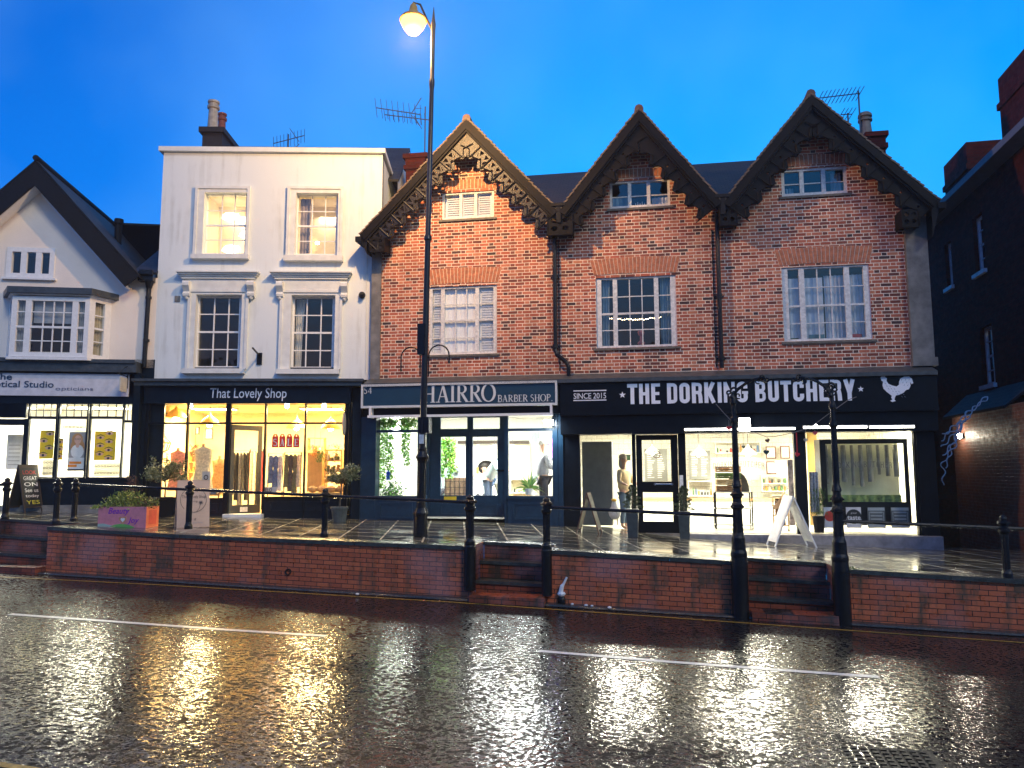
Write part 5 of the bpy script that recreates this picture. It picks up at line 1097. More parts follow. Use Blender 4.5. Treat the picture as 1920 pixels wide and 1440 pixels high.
arcword('DORKING BUTCHERY', F, (1570, 1692), 873, .03, .13, .34, sg_, bk)
strip = emit('led_strip', (1, .97, .85), 6.0)
for R in ((1283, 803, 1492, 806.5), (1506, 799, 1627, 803), (1630, 798.5, 1716, 802.5)):
    q = F.r(*R, off=.3); st = thing('strip_light', {1283: 'thin lit strip over the middle butchery window', 1506: 'thin lit strip left of the gap over the right butchery window', 1630: 'thin lit strip at the far right over the butchery window'}[R[0]], 'strip light', F.off(q[0], -.3, q[1]), 'strip lights under the butchery fascia'); g = MB(F)
    g.box(q[0], q[2], -.28, -.251, q[1] - .0, q[3] + .02); g.build('channel', old_white, st); g = MB(F); g.box(q[0] + .01, q[2] - .01, -.284, -.2801, q[1] + .002, q[3]); g.build('diffuser', strip, st)
g = MB(F); a = F.px(1287, 1000, .12)[0]; pe = F.px(1771, 1015, .35)[0]; g.box(a, pe, -.30, .1, F.px(1700, 1045)[1] - .2, pz2 - .004); g.build('stone_plinth', mat('plinth_stone', (.24, .23, .24), .5, var=.25, scale=8, bump=.4), bk)
g = MB(F); g.box(F.px(1060, 995)[0], a - .002, -.06, .1, zlow - .2, B1[1] - .03); g.build('sill_step', grey_stone, bk)
tile_w = stretcher('white_tiles', (.80, .79, .72), (.78, .77, .70), (.45, .43, .36), bw=.3, bh=.15, mort=.008, rough=.25)
room(bk, F, uj - .15, fb1 - .1, dzb, bt + .3, .09, 4.8, tile_w, mat('butcher_floor', (.45, .42, .36), .3))
# chimneys on the brick building
def chim(R, yd, dp, label, pots, base=3.0):
    q = F.r(*R, off=-yd); c = thing('chimney', label, 'chimney', F.off((q[0] + q[2]) / 2, yd, q[1])); g = MB(F); g.box(q[0] + .05, q[2] - .05, yd + .02, yd + dp, q[1] - base, q[3] - .42); g.box(q[0], q[2], yd - .03, yd + dp + .05, q[3] - .42, q[3] - .3); g.box(q[0] + .04, q[2] - .04, yd, yd + dp, q[3] - .3, q[3] - .12); g.box(q[0] - .02, q[2] + .02, yd - .05, yd + dp + .07, q[3] - .12, q[3]); g.build('stack', dark_brick, c)
    for fx, top, r, m in pots:
        h = F.px(R[0], top, -yd)[1] - q[3]; g = MB(F); g.lathe([(r * 1.2, 0), (r * 1.1, .1), (r * .85, h * .65), (r * .85, h * .68), (r * 1.15, h * .70), (r * 1.15, h * .76), (r * .9, h * .78), (r * .9, h * .84), (r * 1.15, h * .85), (r * 1.1, h * .94), (r * .8, h)], (q[0] + (q[2] - q[0]) * fx, yd + dp / 2, q[3] - .01), 14); g.build('chimney_pot', m, c)
chim((1624, 247, 1665, 300), 2.2, 1.0, 'dark chimney with one grey pot behind the right gable of the brick building', [(.3, 195, .15, mat('pot_grey', (.12, .12, .11), .6, var=.3))])
chim((757, 288, 800, 340), 1.6, 1.2, 'low brick chimney between the white townhouse and the left gable', [])
# TV aerials
alu = mat('aerial_metal', (.06, .08, .10), .5, metal=.3)
def aerial(F, base, top, yd, boom, label, n=9, el=.32, low=None, refl=True, tilt=0):
    bu, bz = F.px(*base, -yd); tu, tz = F.px(*top, -yd); a = F.px(*boom[0], -yd); b = F.px(*boom[1], -yd); t = thing('tv_aerial', label, 'aerial', F.off(bu, yd, bz), 'television aerials on the roofs')
    g = MB(F); g.cyl((bu, yd, bz), (bu, yd, tz), .02, n=6); g.build('mast', alu, t); g = MB(F)
    for (p, q, nn, e) in ((a, b, n, el),) + (((F.px(*low[0], -yd), F.px(*low[1], -yd), n + 2, el * .4),) if low else ()):
        g.tube([(p[0], yd - .03, p[1]), (q[0], yd - .03, q[1])], .014, 5); dx = V((q[0] - p[0], q[1] - p[1])).normalized()
        for i in range(nn): f = i / (nn - 1); cx, cz = p[0] + (q[0] - p[0]) * f, p[1] + (q[1] - p[1]) * f; g.tube([(cx + dx.y * e * .15 + .05, yd - .25, cz + e / 2), (cx - .05, yd + .2, cz - e / 2)], .009, 4)
    if refl:
        s_ = 1 if bu > (a[0] + b[0]) / 2 else -1; cu, cz = bu - s_ * .25, (b[1] if s_ > 0 else a[1])
        for k in (-1, 1): g.tube([(cu - s_ * .1, yd - .1, cz + .03 * k), (cu + s_ * .18, yd - .15, cz + k * .42)], .012, 4); g.tube([(cu - s_ * .0, yd - .2, cz + .1 * k), (cu + s_ * .1, yd + .2, cz + k * .3)], .01, 4)
    g.build('antenna', alu, t)
aerial(FB, (796, 330), (797, 200), 2.0, ((706, 203), (790, 216)), 'large TV aerial left of the street lamp post, above the low chimney', 9, .34, ((722, 216), (806, 226)))
aerial(FW, (540, 285), (541, 252), 4.0, ((513, 270), (571, 255)), 'small TV aerial over the roof of the white townhouse', 10, .22)
aerial(FB, (1614, 255), (1613, 170), 2.6, ((1536, 185), (1612, 176)), 'tall TV aerial behind the right gable beside the grey chimney pot', 11, .16, refl=False)
aerial(FB, (1591, 240), (1590, 212), 3.2, ((1576, 216), (1597, 215)), 'short TV aerial just behind the right gable slope', 4, .14, refl=False)
# ================================================================== DARK HOUSE ON THE RIGHT
sc = 20 * .955
FR = Frame(12.2 * .955, sc, 90 - 11.4)     # x runs away from the street, y to the right... wall seen from the left
# frame: local x = (sin11.4, cos11.4) direction, local y = left-normal; the outside (towards us) is +y here, so outward offset is negative
dh = thing('dark_brick_house', 'dark unlit brick house side with blue sash windows, at the right edge', 'building', FR.off(-6, 0, .5))
F = FR
ez = (F.px(1905, 285)[1] + F.px(1745, 432)[1]) / 2
wins = [(1826, 401, 1845, 512), (1773, 452, 1785, 540), (1735, 492, 1742, 582), (1840, 610, 1863, 722)]
g = MB(F)
H_ = []
def rr(R):
    u0, u1 = F.px(R[0], (R[1] + R[3]) / 2)[0], F.px(R[2], (R[1] + R[3]) / 2)[0]; z0 = F.px((R[0] + R[2]) / 2, R[3])[1]; z1 = F.px((R[0] + R[2]) / 2, R[1])[1]
    return (min(u0, u1), z0, max(u0, u1), z1)
print('right windows', [tuple(round(v_, 2) for v_ in rr(R)) for R in wins], 'eave', ez)
u_near, u_far = F.px(2080, 600)[0], 9.0
g.slab(rect(u_near, -.6, u_far, ez), [rect(*rr(R)) for R in wins], -.0, -.25)
g.build('side_wall', dark_brick, dh)
g = MB(F); g.box(u_near, u_near + .01, -6, 0, -.6, ez + 2); g.build('end_wall', dark_brick, dh)
fr_b = mat('sash_blue_white', (.8, .82, .84), .45)
for R in wins:
    a = rr(R); g = MB(F); g.slab(rect(*a), [rect(a[0] + .07, a[1] + .07, a[2] - .07, a[3] - .07)[::-1]], -.10, -.16); wo = g.build('window', fr_b, dh)
    g = MB(F); uc = (a[0] + a[2]) / 2; g.box(uc - .012, uc + .012, -.12, -.14, a[1], a[3])
    for k in (1, 2, 3): z = a[1] + (a[3] - a[1]) * k / 4; g.box(a[0], a[2], -.118, -.142, z - (.025 if k == 2 else .012), z + (.025 if k == 2 else .012))
    g.build('glazing_bars', fr_b, wo); g = MB(F); g.quad((a[0], -.13, a[1]), (a[2], -.13, a[1]), (a[2], -.13, a[3]), (a[0], -.13, a[3])); g.build('pane', win_glass, wo)
    g = MB(F); g.box(a[0] - .08, a[2] + .08, .08, -.05, a[1] - .10, a[1]); g.build('sill', fr_b, wo)
    g = MB(F); g.quad((a[0], -.3, a[1]), (a[2], -.3, a[1]), (a[2], -.3, a[3]), (a[0], -.3, a[3])); g.build('room', curt_grey, wo)
g = MB(F); eo = .35
g.box(u_near, u_far + .1, eo - .02, -.1, ez, ez + .05); g.box(u_near, u_far + .1, eo, eo + .1, ez - .02, ez + .14); g.build('eaves_gutter', mat('eaves_paint', (.13, .14, .17), .6), dh)
g = MB(F); roofquad(g, (u_far + .1, eo, ez + .06), (u_near, eo, ez + .06), (u_near, -4.5, ez + 3.0), (u_far + .1, -4.5, ez + 3.0)); g.build('roof', roof_slate, dh)
def rchim(R, yd, du, dp, label):
    y_ = yd
    Fq = F.off(0, -yd, 0); z1 = Fq.px((R[0] + R[2]) / 2, R[1])[1]; u0 = Fq.px(R[0], 400)[0]; u0, u1 = sorted((u0, u0 - du))
    c = thing('chimney', label, 'chimney', F.off((u0 + u1) / 2, -yd, ez)); g = MB(F); g.box(u0, u1, -yd, -yd - dp, ez - .5, z1); g.box(u0 - .05, u1 + .05, -yd + .05, -yd - dp - .05, z1 - .75, z1 - .6); g.build('stack', dark_brick, c)
rchim((1775, 276, 1830, 400), .3, 1.7, .9, 'broad dark chimney rising from the eaves of the dark house')
rchim((1890, 85, 1960, 400), .15, 2.2, 1.0, 'tall dark chimney cut off by the right edge of the picture')
# lean-to on the alley side
q0 = F.px(1790, 850)[0]; q1 = F.px(1900, 850)[0]; zt1 = F.px(1845, 748)[1]; zt0 = F.px(1850, 775)[1]; qn = F.px(1900, 735)[0] - .3
pr = .55; Fp = F.off(0, pr, 0); qa = Fp.px(1790, 860)[0]; qb = Fp.px(2100, 860)[0]
lt = thing('lean_to', 'low brick lean-to with a slate roof and a wall light, against the dark house', 'outbuilding', F.off(qa, pr, .3)); g = MB(F)
g.box(qb, qa, pr, -.0, -.6, zt0); g.build('wall', stretcher('lean_brick', (.20, .07, .04), (.13, .05, .035), (.16, .13, .10), rough=.5), lt)
rn = Fp.px(1893, 735)[0]
g = MB(F); roofquad(g, (qa + .3, pr + .12, zt0 - .02), (rn, pr + .12, zt0 - .02), (rn - .2, 0.002, zt0 + .55), (qa + .5, .002, zt0 + .55)); g.build('roof', roof_slate, lt)
u, z = Fp.px(1806, 817); wl_ = thing('wall_light', 'bright bulkhead light on the lean-to wall in the alley', 'wall light', F.off(u, pr, z)); g = MB(F); g.box(u - .08, u + .08, pr, pr + .05, z - .06, z + .06); g.build('backplate', iron, wl_); g = MB(F); g.ball((u, pr + .09, z), .06, 10); g.build('lamp_glass', emit('bulkhead', (1, .93, .78), 60), wl_); g = MB(F); g.tube([(u - .1, pr + .1, z - .1), (u + .35, pr + .12, z - .05)], .012); g.build('bracket_arm', iron, wl_)
point('bulkhead_lamp', F, u, pr + .22, z, .05, 8, (1, .85, .62), wl_)
# unlit festoon of white rope lights hanging by the alley
rope = mat('rope_white', (.85, .82, .85), .5); t = thing('rope_lights', 'tangle of unlit white rope lights strung across the alley mouth', 'rope lights', FB.off(8.8, 0, .5)); g = MB(); r0 = random.Random(4)
FA = Frame(FB.w(FB.px(1770, 800)[0], 0, 0).x, FB.w(FB.px(1770, 800)[0], 0, 0).y + .5, 8)
def rl(pts, ph, amp=3.6, per=27):
    P_ = []; s0 = 0
    for (x0, y0), (x1, y1) in zip(pts, pts[1:]):
        L_ = math.hypot(x1 - x0, y1 - y0); n = max(2, int(L_ / 3.5)); nx, ny = -(y1 - y0) / L_, (x1 - x0) / L_
        for k in range(n): f = k / n; o = amp * sin(2 * pi * (s0 + L_ * f) / per + ph); P_.append((x0 + (x1 - x0) * f + nx * o, y0 + (y1 - y0) * f + ny * o, s0 + L_ * f))
        s0 += L_
    out_ = []
    for x, y, q in P_: u, z = FA.px(x, y); out_.append(FA.w(u, .04 * sin(q * .1 + ph), z))
    g.tube(out_, .013, 5)
rl([(1852, 744), (1818, 772), (1790, 800), (1763, 818)], 0); rl([(1852, 744), (1818, 772), (1792, 802), (1763, 828)], pi); rl([(1818, 773), (1796, 808), (1764, 842)], 1); rl([(1815, 778), (1792, 822), (1765, 856)], 4); rl([(1800, 790), (1790, 832), (1768, 872), (1767, 913)], 0); rl([(1800, 792), (1788, 836), (1768, 880)], pi)
g.build('rope', rope, t)
# rear closing wall of the alley
g = MB(); a = FB.w(FB.px(1760, 800)[0], 7.5, 0); g.F = Frame(a.x, a.y, 0); g.box(-1, 8, 0, .3, -1, 5.2); ow = g.build('alley_wall', dark_brick, None, g.F, label='dark wall closing the alley between the butchery and the dark house', cat='wall')
# ================================================================== TERRACE ACROSS THE ROAD (behind the photographer, mirrored in the upper windows)
FO = Frame(0, -9.0, -12.63); op = thing('opposite_terrace', 'dark terrace across the road behind the viewer, seen only as reflections in the windows', 'building', FO); g = MB(FO); gr = MB(FO); r0 = random.Random(9); x = -32
while x < 32:
    w_ = r0.uniform(5, 8); h = r0.uniform(5.2, 7.5); g.box(x, x + w_, -8, 0, -1, h); roofquad(gr, (x, .2, h), (x + w_, .2, h), (x + w_, -4, h + 2.2), (x, -4, h + 2.2)); g.box(x + .3, x + 1.3, -3, -2, h, h + 3.2); x += w_
g.build('front_wall', mat('opposite_wall', (.16, .10, .08), .8, var=.3), op); gr.build('roof', roof_slate, op)
# ================================================================== STREET LAMP
bp = on_pave(788, 1006); FKo = Frame(bp.x, bp.y, -12.63); 
lt_, lz = FKo.px(813, 30); l0 = bp.z; Hh = lz - l0; lean = lt_ / Hh
FS = Frame(bp.x, bp.y, -12.63, z=l0)
sl_ = thing('street_lamp', 'tall black street lamp with a glowing sodium bowl in front of the barber shop', 'street lamp', FS)
def zz_(y): return FS.px(800, y)[1]
def pr(*a): return [(r, zz_(y)) + tuple(x) for (y, r, *x) in a]
g = MB(FS)
g.lathe([(.13, 0, .12), (.135, .02, .12)] + pr((968, .13, .12), (962, .145, .1), (956, .12, .1), (952, .095, .1), (935, .088, .12), (900, .082, .12), (868, .082, .12), (862, .10), (857, .125), (853, .105), (846, .075), (842, .085), (838, .06), (815, .055)), (0, 0, 0), 20, lean=(lean, 0))
g.build('lamp_base', iron, sl_, smooth=False)
g = MB(FS); g.lathe(pr((815, .062), (690, .060), (452, .054), (450, .075), (444, .075), (441, .052), (170, .043), (160, .055), (152, .055), (148, .042), (60, .04), (48, .05), (40, .034), (15, .004)), (0, 0, 0), 14, lean=(lean, 0)); g.build('pole', mat('pole_iron', (.012, .012, .012), .3, var=.4, scale=12, bump=.2), sl_, smooth=True)
def P_at(y): z = zz_(y); return lean * z, z
g = MB(FS); u, z = P_at(632); g.box(u - .13, u + .02, -.09, .09, zz_(665), zz_(608)); g.box(u - .10, u - .12, -.05, .05, zz_(665), zz_(640)); g.build('control_box', iron, sl_)
g = MB(FS); u, z = P_at(800); g.box(u - .07, u + .13, -.06, .12, zz_(812), zz_(782)); g.build('meter_box', iron, sl_); g = MB(FS); u, z = P_at(822); g.box(u - .045, u + .045, -.075, -.062, zz_(832), zz_(815)); g.build('id_plate', old_white, sl_)
for s_, R in ((-1, (752, 650, 788, 693)), (1, (804, 648, 842, 690))):     # basket brackets
    g = MB(FS); ua_, ub_ = FS.px(R[0], 670)[0], FS.px(R[2], 670)[0]; zt_ = zz_(R[1]); zb_ = zz_(690); cu = (ua_ + ub_) / 2; rr_ = (ub_ - ua_) / 2
    pts = [(cu + rr_ * cos(a * pi / 12), 0, zt_ - rr_ + rr_ * sin(a * pi / 12)) for a in range(13)]
    inner_ = (0 if s_ < 0 else -1); e = pts[0] if s_ < 0 else pts[-1]; o = pts[-1] if s_ < 0 else pts[0]
    g.tube([(e[0], 0, zz_(705))] + (pts if s_ < 0 else pts[::-1]) + [(o[0], 0, o[2] - (.12 if s_ > 0 else .22))], .014, 6)
    g.ball((o[0], 0, o[2] - (.13 if s_ > 0 else .24)), .028, 8); g.build('basket_bracket', iron, sl_)
u, z = P_at(40); hu, hz = FS.px(775, 42)
g = MB(FS); g.tube([(u, 0, z - .25), (u - .12, 0, z + .0), (hu + .14, 0, hz + .36), (hu, 0, hz + .42), (hu, 0, hz + .28)], .022, 6); g.build('lamp_arm', iron, sl_)
g = MB(FS); g.lathe([(.03, .40), (.07, .34), (.09, .24), (.15, .16), (.24, .10), (.27, .06), (.27, .03), (.25, .05), (.13, .14)], (hu, 0, hz), 18); g.build('lamp_hood', mat('hood_glow_gold', (.65, .34, .06), .4), sl_, smooth=True)  # gold base colour stands in for the bowl's light on the hood
g = MB(FS); g.lathe([(.245, .045), (.25, .0), (.20, -.11), (.11, -.22), (.02, -.26)], (hu, 0, hz), 18); g.build('lamp_bowl', emit('sodium_bowl', (1, .37, .035), 7), sl_, smooth=True)
point('sodium_lamp', FS, hu, 0, hz - .34, .09, 880, (1, .59, .24), sl_)
# ================================================================== BOLLARDS AND RAILS
def post_mesh(h, deep, rad_=.052):
    r = rad_
    pf = [(r * 1.35, 0), (r * 1.35, .06), (r * 1.1, .09), (r, .12, .16), (r, h - .26, .16), (r * 1.1, h - .25), (r * 1.45, h - .22), (r * 1.45, h - .19), (r * 1.1, h - .17), (r * 1.1, h - .13), (r * 1.6, h - .11), (r * 1.65, h - .08), (r * 1.0, h - .055), (r * .8, h - .05), (r * .98, h - .03), (r * .85, h - .008), (r * .1, h + .02)]
    if deep: pf = [(r * 1.45, -deep), (r * 1.45, -.02)] + pf
    return pf
RAILP = []
def bollard(x, yb, yt, label, deep=0, D=.12, r_=1.0):
    Fo = FK.off(0, D, 0); u, z0 = Fo.px(x, yb); z1 = Fo.px(x, yt)[1]; f = FK.off(u, D, z0); h = z1 - z0
    t = thing('bollard', label, 'bollard', f, 'fluted iron bollards carrying the handrail'); g = MB(f)
    g.lathe(post_mesh(h, deep, .052 * r_), (0, 0, 0), 20); g.build('shaft', iron, t)
    g = MB(f); g.tube([(.080 * r_ * cos(i * pi / 8), .080 * r_ * sin(i * pi / 8), h - .095) for i in range(16)], .010, 5, closed=True)
    for k in range(8): a = 2 * pi * k / 8; g.ball((.082 * r_ * cos(a), .082 * r_ * sin(a), h - .095), .014, 6)
    g.build('bead_ring', iron, t); return u, z0, h
b10 = bollard(9, 974, 897, 'first fluted bollard from the left, cut close to the left edge')
b105 = bollard(104, 983, 898, 'fluted bollard right of the left steps')
b137 = bollard(138, 978, 898, 'fluted bollard where the long handrail begins, left of the pink planter', D=.75)
b355 = bollard(353, 992, 903, 'fluted bollard in front of the beige shop A-board')
b610 = bollard(608, 1007, 917, 'fluted bollard in front of the right olive tree')
b883 = bollard(881, 1022, 930, 'thick fluted bollard on the left of the middle steps, reaching down to the road', deep=.72, D=-.04, r_=1.3)
b1025 = bollard(1025, 1030, 934, 'fluted bollard on the right of the middle steps, reaching down to the road', deep=.72, D=-.04, r_=1.12)
b1890 = bollard(1889, 1083, 968, 'peeling fluted bollard at the right edge')
def rail(p0, p1, D0, D1, label):
    a = FK.off(0, D0, 0); b = FK.off(0, D1, 0); ua_, za_ = a.px(*p0); ub_, zb_ = b.px(*p1)
    A = FK.w(ua_, D0, za_); B = FK.w(ub_, D1, zb_); f = Frame(A.x, A.y, to=(B.x, B.y), z=A.z)
    t = thing('handrail', label, 'handrail', f, 'black handrails along the pavement edge'); g = MB(); n = 10; pts = [A.lerp(B, i / n) for i in range(n + 1)]
    g.tube(pts, .026, 8); g.build('rail_bar', iron, t, smooth=True)
    g = MB(); r0 = random.Random(int(p0[0] + 5)); dm = MT.get('water_drop')
    for i in range(int((B - A).length * 7)): q = A.lerp(B, r0.random()); g.ball((q.x, q.y, q.z - .030), r0.uniform(.005, .009), 6, (1, 1, 1.3))
    g.build('rain_drops', drop_m, t)
drop_m = bpy.data.materials.new('water_drop'); MT['water_drop'] = drop_m; t_ = NT(drop_m); t_.b.inputs['Base Color'].default_value = (.9, .95, 1, 1); t_.b.inputs['Roughness'].default_value = .03; t_.b.inputs['Transmission Weight'].default_value = .9; t_.b.inputs['IOR'].default_value = 1.33
rail((-60, 908), (9, 909), .12, .12, 'short handrail running out of the left edge')
rail((138, 908), (881, 942), .75, -.04, 'longest handrail, passing in front of the clothes shop and the barber shop')
rail((1025, 951), (1384, 968), -.04, -.06, 'handrail in front of the butchery door, between the bollard and the arch column')
rail((1572, 977), (1889, 990), -.06, .12, 'handrail right of the iron arch, in front of the stone plinth')
rail((1889, 990), (1990, 995), .12, .12, 'handrail leaving the right edge')
# ================================================================== IRON ARCH
DA = -.10
Fo = FK.off(0, DA, 0)
cu0 = (Fo.px(1393, 1148)); cu1 = Fo.px(1585, 1163)
ar = thing('iron_arch', 'black iron overthrow arch on two fluted columns over the right steps', 'arch', FK.off(cu0[0], DA, cu0[1]))
def col(bx, tx, yb, yt, key):
    ub, zb_ = Fo.px(bx, yb); ut, zt_ = Fo.px(tx, yt); H = zt_ - zb_; q = lambda y: Fo.px((bx + tx) / 2, y)[1] - zb_
    um = (ub + ut) / 2; f = FK.off(um, DA, zb_); g = MB(f)
    s_ = key - 1060
    g.lathe([(.125, -.1), (.125, q(1062 + s_)), (.115, q(1045 + s_)), (.122, q(1042 + s_)), (.122, q(1036 + s_)), (.105, q(1030 + s_)), (.10, q(1008 + s_)), (.085, q(1003 + s_)), (.078, q(998 + s_), .14), (.070, q(955 + s_), .14), (.09, q(952 + s_)), (.088, q(946 + s_)), (.066, q(941 + s_), .12), (.064, q(935 + s_), .12), (.082, q(930 + s_)), (.085, q(925 + s_)), (.060, q(921 + s_), .12), (.056, q(915 + s_), .12), (.072, q(912 + s_)), (.066, q(908 + s_)), (.050, q(900 + s_)), (.045, q(820 + s_)), (.042, q(795 + s_)), (.062, q(790 + s_)), (.060, q(784 + s_)), (.036, q(780 + s_)), (.034, q(760 + s_)), (.055, q(756 + s_)), (.052, q(750 + s_)), (.030, q(744 + s_)), (.022, H)], (0, 0, 0), 20)
    for yk in (950, 928):
        for k in range(6): a_ = 2 * pi * k / 6; g.ball((.088 * cos(a_), .088 * sin(a_), q(yk + s_)), .018, 6)
    g.build('column', iron, ar); return um, zb_ + H
ca = col(1391, 1373, 1148, 735, 1060); cb_ = col(1583, 1557, 1163, 732, 1068)
g = MB(FK); pts = [(ca[0], ca[1] - .1)] + [Fo.px(x, y) for x, y in ((1374, 741), (1383, 730), (1398, 719), (1415, 711), (1432, 707))]; g.tube([(p[0], DA, p[1]) for p in pts], [.024, .027, .026, .022, .018, .016], 7)
pts = [(cb_[0], cb_[1] - .1)] + [Fo.px(x, y) for x, y in ((1556, 737), (1547, 725), (1533, 716), (1515, 709), (1497, 706))]; g.tube([(p[0], DA, p[1]) for p in pts], [.024, .027, .026, .022, .018, .016], 7)
pts = [Fo.px(x, y) for x, y in ((1425, 709), (1465, 712), (1500, 708))]; g.tube([(p[0], DA, p[1]) for p in pts], .008, 5)
def scroll(cx, cy, r, a0, turns, rad=.012, dirn=1):
    P_ = []; n = int(14 * turns)
    for i in range(n + 1): a = a0 + dirn * 2 * pi * turns * i / n; k = r * (1 - .75 * i / n); u, z = Fo.px(cx + k * cos(a), cy + k * sin(a)); P_.append((u, DA, z))
    g.tube(P_, rad, 5)
for a in ((1430, 708, 8, 0, 1.3, .014, 1), (1438, 712, 5, pi, 1, .012, -1), (1421, 714, 6, 1, 1, .010, 1), (1497, 708, 8, pi, 1.3, .014, -1), (1489, 711, 5, 0, 1, .012, 1), (1507, 714, 6, 2, 1, .012, -1), (1377, 733, 8, 2, 1.2, .018, 1), (1366, 737, 5, 0, 1, .014, -1), (1384, 742, 6, 1, 1, .012, 1), (1557, 726, 9, 0, 1.3, .02, -1), (1566, 731, 6, 2, 1, .014, 1), (1549, 733, 6, 1, 1, .014, -1), (1562, 738, 7, 3, 1, .012, 1)): scroll(*a)
for cx, cy in ((1373, 745), (1557, 742)): u, z = Fo.px(cx, cy); g.ball((u, DA, z), .045, 8)
g.build('arch_bars', iron, ar)
g = MB(FK)
for x, y in ((1405, 1145), (1560, 1160)): pass
# fairy string and hearts between the columns
hearts = {'red': mat('heart_red', (.62, .012, .02), .5), 'dark': mat('heart_dark', (.02, .05, .05), .5), 'brown': mat('heart_brown', (.09, .03, .025), .5), 'pink': mat('heart_pink', (.50, .05, .07), .5), 'grey': mat('heart_grey', (.35, .34, .29), .5)}
st = thing('string_line', 'thin string sagging between the two columns of the iron arch', 'string', FK.off(cu0[0], DA, cu0[1])); g = MB(FK)
def sag(pts): g.tube([(p[0], DA, p[1]) for p in [Fo.px(*q) for q in pts]], .007, 4)
sag([(1342, 757), (1356, 773), (1372, 790)]); sag([(1378, 795), (1402, 805), (1420, 813), (1437, 819), (1455, 818), (1485, 812), (1515, 803), (1535, 790), (1555, 775)]); sag([(1568, 766), (1590, 750), (1606, 744)]); sag([(1375, 812), (1378, 800)])
g.build('string', mat('string_grey', (.25, .20, .17), .8), st)
def heart(x, y, s, c, lab, ytop, tilt=0, rib=.004):
    u, z = Fo.px(x, y); t = thing('hanging_heart', lab, 'heart', FK.off(u, DA, z), 'hearts hanging from the string'); g = MB(FK); n = 20; pts = []
    k = Fo.px(x + 1, y)[0] - u; S_ = s * k / 17
    for i in range(n): a = 2 * pi * i / n; X, Z = 16 * sin(a) ** 3, 13 * cos(a) - 5 * cos(2 * a) - 2 * cos(3 * a) - cos(4 * a); pts.append((u + S_ * (X * cos(tilt) - Z * sin(tilt)) * .98, z + S_ * (X * sin(tilt) + Z * cos(tilt))))
    g.slab(pts[::-1], [], DA - .02, DA + .02); g.build('heart', hearts[c], t); g = MB(FK); zt_ = Fo.px(x, ytop)[1]; g.tube([(u, DA, z + S_ * 5), (u, DA, zt_)], rib, 4); g.build('ribbon', hearts[c] if rib > .006 else mat('string_grey', (.25, .2, .17)), t)
heart(1367, 803, 5.5, 'red', 'bright red heart just left of the left arch column', 788)
heart(1394, 838, 3.6, 'dark', 'smallest dark heart right of the left arch column', 806)
heart(1439, 826, 5, 'brown', 'dark brown tilted heart at the lowest point of the string', 818, .3)
heart(1437, 848, 6, 'dark', 'dark green heart hanging below the brown heart', 832)
heart(1495, 852, 5, 'red', 'red heart on a long red ribbon in front of the black shop post', 811, -.2, .009)
heart(1511, 825, 4.6, 'grey', 'grey-white heart at the left side of the right shop window', 805)
heart(1528, 812, 5, 'pink', 'pinkish red heart near the bright spotlight', 797)
# flood light behind the string
u, z = FB.px(1396, 797, .45); fl = thing('flood_light', 'glaring white flood light under the butchery fascia', 'flood light', FB.off(u, -.45, z)); q = FB.r(1386, 784, 1406, 808, .45); g = MB(FB); g.box(q[0] - .02, q[2] + .02, -.44, -.34, q[1] - .02, q[3] + .02); g.tube([(u, -.36, z), (u, -.2, z + .15)], .02); g.build('lamp_body', black_wood, fl); g = MB(FB); g.box(q[0], q[2], -.452, -.4401, q[1], q[3]); g.build('lamp_face', emit('flood_face', (1, .98, .85), 30), fl)
area('flood_lamp', FB, u, -.48, z, .2, .2, 34, (1, .95, .8), fl, rx=RD(60))
u, z = FB.px(1529, 800, .42); fl = thing('spotlight', 'small glaring spotlight between the middle and right butchery windows', 'spotlight', FB.off(u, -.42, z)); g = MB(FB); g.cyl((u, -.36, z), (u, -.44, z), .03, .045, n=10); g.build('lamp_body', black_wood, fl); g = MB(FB); g.ball((u, -.45, z), .04, 8); g.build('lamp_glass', bulb_w, fl)
u, z = FB.px(1028, 792, .3); fl = thing('flood_light', 'glaring white flood light at the right end of the barber awning', 'flood light', FB.off(u, -.3, z)); g = MB(FB); g.box(u - .1, u + .1, -.30, -.2, z - .06, z + .06); g.build('lamp_body', white_paint, fl); g = MB(FB); g.box(u - .085, u + .085, -.306, -.3001, z - .045, z + .045); g.build('lamp_face', emit('flood_face2', (.95, 1, 1), 45), fl)
area('flood_lamp', FB, u, -.33, z, .2, .12, 26, (.9, 1, 1), fl, rx=RD(55))
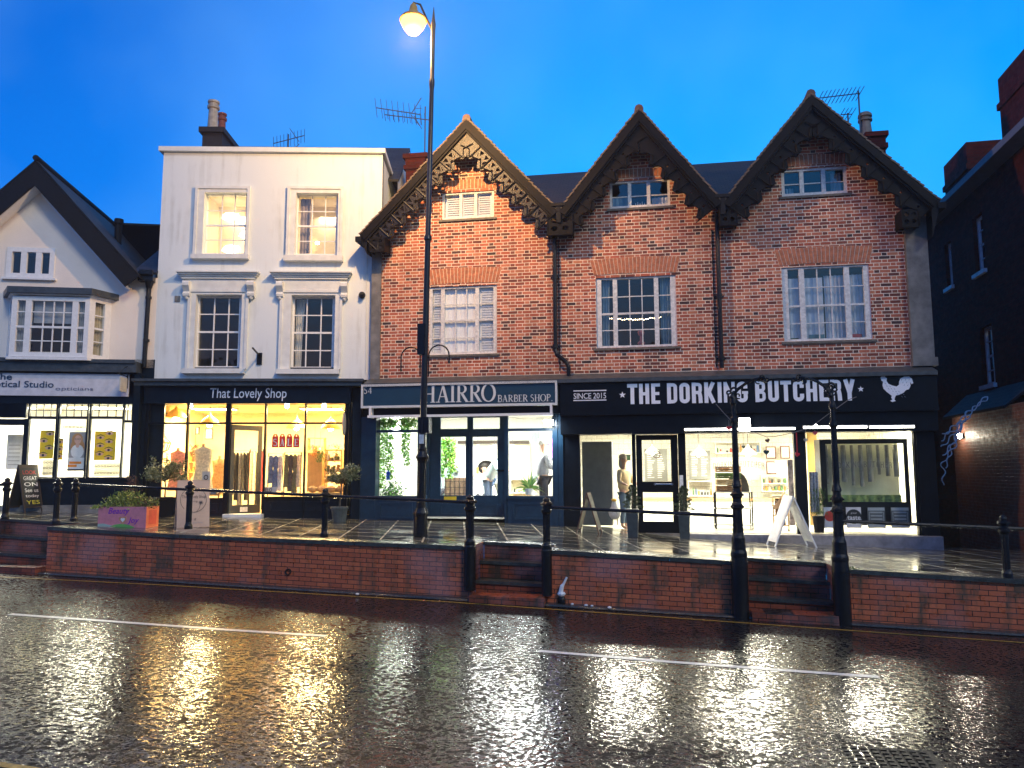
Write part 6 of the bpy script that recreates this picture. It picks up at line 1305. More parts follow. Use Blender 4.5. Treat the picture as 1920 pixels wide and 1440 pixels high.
# ================================================================== THINGS ON THE PAVEMENT
def pf(x, y, deg=-12.63): p = on_pave(x, y); return Frame(p.x, p.y, deg, z=p.z), p
def pxm(p): return FPX / (p.y * 1.0)      # pixels per metre roughly
def tree_pot(x, yb, ytop, crown, label, pot_m, seed, potw, poth, nleaf=1500, trunk_r=.018, lean_=0):
    f, p = pf(x, yb); k = pxm(p); t = thing('potted_olive_tree', label, 'potted tree', f, 'olive trees in pots outside the clothes shop'); r0 = random.Random(seed)
    g = MB(f); h = poth / k; w_ = potw / k / 2; n = 16 if pot_m is not black_paint else 4
    g.lathe([(w_ * .72, 0), (w_ * .95, h * .84), (w_ * 1.04, h * .86), (w_ * 1.04, h), (w_ * .94, h), (w_ * .9, h * .92)], (0, 0, 0), 18 if n > 4 else 4); g.build('pot', pot_m, t)
    g = MB(f); g.lathe([(w_ * .9, h * .92), (.001, h * .93)], (0, 0, 0), 16); g.build('soil', mat('soil', (.03, .02, .015), .9), t)
    cz = (yb - crown[1]) / k; cr = crown[2] / k; ch = crown[3] / k; cx = (crown[0] - x) / k
    g = MB(f); g.tube([(0, 0, h * .9), (cx * .3, .02, h + (cz - h) * .4), (cx * .8, -.01, cz - ch * .4), (cx, 0, cz)], [trunk_r, trunk_r * .9, trunk_r * .8, trunk_r * .5], 7)
    ends = []
    for i in range(26):
        a = r0.uniform(0, 2 * pi); e = r0.uniform(-.5, 1); rr_ = r0.uniform(.45, 1); q = (cx + cr * rr_ * cos(a) * sqrt(1 - e * e * .5), cr * rr_ * sin(a) * .8, cz + ch * e * rr_ * .8); s0 = (cx * .9, 0, cz - ch * r0.uniform(.2, .5))
        m_ = tuple((s0[j] + q[j]) / 2 + r0.uniform(-.03, .03) for j in range(3)); g.tube([s0, m_, q], [.009, .006, .003], 4); ends.append((s0, m_, q))
    g.build('trunk', mat('olive_bark', (.10, .075, .05), .8, var=.4, scale=30, bump=.6), t)
    g = MB(f)
    for i in range(nleaf):
        s0, m_, q = r0.choice(ends); b = r0.uniform(.15, 1.12); b = min(b, 1.1); base = tuple(m_[j] + (q[j] - m_[j]) * b + r0.gauss(0, .035) for j in range(3)); g.m = 0 if r0.random() < .6 else 1
        g.leaf(base, (r0.gauss(0, 1), r0.gauss(0, 1), r0.gauss(.3, .8)), r0.uniform(.045, .08), r0.uniform(.016, .028), r0)
    g.build('crown', [mat('olive_leaf', (.11, .14, .05), .45, var=.4, scale=25), mat('olive_leaf_pale', (.26, .28, .17), .5, var=.3, scale=25)], t)
tree_pot(307, 969, 850, (306, 886, 46, 40), 'olive tree in a black square pot at the left side of the clothes shop', black_paint, 3, 46, 36, 3000)
tree_pot(636, 979, 866, (641, 893, 36, 32), 'olive tree in a round grey pot at the right side of the clothes shop', mat('pot_grey_glaze', (.07, .085, .08), .35, var=.3), 7, 32, 28, 2700)
# pink planter
p0, p1 = on_pave(183, 986), on_pave(273, 990); fpl = Frame(p0.x, p0.y, to=(p1.x, p1.y), z=min(p0.z, p1.z)); wpl = (V((p1.x, p1.y)) - V((p0.x, p0.y))).length; hpl = .40
tp = thing('flower_planter', 'pink and orange painted planter box with purple writing and a heart', 'planter', fpl); g = MB(fpl)
g.add([(0, 0, 0), (wpl, 0, 0), (wpl, .42, 0), (0, .42, 0), (0, 0, hpl), (wpl, 0, hpl), (wpl, .42, hpl), (0, .42, hpl), (.03, .03, hpl), (wpl - .03, .03, hpl), (wpl - .03, .39, hpl), (.03, .39, hpl), (.03, .03, hpl - .1), (wpl - .03, .03, hpl - .1), (wpl - .03, .39, hpl - .1), (.03, .39, hpl - .1)], [(0, 1, 5, 4), (2, 3, 7, 6), (3, 0, 4, 7), (4, 5, 9, 8), (5, 6, 10, 9), (6, 7, 11, 10), (7, 4, 8, 11), (8, 9, 13, 12), (9, 10, 14, 13), (10, 11, 15, 14), (11, 8, 12, 15), (12, 13, 14, 15)]); g.m = 1; g.add([(wpl, 0, 0), (wpl, .42, 0), (wpl, .42, hpl), (wpl, 0, hpl)], [(0, 1, 2, 3)])
g.build('box', [mat('pink_paint', (.62, .22, .26), .5, var=.12, scale=10), mat('orange_paint', (.85, .20, .08), .5, var=.1)], tp)
pur = mat('purple_paint', (.22, .02, .42), .5)
txt('Beauty', fpl, None, .003, pur, 'lettering', tp, slant=.3, uz=(wpl * .2, hpl * .58, wpl * .62, hpl * .95), bold=.01, thick=.004); txt('Joy', fpl, None, .003, pur, 'lettering', tp, slant=.3, uz=(wpl * .62, hpl * .16, wpl * .83, hpl * .5), bold=.01, thick=.004)
g = MB(fpl); g.m = 0; pts = [(wpl * .52 + .0062 * 16 * sin(a) ** 3 * .8, hpl * .38 + .0055 * (13 * cos(a) - 5 * cos(2 * a) - 2 * cos(3 * a) - cos(4 * a))) for a in [2 * pi * i / 20 for i in range(20)]]; g.slab(pts[::-1], [], -.004, -.0005)
g.m = 1; g.slab([(wpl * .52 + (a_ - wpl * .52) * .55, hpl * .38 + (b_ - hpl * .38) * .55) for a_, b_ in pts][::-1], [], -.006, -.0041)
g.m = 2; g.slab([(wpl * .22, .005), (wpl * .78, .005), (wpl * .66, hpl * .14), (wpl * .5, hpl * .2), (wpl * .34, hpl * .14)], [], -.003, -.0005); g.m = 3; g.slab([(.001, .005), (wpl * .2, .005), (wpl * .3, hpl * .1), (wpl * .12, hpl * .2), (.001, hpl * .18)], [], -.0025, -.0005)
g.build('painted_motif', [mat('heart_tan', (.55, .25, .12), .5), white_paint, mat('green_paint', (.15, .42, .10), .5), mat('teal_paint', (.30, .42, .38), .5)], tp)
g = MB(fpl); g.m = 0; g.slab([(.001, 0), (.002, 0), (.002, .001)], [], 0, .001); 
g = MB(fpl); g.add([(wpl + .003, .08, .06), (wpl + .003, .34, .06), (wpl + .003, .34, hpl - .07), (wpl + .003, .08, hpl - .07)], [(0, 1, 2, 3)]); g.build('end_panel', mat('red_orange', (.75, .10, .05), .5), tp)
g = MB(fpl); r0 = random.Random(2)
for i in range(2600):
    x = r0.uniform(-.12, wpl + .02); hh = .20 + .20 * sin(x / wpl * pi) * r0.uniform(.3, 1.2) * (1 if x < wpl * .75 else .6) - (.10 if x < .06 else 0); b = (x, r0.uniform(.0, .4) - (.03 if x < .3 else 0), hpl - .04 + r0.uniform(-.02, 1) * hh * (.8 if x > 0.1 else .3)); g.m = r0.choice((0, 0, 1, 2 if x > wpl * .75 else 1)); g.leaf(b, (r0.gauss(0, 1), r0.gauss(-.2, .8), r0.gauss(.8, .7)), r0.uniform(.04, .09), r0.uniform(.012, .025), r0)
g.build('planting', [mat('leaf_green', (.08, .13, .03), .5, var=.4, scale=15), mat('leaf_yellow', (.30, .36, .06), .5, var=.3, scale=15), mat('leaf_dry', (.22, .12, .06), .6, var=.4, scale=15)], tp)
f, p = pf(243, 968); rp = thing('dry_shrub', 'thin reddish shrub behind the pink planter, left of the olive tree', 'shrub', f); g = MB(f); gl_ = MB(f)
for i in range(14):
    a = r0.uniform(0, 6.3); q = (.12 * cos(a) * r0.random() * 2, .1 * sin(a), r0.uniform(.55, 1.0)); g.tube([(0, 0, 0), (q[0] * .4, q[1] * .4, q[2] * .5), q], [.008, .006, .003], 4)
    for k in range(22): gl_.leaf((q[0] + r0.gauss(0, .04), q[1] + r0.gauss(0, .04), q[2] - r0.random() * .35), (r0.gauss(0, 1), r0.gauss(0, 1), .4), .04, .018, r0)
g.build('stem', mat('red_bark', (.08, .04, .03), .8), rp); gl_.build('crown', mat('leaf_red', (.14, .05, .03), .6, var=.5, scale=20), rp)
# spiral topiary in tall planters
def topiary(x, yb, yt, label, seed, w_=22):
    f, p = pf(x, yb); k = pxm(p); H = (yb - yt) / k; hp = .56; pw = w_ / k / 2; t = thing('topiary_planter', label, 'topiary', f, 'clipped conifers either side of the butchery door'); g = MB(f)
    g.add([(-pw * .8, -pw * .8, 0), (pw * .8, -pw * .8, 0), (pw * .8, pw * .8, 0), (-pw * .8, pw * .8, 0), (-pw, -pw, hp), (pw, -pw, hp), (pw, pw, hp), (-pw, pw, hp)], [(0, 1, 5, 4), (1, 2, 6, 5), (2, 3, 7, 6), (3, 0, 4, 7), (4, 5, 6, 7)]); g.build('pot', mat('slate_pot', (.045, .06, .06), .4, var=.3, scale=10, bump=.4), t)
    g = MB(f); g.tube([(0, 0, hp), (.01, 0, H * .97)], [.015, .008], 5); g.build('trunk', mat('olive_bark', (.1, .07, .05)), t)
    g = MB(f); r0 = random.Random(seed)
    for i in range(6500):
        fz_ = r0.random() ** 1.1; z = hp + .02 + (H - hp - .02) * fz_; tw = fz_ * 2.5 * 2 * pi; off = .035 * (1 - fz_ * .5); rad = (.125 * (1 - fz_) + .045) * (1 + .28 * sin(fz_ * 2.5 * 2 * pi * 2)) * (.75 + .25 * r0.random())
        if fz_ > .93: rad *= (1 - fz_) / .07 + .1
        a = r0.uniform(0, 2 * pi); g.m = r0.choice((0, 0, 1)); b = (off * cos(tw) + rad * cos(a), off * sin(tw) + rad * sin(a), z); g.leaf(b, (cos(a) + r0.gauss(0, .4), sin(a) + r0.gauss(0, .4), r0.gauss(.6, .5)), r0.uniform(.014, .028), .008, r0)
    g.build('crown', [mat('conifer_dark', (.025, .05, .015), .6, var=.4, scale=30), mat('conifer_mid', (.05, .085, .025), .6, var=.4, scale=30)], t)
topiary(1187, 1007, 912, 'spiral conifer in a slate pot left of the butchery door', 1); topiary(1284, 1010, 914, 'spiral conifer in a slate pot right of the butchery door', 2)
# A-boards
def aboard(x0, x1, yb, yt, label, m, deg, spread, faces=None, solid=True, lw=.03, mface=None, side=None):
    pA, pB = on_pave(x0, yb), on_pave(x1, yb); pm = (pA + pB) / 2; k = pxm(pm); H = (yb - yt) / k
    if side: spread = (pB - pA).length; w_ = side; f = Frame(pB.x, pB.y, deg, z=pB.z)
    else: f = Frame(pA.x, pA.y, deg, z=pA.z); w_ = .5 if deg > 60 else (pB - pA).length * 1.02
    t = thing('a_board', label, 'A-board', f)
    for s_ in (0, 1):
        y0, y1 = (0, spread / 2) if s_ == 0 else (spread, spread / 2 + .02)
        g = MB(f); P = lambda u, v_, o=0: (u, y0 + (y1 - y0) * v_ + (o if s_ == 0 else -o), H * v_)
        def bar(u0, u1, v0, v1, th=.025): 
            q = [P(u0, v0), P(u1, v0), P(u1, v1), P(u0, v1)]; q2 = [P(u0, v0, th), P(u1, v0, th), P(u1, v1, th), P(u0, v1, th)]; g.add(q + q2, [(0, 1, 2, 3), (7, 6, 5, 4), (0, 4, 5, 1), (1, 5, 6, 2), (2, 6, 7, 3), (3, 7, 4, 0)])
        if solid: bar(0, w_, .0 if mface is None else .04, 1)
        else: bar(0, lw, 0, 1); bar(w_ - lw, w_, 0, 1); bar(lw, w_ - lw, .93, 1); bar(lw, w_ - lw, .10, .14)
        pan = g.build('front_panel' if s_ == 0 else 'back_panel', m, t)
        if mface is not None:
            g = MB(f); q = [P(lw * .9, .13, -.006), P(w_ - lw * .9, .13, -.006), P(w_ - lw * .9, .94, -.006), P(lw * .9, .94, -.006)]; g.add(q, [(0, 1, 2, 3)]); g.add([P(lw * .9, .13, .02), P(w_ - lw * .9, .13, .02), P(w_ - lw * .9, .94, .02), P(lw * .9, .94, .02)], [(0, 1, 2, 3)]); g.build('board_face', mface, pan)
    return t, f, w_, H
beige = mat('beige_board', (.52, .38, .28), .5, var=.06)
t, f, w_, H = aboard(331, 392, 990, 903, 'beige A-board of the clothes shop with a round line emblem', beige, 31, .34)
tl = atan2(.25, H); FA_ = f
def onboard(t, pts_uv, m, name, H, spread, w_, rad=.004):
    g = MB(f)
    for p_ in pts_uv: g.tube([(w_ * u, spread / 2 * v_ - .006, H * v_) for u, v_ in p_], rad, 4)
    return g.build(name, m, t)
ring = [(.5 + .40 * cos(2 * pi * i / 40), .58 + .40 * w_ / H * sin(2 * pi * i / 40)) for i in range(41) if i not in (26, 27, 28)]
k_ = next(i for i in range(1, len(ring)) if abs(ring[i][0] - ring[i - 1][0]) + abs(ring[i][1] - ring[i - 1][1]) > .12)
fl_ = [[(.60, .33), (.68, .40), (.72, .50)]] + [[(.73, .52), (.73 + .07 * cos(a), .52 + .045 * sin(a))] for a in [i * pi / 4 for i in range(8)]]
onboard(t, [ring[:k_], ring[k_:]] + fl_, ink, 'emblem', H, .34, w_, .005)
def boardtext(s, t, f, u0, u1, v0, v1, w_, H, spread, m):
    g = txt(s, f, None, 0, m, '', None, uz=(0, 0, 1, 1), thick=0)
    v2 = []
    for p in g.v: q = f.inv @ p; vv = v0 + (v1 - v0) * q.z; v2.append(f.m @ V((w_ * (u0 + (u1 - u0) * q.x), spread / 2 * vv - .008, H * vv)))
    g.v = v2; g.build('lettering', m, t)
boardtext('That Lovely Shop', t, f, .14, .88, .60, .68, w_, H, .34, ink); boardtext('clothing', t, f, .30, .62, .52, .57, w_, H, .34, ink); boardtext('f', t, f, .53, .59, .14, .19, w_, H, .34, ink); boardtext('www', t, f, .3, .8, .09, .105, w_, H, .34, pos_g)
t, f, w_, H = aboard(46, 70, 962, 873, 'dark chalk A-board with coloured chalk lines outside the opticians', mat('board_wood', (.05, .035, .025), .5), 76, .50, solid=False, lw=.04, mface=mat('chalk_board', (.02, .022, .025), .5))
g = None
for i, (s, m_) in enumerate((('LOOK', mat('chalk_red', (.5, .05, .04), .8)), ('GREAT', white_paint), ('ON', white_paint), ('See us', white_paint), ('today', white_paint), ('YES', mat('chalk_yellow', (.65, .6, .05), .8)))): boardtext(s, t, f, .15, .85, .80 - i * .125, .88 - i * .125, w_, H, .50, m_)
t, f, w_, H = aboard(1088, 1124, 1001, 925, 'brown wooden A-frame standing side-on beside the left butchery window', mat('frame_wood', (.10, .05, .035), .5, var=.3), 74, .58, side=.42, solid=False, lw=.05, mface=mat('frame_backing', (.04, .04, .04), .5))
t, f, w_, H = aboard(1467, 1533, 1027, 931, 'white A-frame sign seen side-on in front of the butchery', white_paint, 91, .62, side=.5, solid=False, lw=.04, mface=mat('grey_face', (.72, .73, .78), .4))
# litter by the kerb
p = on_road(1056, 1136); f = Frame(p.x, p.y - .03, -12, z=p.z - .01); lt2 = thing('broken_ornament', 'broken white and black ornament lying on the kerb by the middle steps', 'litter', f); g = MB(f)
g.ball((-.03, .02, .09), .075, 10, (.9, .8, 1.3)); g.build('dark_base', iron, lt2); g = MB(f); g.ball((-.03, 0, .20), .07, 8, (1, .8, .6)); g.tube([(-.04, 0, .22), (-.02, 0, .32), (.01, 0, .36), (.06, 0, .46)], [.04, .035, .02, .018], 6); g.build('white_top', white_paint, lt2)
for i, (x, y, r) in enumerate(((1050, 1128, .022), (1073, 1131, .028), (1099, 1133, .028), (1110, 1134, .024), (1143, 1138, .034), (670, 1112, .03), (795, 1124, .02), (824, 1124, .016))):
    p = on_road(x, y + 7); f = Frame(p.x, p.y, 15 * i, z=p.z + .03); g = MB(f); r0 = random.Random(i); n = 8; g.lathe([(r * .4, -.0), (r * r0.uniform(.9, 1.2), r * .4), (r * .8, r * .9), (r * .1, r * 1.1)], (0, 0, 0), 7)
    lab = ['tiny white scrap right under the broken ornament', 'first white paper cup piece right of the broken ornament', 'left one of two touching white pieces by the kerb', 'right one of two touching white pieces by the kerb', 'largest white crumpled paper by the kerb, farthest right of the litter', 'cream scrap by the kerb below the drain hole side of the wall', 'orange leaf scrap by the kerb left of the middle steps', 'smaller orange leaf scrap by the kerb beside the other one'][i]
    g.build('litter_piece', white_paint if i < 5 else (old_white if i == 5 else mat('leaf_orange', (.5, .2, .08), .6)), None, f, label=lab, cat='litter', group='litter along the kerb')
# small weeds on the wall
p = FK.w(STEPS[2][1] + .15, -.02, ztop(STEPS[2][1])); f = Frame(p.x, p.y, -12, z=p.z); g = MB(f); r0 = random.Random(5)
for i in range(120): g.leaf((r0.gauss(0, .07), r0.gauss(0, .02), r0.uniform(-.03, .03)), (r0.gauss(0, 1), -.5, r0.gauss(.3, .6)), .03, .015, r0)
g.build('weed', mat('weed_green', (.12, .20, .03), .6, var=.4), None, f, label='small green weed on the wall corner right of the iron arch', cat='weed')
# ================================================================== PEOPLE
skin = mat('skin', (.52, .30, .20), .5, var=.05); 
def skinned(name, verts, edges, radii, m, parent, f, root=0, sub=2):
    me = bpy.data.meshes.new(name); o = bpy.data.objects.new(name, me); COL.objects.link(o); o.parent = parent; WM[o.name] = WM[parent.name]
    inv = WM[parent.name].inverted(); me.from_pydata([tuple(inv @ (f.m @ V(v_))) for v_ in verts], edges, []); me.materials.append(m)
    md = o.modifiers.new('skin', 'SKIN'); md.use_smooth_shade = True
    sv = me.skin_vertices[0].data if me.skin_vertices else None
    if sv is None:
        bm = bmesh.new(); bm.from_mesh(me); bm.verts.layers.skin.verify(); bm.to_mesh(me); bm.free(); sv = me.skin_vertices[0].data
    for i, r in enumerate(radii): sv[i].radius = (r, r) if not isinstance(r, tuple) else r; sv[i].use_root = i == root
    s2 = o.modifiers.new('sub', 'SUBSURF'); s2.levels = 1; s2.render_levels = 1; return o
def person(f, label, h=1.72, seated=False, face=180, arms=((.3, -.2, 1.1), (-.3, -.2, 1.1)), top=None, legs=None, hair=None, hairshape='short', bend=0.0, cape=None):
    """f frame at the feet; body faces its local -y"""
    ff = f.off(0, 0, 0, face); t = thing('person', label, 'person', ff); s = h / 1.72; hz = .52 if seated else .93
    L0 = [(0, 0, hz), (0, -bend * .3, hz + .22), (0, -bend * .8, hz + .42), (0, -bend * 1.15, hz + .56), (0, -bend * 1.3, hz + .66)]
    sh = (0, -bend * .95, hz + .50)
    vs = list(L0); ed = [(0, 1), (1, 2), (2, 3), (3, 4)]; rd = [.10, .10, .11, .05, .05]
    vs += [(0, -bend * 1.35 - .01, hz + .74), (0, -bend * 1.4, hz + .83)]; ed += [(4, 5), (5, 6)]; rd += [.088, .075]
    arm_e = []
    for i, a in enumerate(arms):
        sx = .19 if a[0] > 0 else -.19; b = len(vs); el = ((sx + a[0]) / 2 + (.06 if sx > 0 else -.06), (sh[1] + a[1]) / 2 + .06, (sh[2] + a[2]) / 2 - .10)
        vs += [(sx, sh[1], sh[2] - .02), el, (a[0], a[1], a[2])]; ed += [(2, b), (b, b + 1), (b + 1, b + 2)]; rd += [.06, .045, .03]
        for k in range(4):
            c = len(vs); vs.append((a[0] + (k - 1.5) * .02, a[1] - .08 - .01 * (k in (1, 2)), a[2] - .02)); ed.append((b + 2, c)); rd.append(.010)
        c = len(vs); vs.append((a[0] - (.045 if a[0] > 0 else -.045), a[1] - .04, a[2])); ed.append((b + 2, c)); rd.append(.011)
    for sx in (-.09, .09):
        b = len(vs)
        if seated: vs += [(sx, -.02, hz), (sx, -.42, hz), (sx, -.45, .08), (sx, -.58, .04)]
        else: vs += [(sx, 0, hz - .06), (sx, -.02, .5), (sx, .02, .08), (sx, -.14, .04)]
        ed += [(0, b), (b, b + 1), (b + 1, b + 2), (b + 2, b + 3)]; rd += [.09, .065, .045, .04]
    sc_ = lambda P: [(x * s, y * s, z * s) for x, y, z in P]
    skinned('body', sc_(vs), ed, [r * s for r in rd], skin, t, ff)
    # clothes: torso and sleeves, then trousers
    tv = [(0, 0, hz - .06), L0[1], L0[2], (0, -bend * 1.05, hz + .51)]; te = [(0, 1), (1, 2), (2, 3)]; tr = [.175, .165, .18, .08]
    for i, a in enumerate(arms):
        sx = .19 if a[0] > 0 else -.19; b = len(tv); el = ((sx + a[0]) / 2 + (.06 if sx > 0 else -.06), (sh[1] + a[1]) / 2 + .06, (sh[2] + a[2]) / 2 - .10); w3 = tuple(el[j] + (a[j] - el[j]) * .75 for j in range(3))
        tv += [(sx, sh[1], sh[2] - .02), el, w3]; te += [(2, b), (b, b + 1), (b + 1, b + 2)]; tr += [.075, .06, .045]
    skinned('top', sc_(tv), te, [r * s for r in tr], top, t, ff)
    lv = [(0, 0, hz + .04)]; le = []; lr = [.165]
    for sx in (-.09, .09):
        b = len(lv)
        if seated: lv += [(sx, -.02, hz), (sx, -.42, hz), (sx, -.45, .14)]
        else: lv += [(sx, 0, hz - .06), (sx, -.02, .5), (sx, .02, .12)]
        le += [(0, b), (b, b + 1), (b + 1, b + 2)]; lr += [.10, .078, .06]
    skinned('trousers', sc_(lv), le, [r * s for r in lr], legs, t, ff)
    hc = (0, (-bend * 1.38) * s, (hz + .80) * s); g = MB(ff)
    if hairshape == 'afro': 
        g.ball((hc[0], hc[1] + .02, hc[2] + .05), .17 * s, 12); r0 = random.Random(2)
        for k in range(120): a, e = r0.uniform(0, 6.3), r0.uniform(-.4, 1.5); g.ball((hc[0] + .16 * cos(a) * cos(e), hc[1] + .02 + .16 * sin(a) * cos(e), hc[2] + .05 + .16 * sin(e)), .022, 6)
    else: g.ball((hc[0], hc[1] + .022, hc[2] + .025), .100 * s, 12, (.95, 1.05, .95))
    if hairshape == 'long': g.ball((hc[0], hc[1] + .06, hc[2] - .10), .10, 10, (1.0, .6, 1.5))
    g.build('hair', hair, t, smooth=True)
    g = MB(ff); y_ = hc[1] - .088 * s; z_ = hc[2] - .03 * s
    for sx in (-.032, .032): g.ball((sx, y_ + .008, z_), .011, 6)
    g.build('eyes', ink, t); g = MB(ff); g.ball((0, y_ - .008, z_ - .025), .015, 6, (.8, 1, 1.4)); g.ball((.085, hc[1] + .01, z_ - .01), .02, 6, (.4, 1, 1.5)); g.ball((-.085, hc[1] + .01, z_ - .01), .02, 6, (.4, 1, 1.5)); g.build('nose_and_ears', skin, t); g = MB(ff); g.ball((0, y_ + .006, z_ - .055), .012, 6, (1.8, .5, .4)); g.build('mouth', mat('lips', (.35, .10, .09), .5), t)
    if cape:
        g = MB(ff); g.lathe([(.09, (hz + .58) * s), (.20, (hz + .50) * s), (.30, (hz + .2) * s), (.40, (hz - .2) * s), (.42, (hz - .3) * s)], (0, -bend * .6 - .05, 0), 18); g.build('cape', cape, t, smooth=True)
    return t
fab = lambda n, c, v_=.12: mat('cloth_' + n, c, .85, var=v_, scale=20)
def at(F, x, y, yd): u, z = F.px(x, y, -yd); return u, z
# ================================================================== BARBER SHOP
F = FB; bf = bfz
ceiling_panel(F, at(F, 760, 800, 1.8)[0], 1.8, tz0 + .24, 1.4, .5, 125, (.93, 1, .93), panel_w, 'cool bright ceiling panel at the left of the barber shop', 'ceiling lights inside the shops')
ceiling_panel(F, at(F, 960, 800, 1.6)[0], 1.6, tz0 + .24, 1.4, .5, 165, (.93, 1, .98), panel_w, 'cool bright ceiling panel at the right of the barber shop', 'ceiling lights inside the shops')
vine_a, vine_b = mat('vine_green', (.14, .46, .04), .5, var=.4, scale=12), mat('vine_lime', (.34, .60, .06), .5, var=.3, scale=12)
def vines(x0, x1, y0, y1, yd, n, label, seed):
    a = at(F, x0, (y0 + y1) / 2, yd)[0]; b = at(F, x1, (y0 + y1) / 2, yd)[0]; z0 = at(F, (x0 + x1) / 2, y1, yd)[1]; z1 = at(F, (x0 + x1) / 2, y0, yd)[1]; t = thing('hanging_vine', label, 'hanging plant', F.off((a + b) / 2, yd, z0), 'green vines hanging in the barber shop'); g = MB(F); gs = MB(F); r0 = random.Random(seed); k = max(2, int((b - a) / .09))
    for i in range(k):
        u = a + (b - a) * (i + .5) / k; zb_ = z0 + (z1 - z0) * r0.uniform(0, .35); P_ = [(u + .03 * sin(j * 1.3 + i), yd + .04 * cos(j + i), z1 - (z1 - zb_) * j / 8) for j in range(9)]; gs.tube(P_, .004, 4)
        for j in range(int(n / k)):
            f_ = r0.random(); z = z1 - (z1 - zb_) * f_; g.m = r0.choice((0, 1)); g.leaf((u + r0.gauss(0, .035), yd + r0.gauss(0, .05), z), (r0.gauss(0, 1), r0.gauss(-.5, .6), r0.gauss(-.3, .7)), r0.uniform(.05, .085), r0.uniform(.025, .04), r0)
    gs.build('stem', vine_a, t); g.build('foliage', [vine_a, vine_b], t)
vines(708, 738, 785, 920, .5, 1800, 'wide hanging vine at the left side of the barber window', 1); vines(752, 768, 785, 890, .6, 850, 'narrow hanging vine in the middle of the left barber window', 2)
vines(705, 782, 784, 803, .45, 800, 'vine garland along the top of the left barber window', 3); vines(826, 853, 822, 900, 1.6, 1400, 'hanging vine behind the left leaf of the barber door', 4); vines(803, 812, 812, 850, 1.0, 120, 'small vine behind the lamp post beside the barber door', 5)
q = F.r(717, 918, 752, 932, -.6); t = thing('bushy_plant', 'dark bushy plant in a tub low in the left barber window', 'plant', F.off((q[0] + q[2]) / 2, .6, bf)); g = MB(F); u = (q[0] + q[2]) / 2; g.lathe([(.16, 0), (.2, .35), (.2, .4)], (u, .6, bf), 14); g.build('pot', navy, t); g = MB(F); r0 = random.Random(8)
for i in range(900): g.m = r0.choice((0, 0, 1)); g.leaf((u + r0.gauss(0, .13), .6 + r0.gauss(0, .1), bf + .4 + abs(r0.gauss(0, .2))), (r0.gauss(0, 1), r0.gauss(0, 1), .6), .07, .03, r0)
g.build('foliage', [mat('leaf_green2', (.03, .13, .03), .5), vine_a], t)
u, z = at(F, 728, 892, .5); t = thing('blue_bottle', 'bright blue bottle among the plants in the barber window', 'bottle', F.off(u, .5, z)); g = MB(F); g.lathe([(.05, -.1), (.055, .0), (.05, .08), (.02, .11), (.02, .15)], (u, .5, z), 10); g.build('bottle_body', mat('blue_plastic', (.01, .08, .65), .3), t)
# far wall panels, rail, round clock, mirror and slats
def panel(F, R, yd, m, name, label, cat, th=.03, inner=None, imat=None, group=None):
    q = F.r(*R, off=-yd); t = thing(name, label, cat, F.off((q[0] + q[2]) / 2, yd, q[1]), group); g = MB(F); g.box(q[0], q[2], yd, yd + th, q[1], q[3]); g.build('panel' if not inner else 'frame', m, t)
    if inner: g = MB(F); e = inner; g.box(q[0] + e, q[2] - e, yd - .006, yd - .0005, q[1] + e, q[3] - e); g.build('picture', imat, t)
    return t, q
panel(F, (858, 826, 935, 832), 4.4, mat('rail_brown', (.10, .07, .05), .6), 'wall_rail', 'dark rail high on the back wall of the barber shop', 'rail'); panel(F, (955, 826, 992, 832), 4.4, mat('rail_brown', (.1, .07, .05)), 'wall_rail', 'short dark rail in the right barber window', 'rail')
panel(F, (703, 835, 783, 928), 4.45, mat('warm_panel', (.85, .60, .38), .6), 'wall_panel', 'pale wooden wall panel behind the left vines', 'wall panel'); panel(F, (955, 834, 995, 930), 4.4, mat('cream_door', (.82, .70, .42), .6), 'inner_door', 'cream inner door seen through the right barber window', 'door')
t, q = panel(F, (997, 810, 1012, 900), 4.0, mat('slat_grey', (.30, .36, .36), .5), 'slatted_wall', 'grey slatted panel in the right barber window', 'wall panel'); g = MB(F); n = 6
for i in range(n): g.box(q[0] + (q[2] - q[0]) * (i + .3) / n, q[0] + (q[2] - q[0]) * (i + .7) / n, 3.96, 3.999, q[1], q[3])
g.build('slats', mat('slat_light', (.5, .58, .56), .5), t)
panel(F, (1012, 832, 1032, 872), 3.0, mat('mirror_frame', (.1, .1, .11), .3), 'wall_mirror', 'dark framed mirror at the right of the barber shop', 'mirror', inner=.04, imat=mat('mirror_face', (.25, .26, .28), .15))
panel(F, (893, 876, 897, 888), 3.9, mat('brass_frame', (.6, .42, .1), .4), 'wall_frame', 'small brass frame left of the round dark ornament', 'frame'); panel(F, (925, 872, 929, 887), 3.9, mat('brass_frame', (.6, .42, .1)), 'wall_frame', 'small brass frame right of the round dark ornament', 'frame')
for x in (896, 927, 961): u, z = at(F, x, 825, 3.0); t = thing('filament_lamp', {896: 'left loop-shaped lamp hanging behind the barber door', 927: 'right loop-shaped lamp hanging behind the barber door', 961: 'orange loop-shaped lamp in the right barber window'}[x], 'lamp', F.off(u, 3, z), 'loop lamps in the barber shop'); g = MB(F); g.tube([(u, 3, z + .1), (u, 3, z - .12)], .006, 4); g.build('cord', ink, t); g = MB(F); g.tube([(u + .05 * sin(a), 3, z - .24 + .12 * cos(a)) for a in [i * pi / 8 for i in range(17)]], .006, 5); g.build('bulb_loop', emit('filament', (1, .6, .25), 4), t)
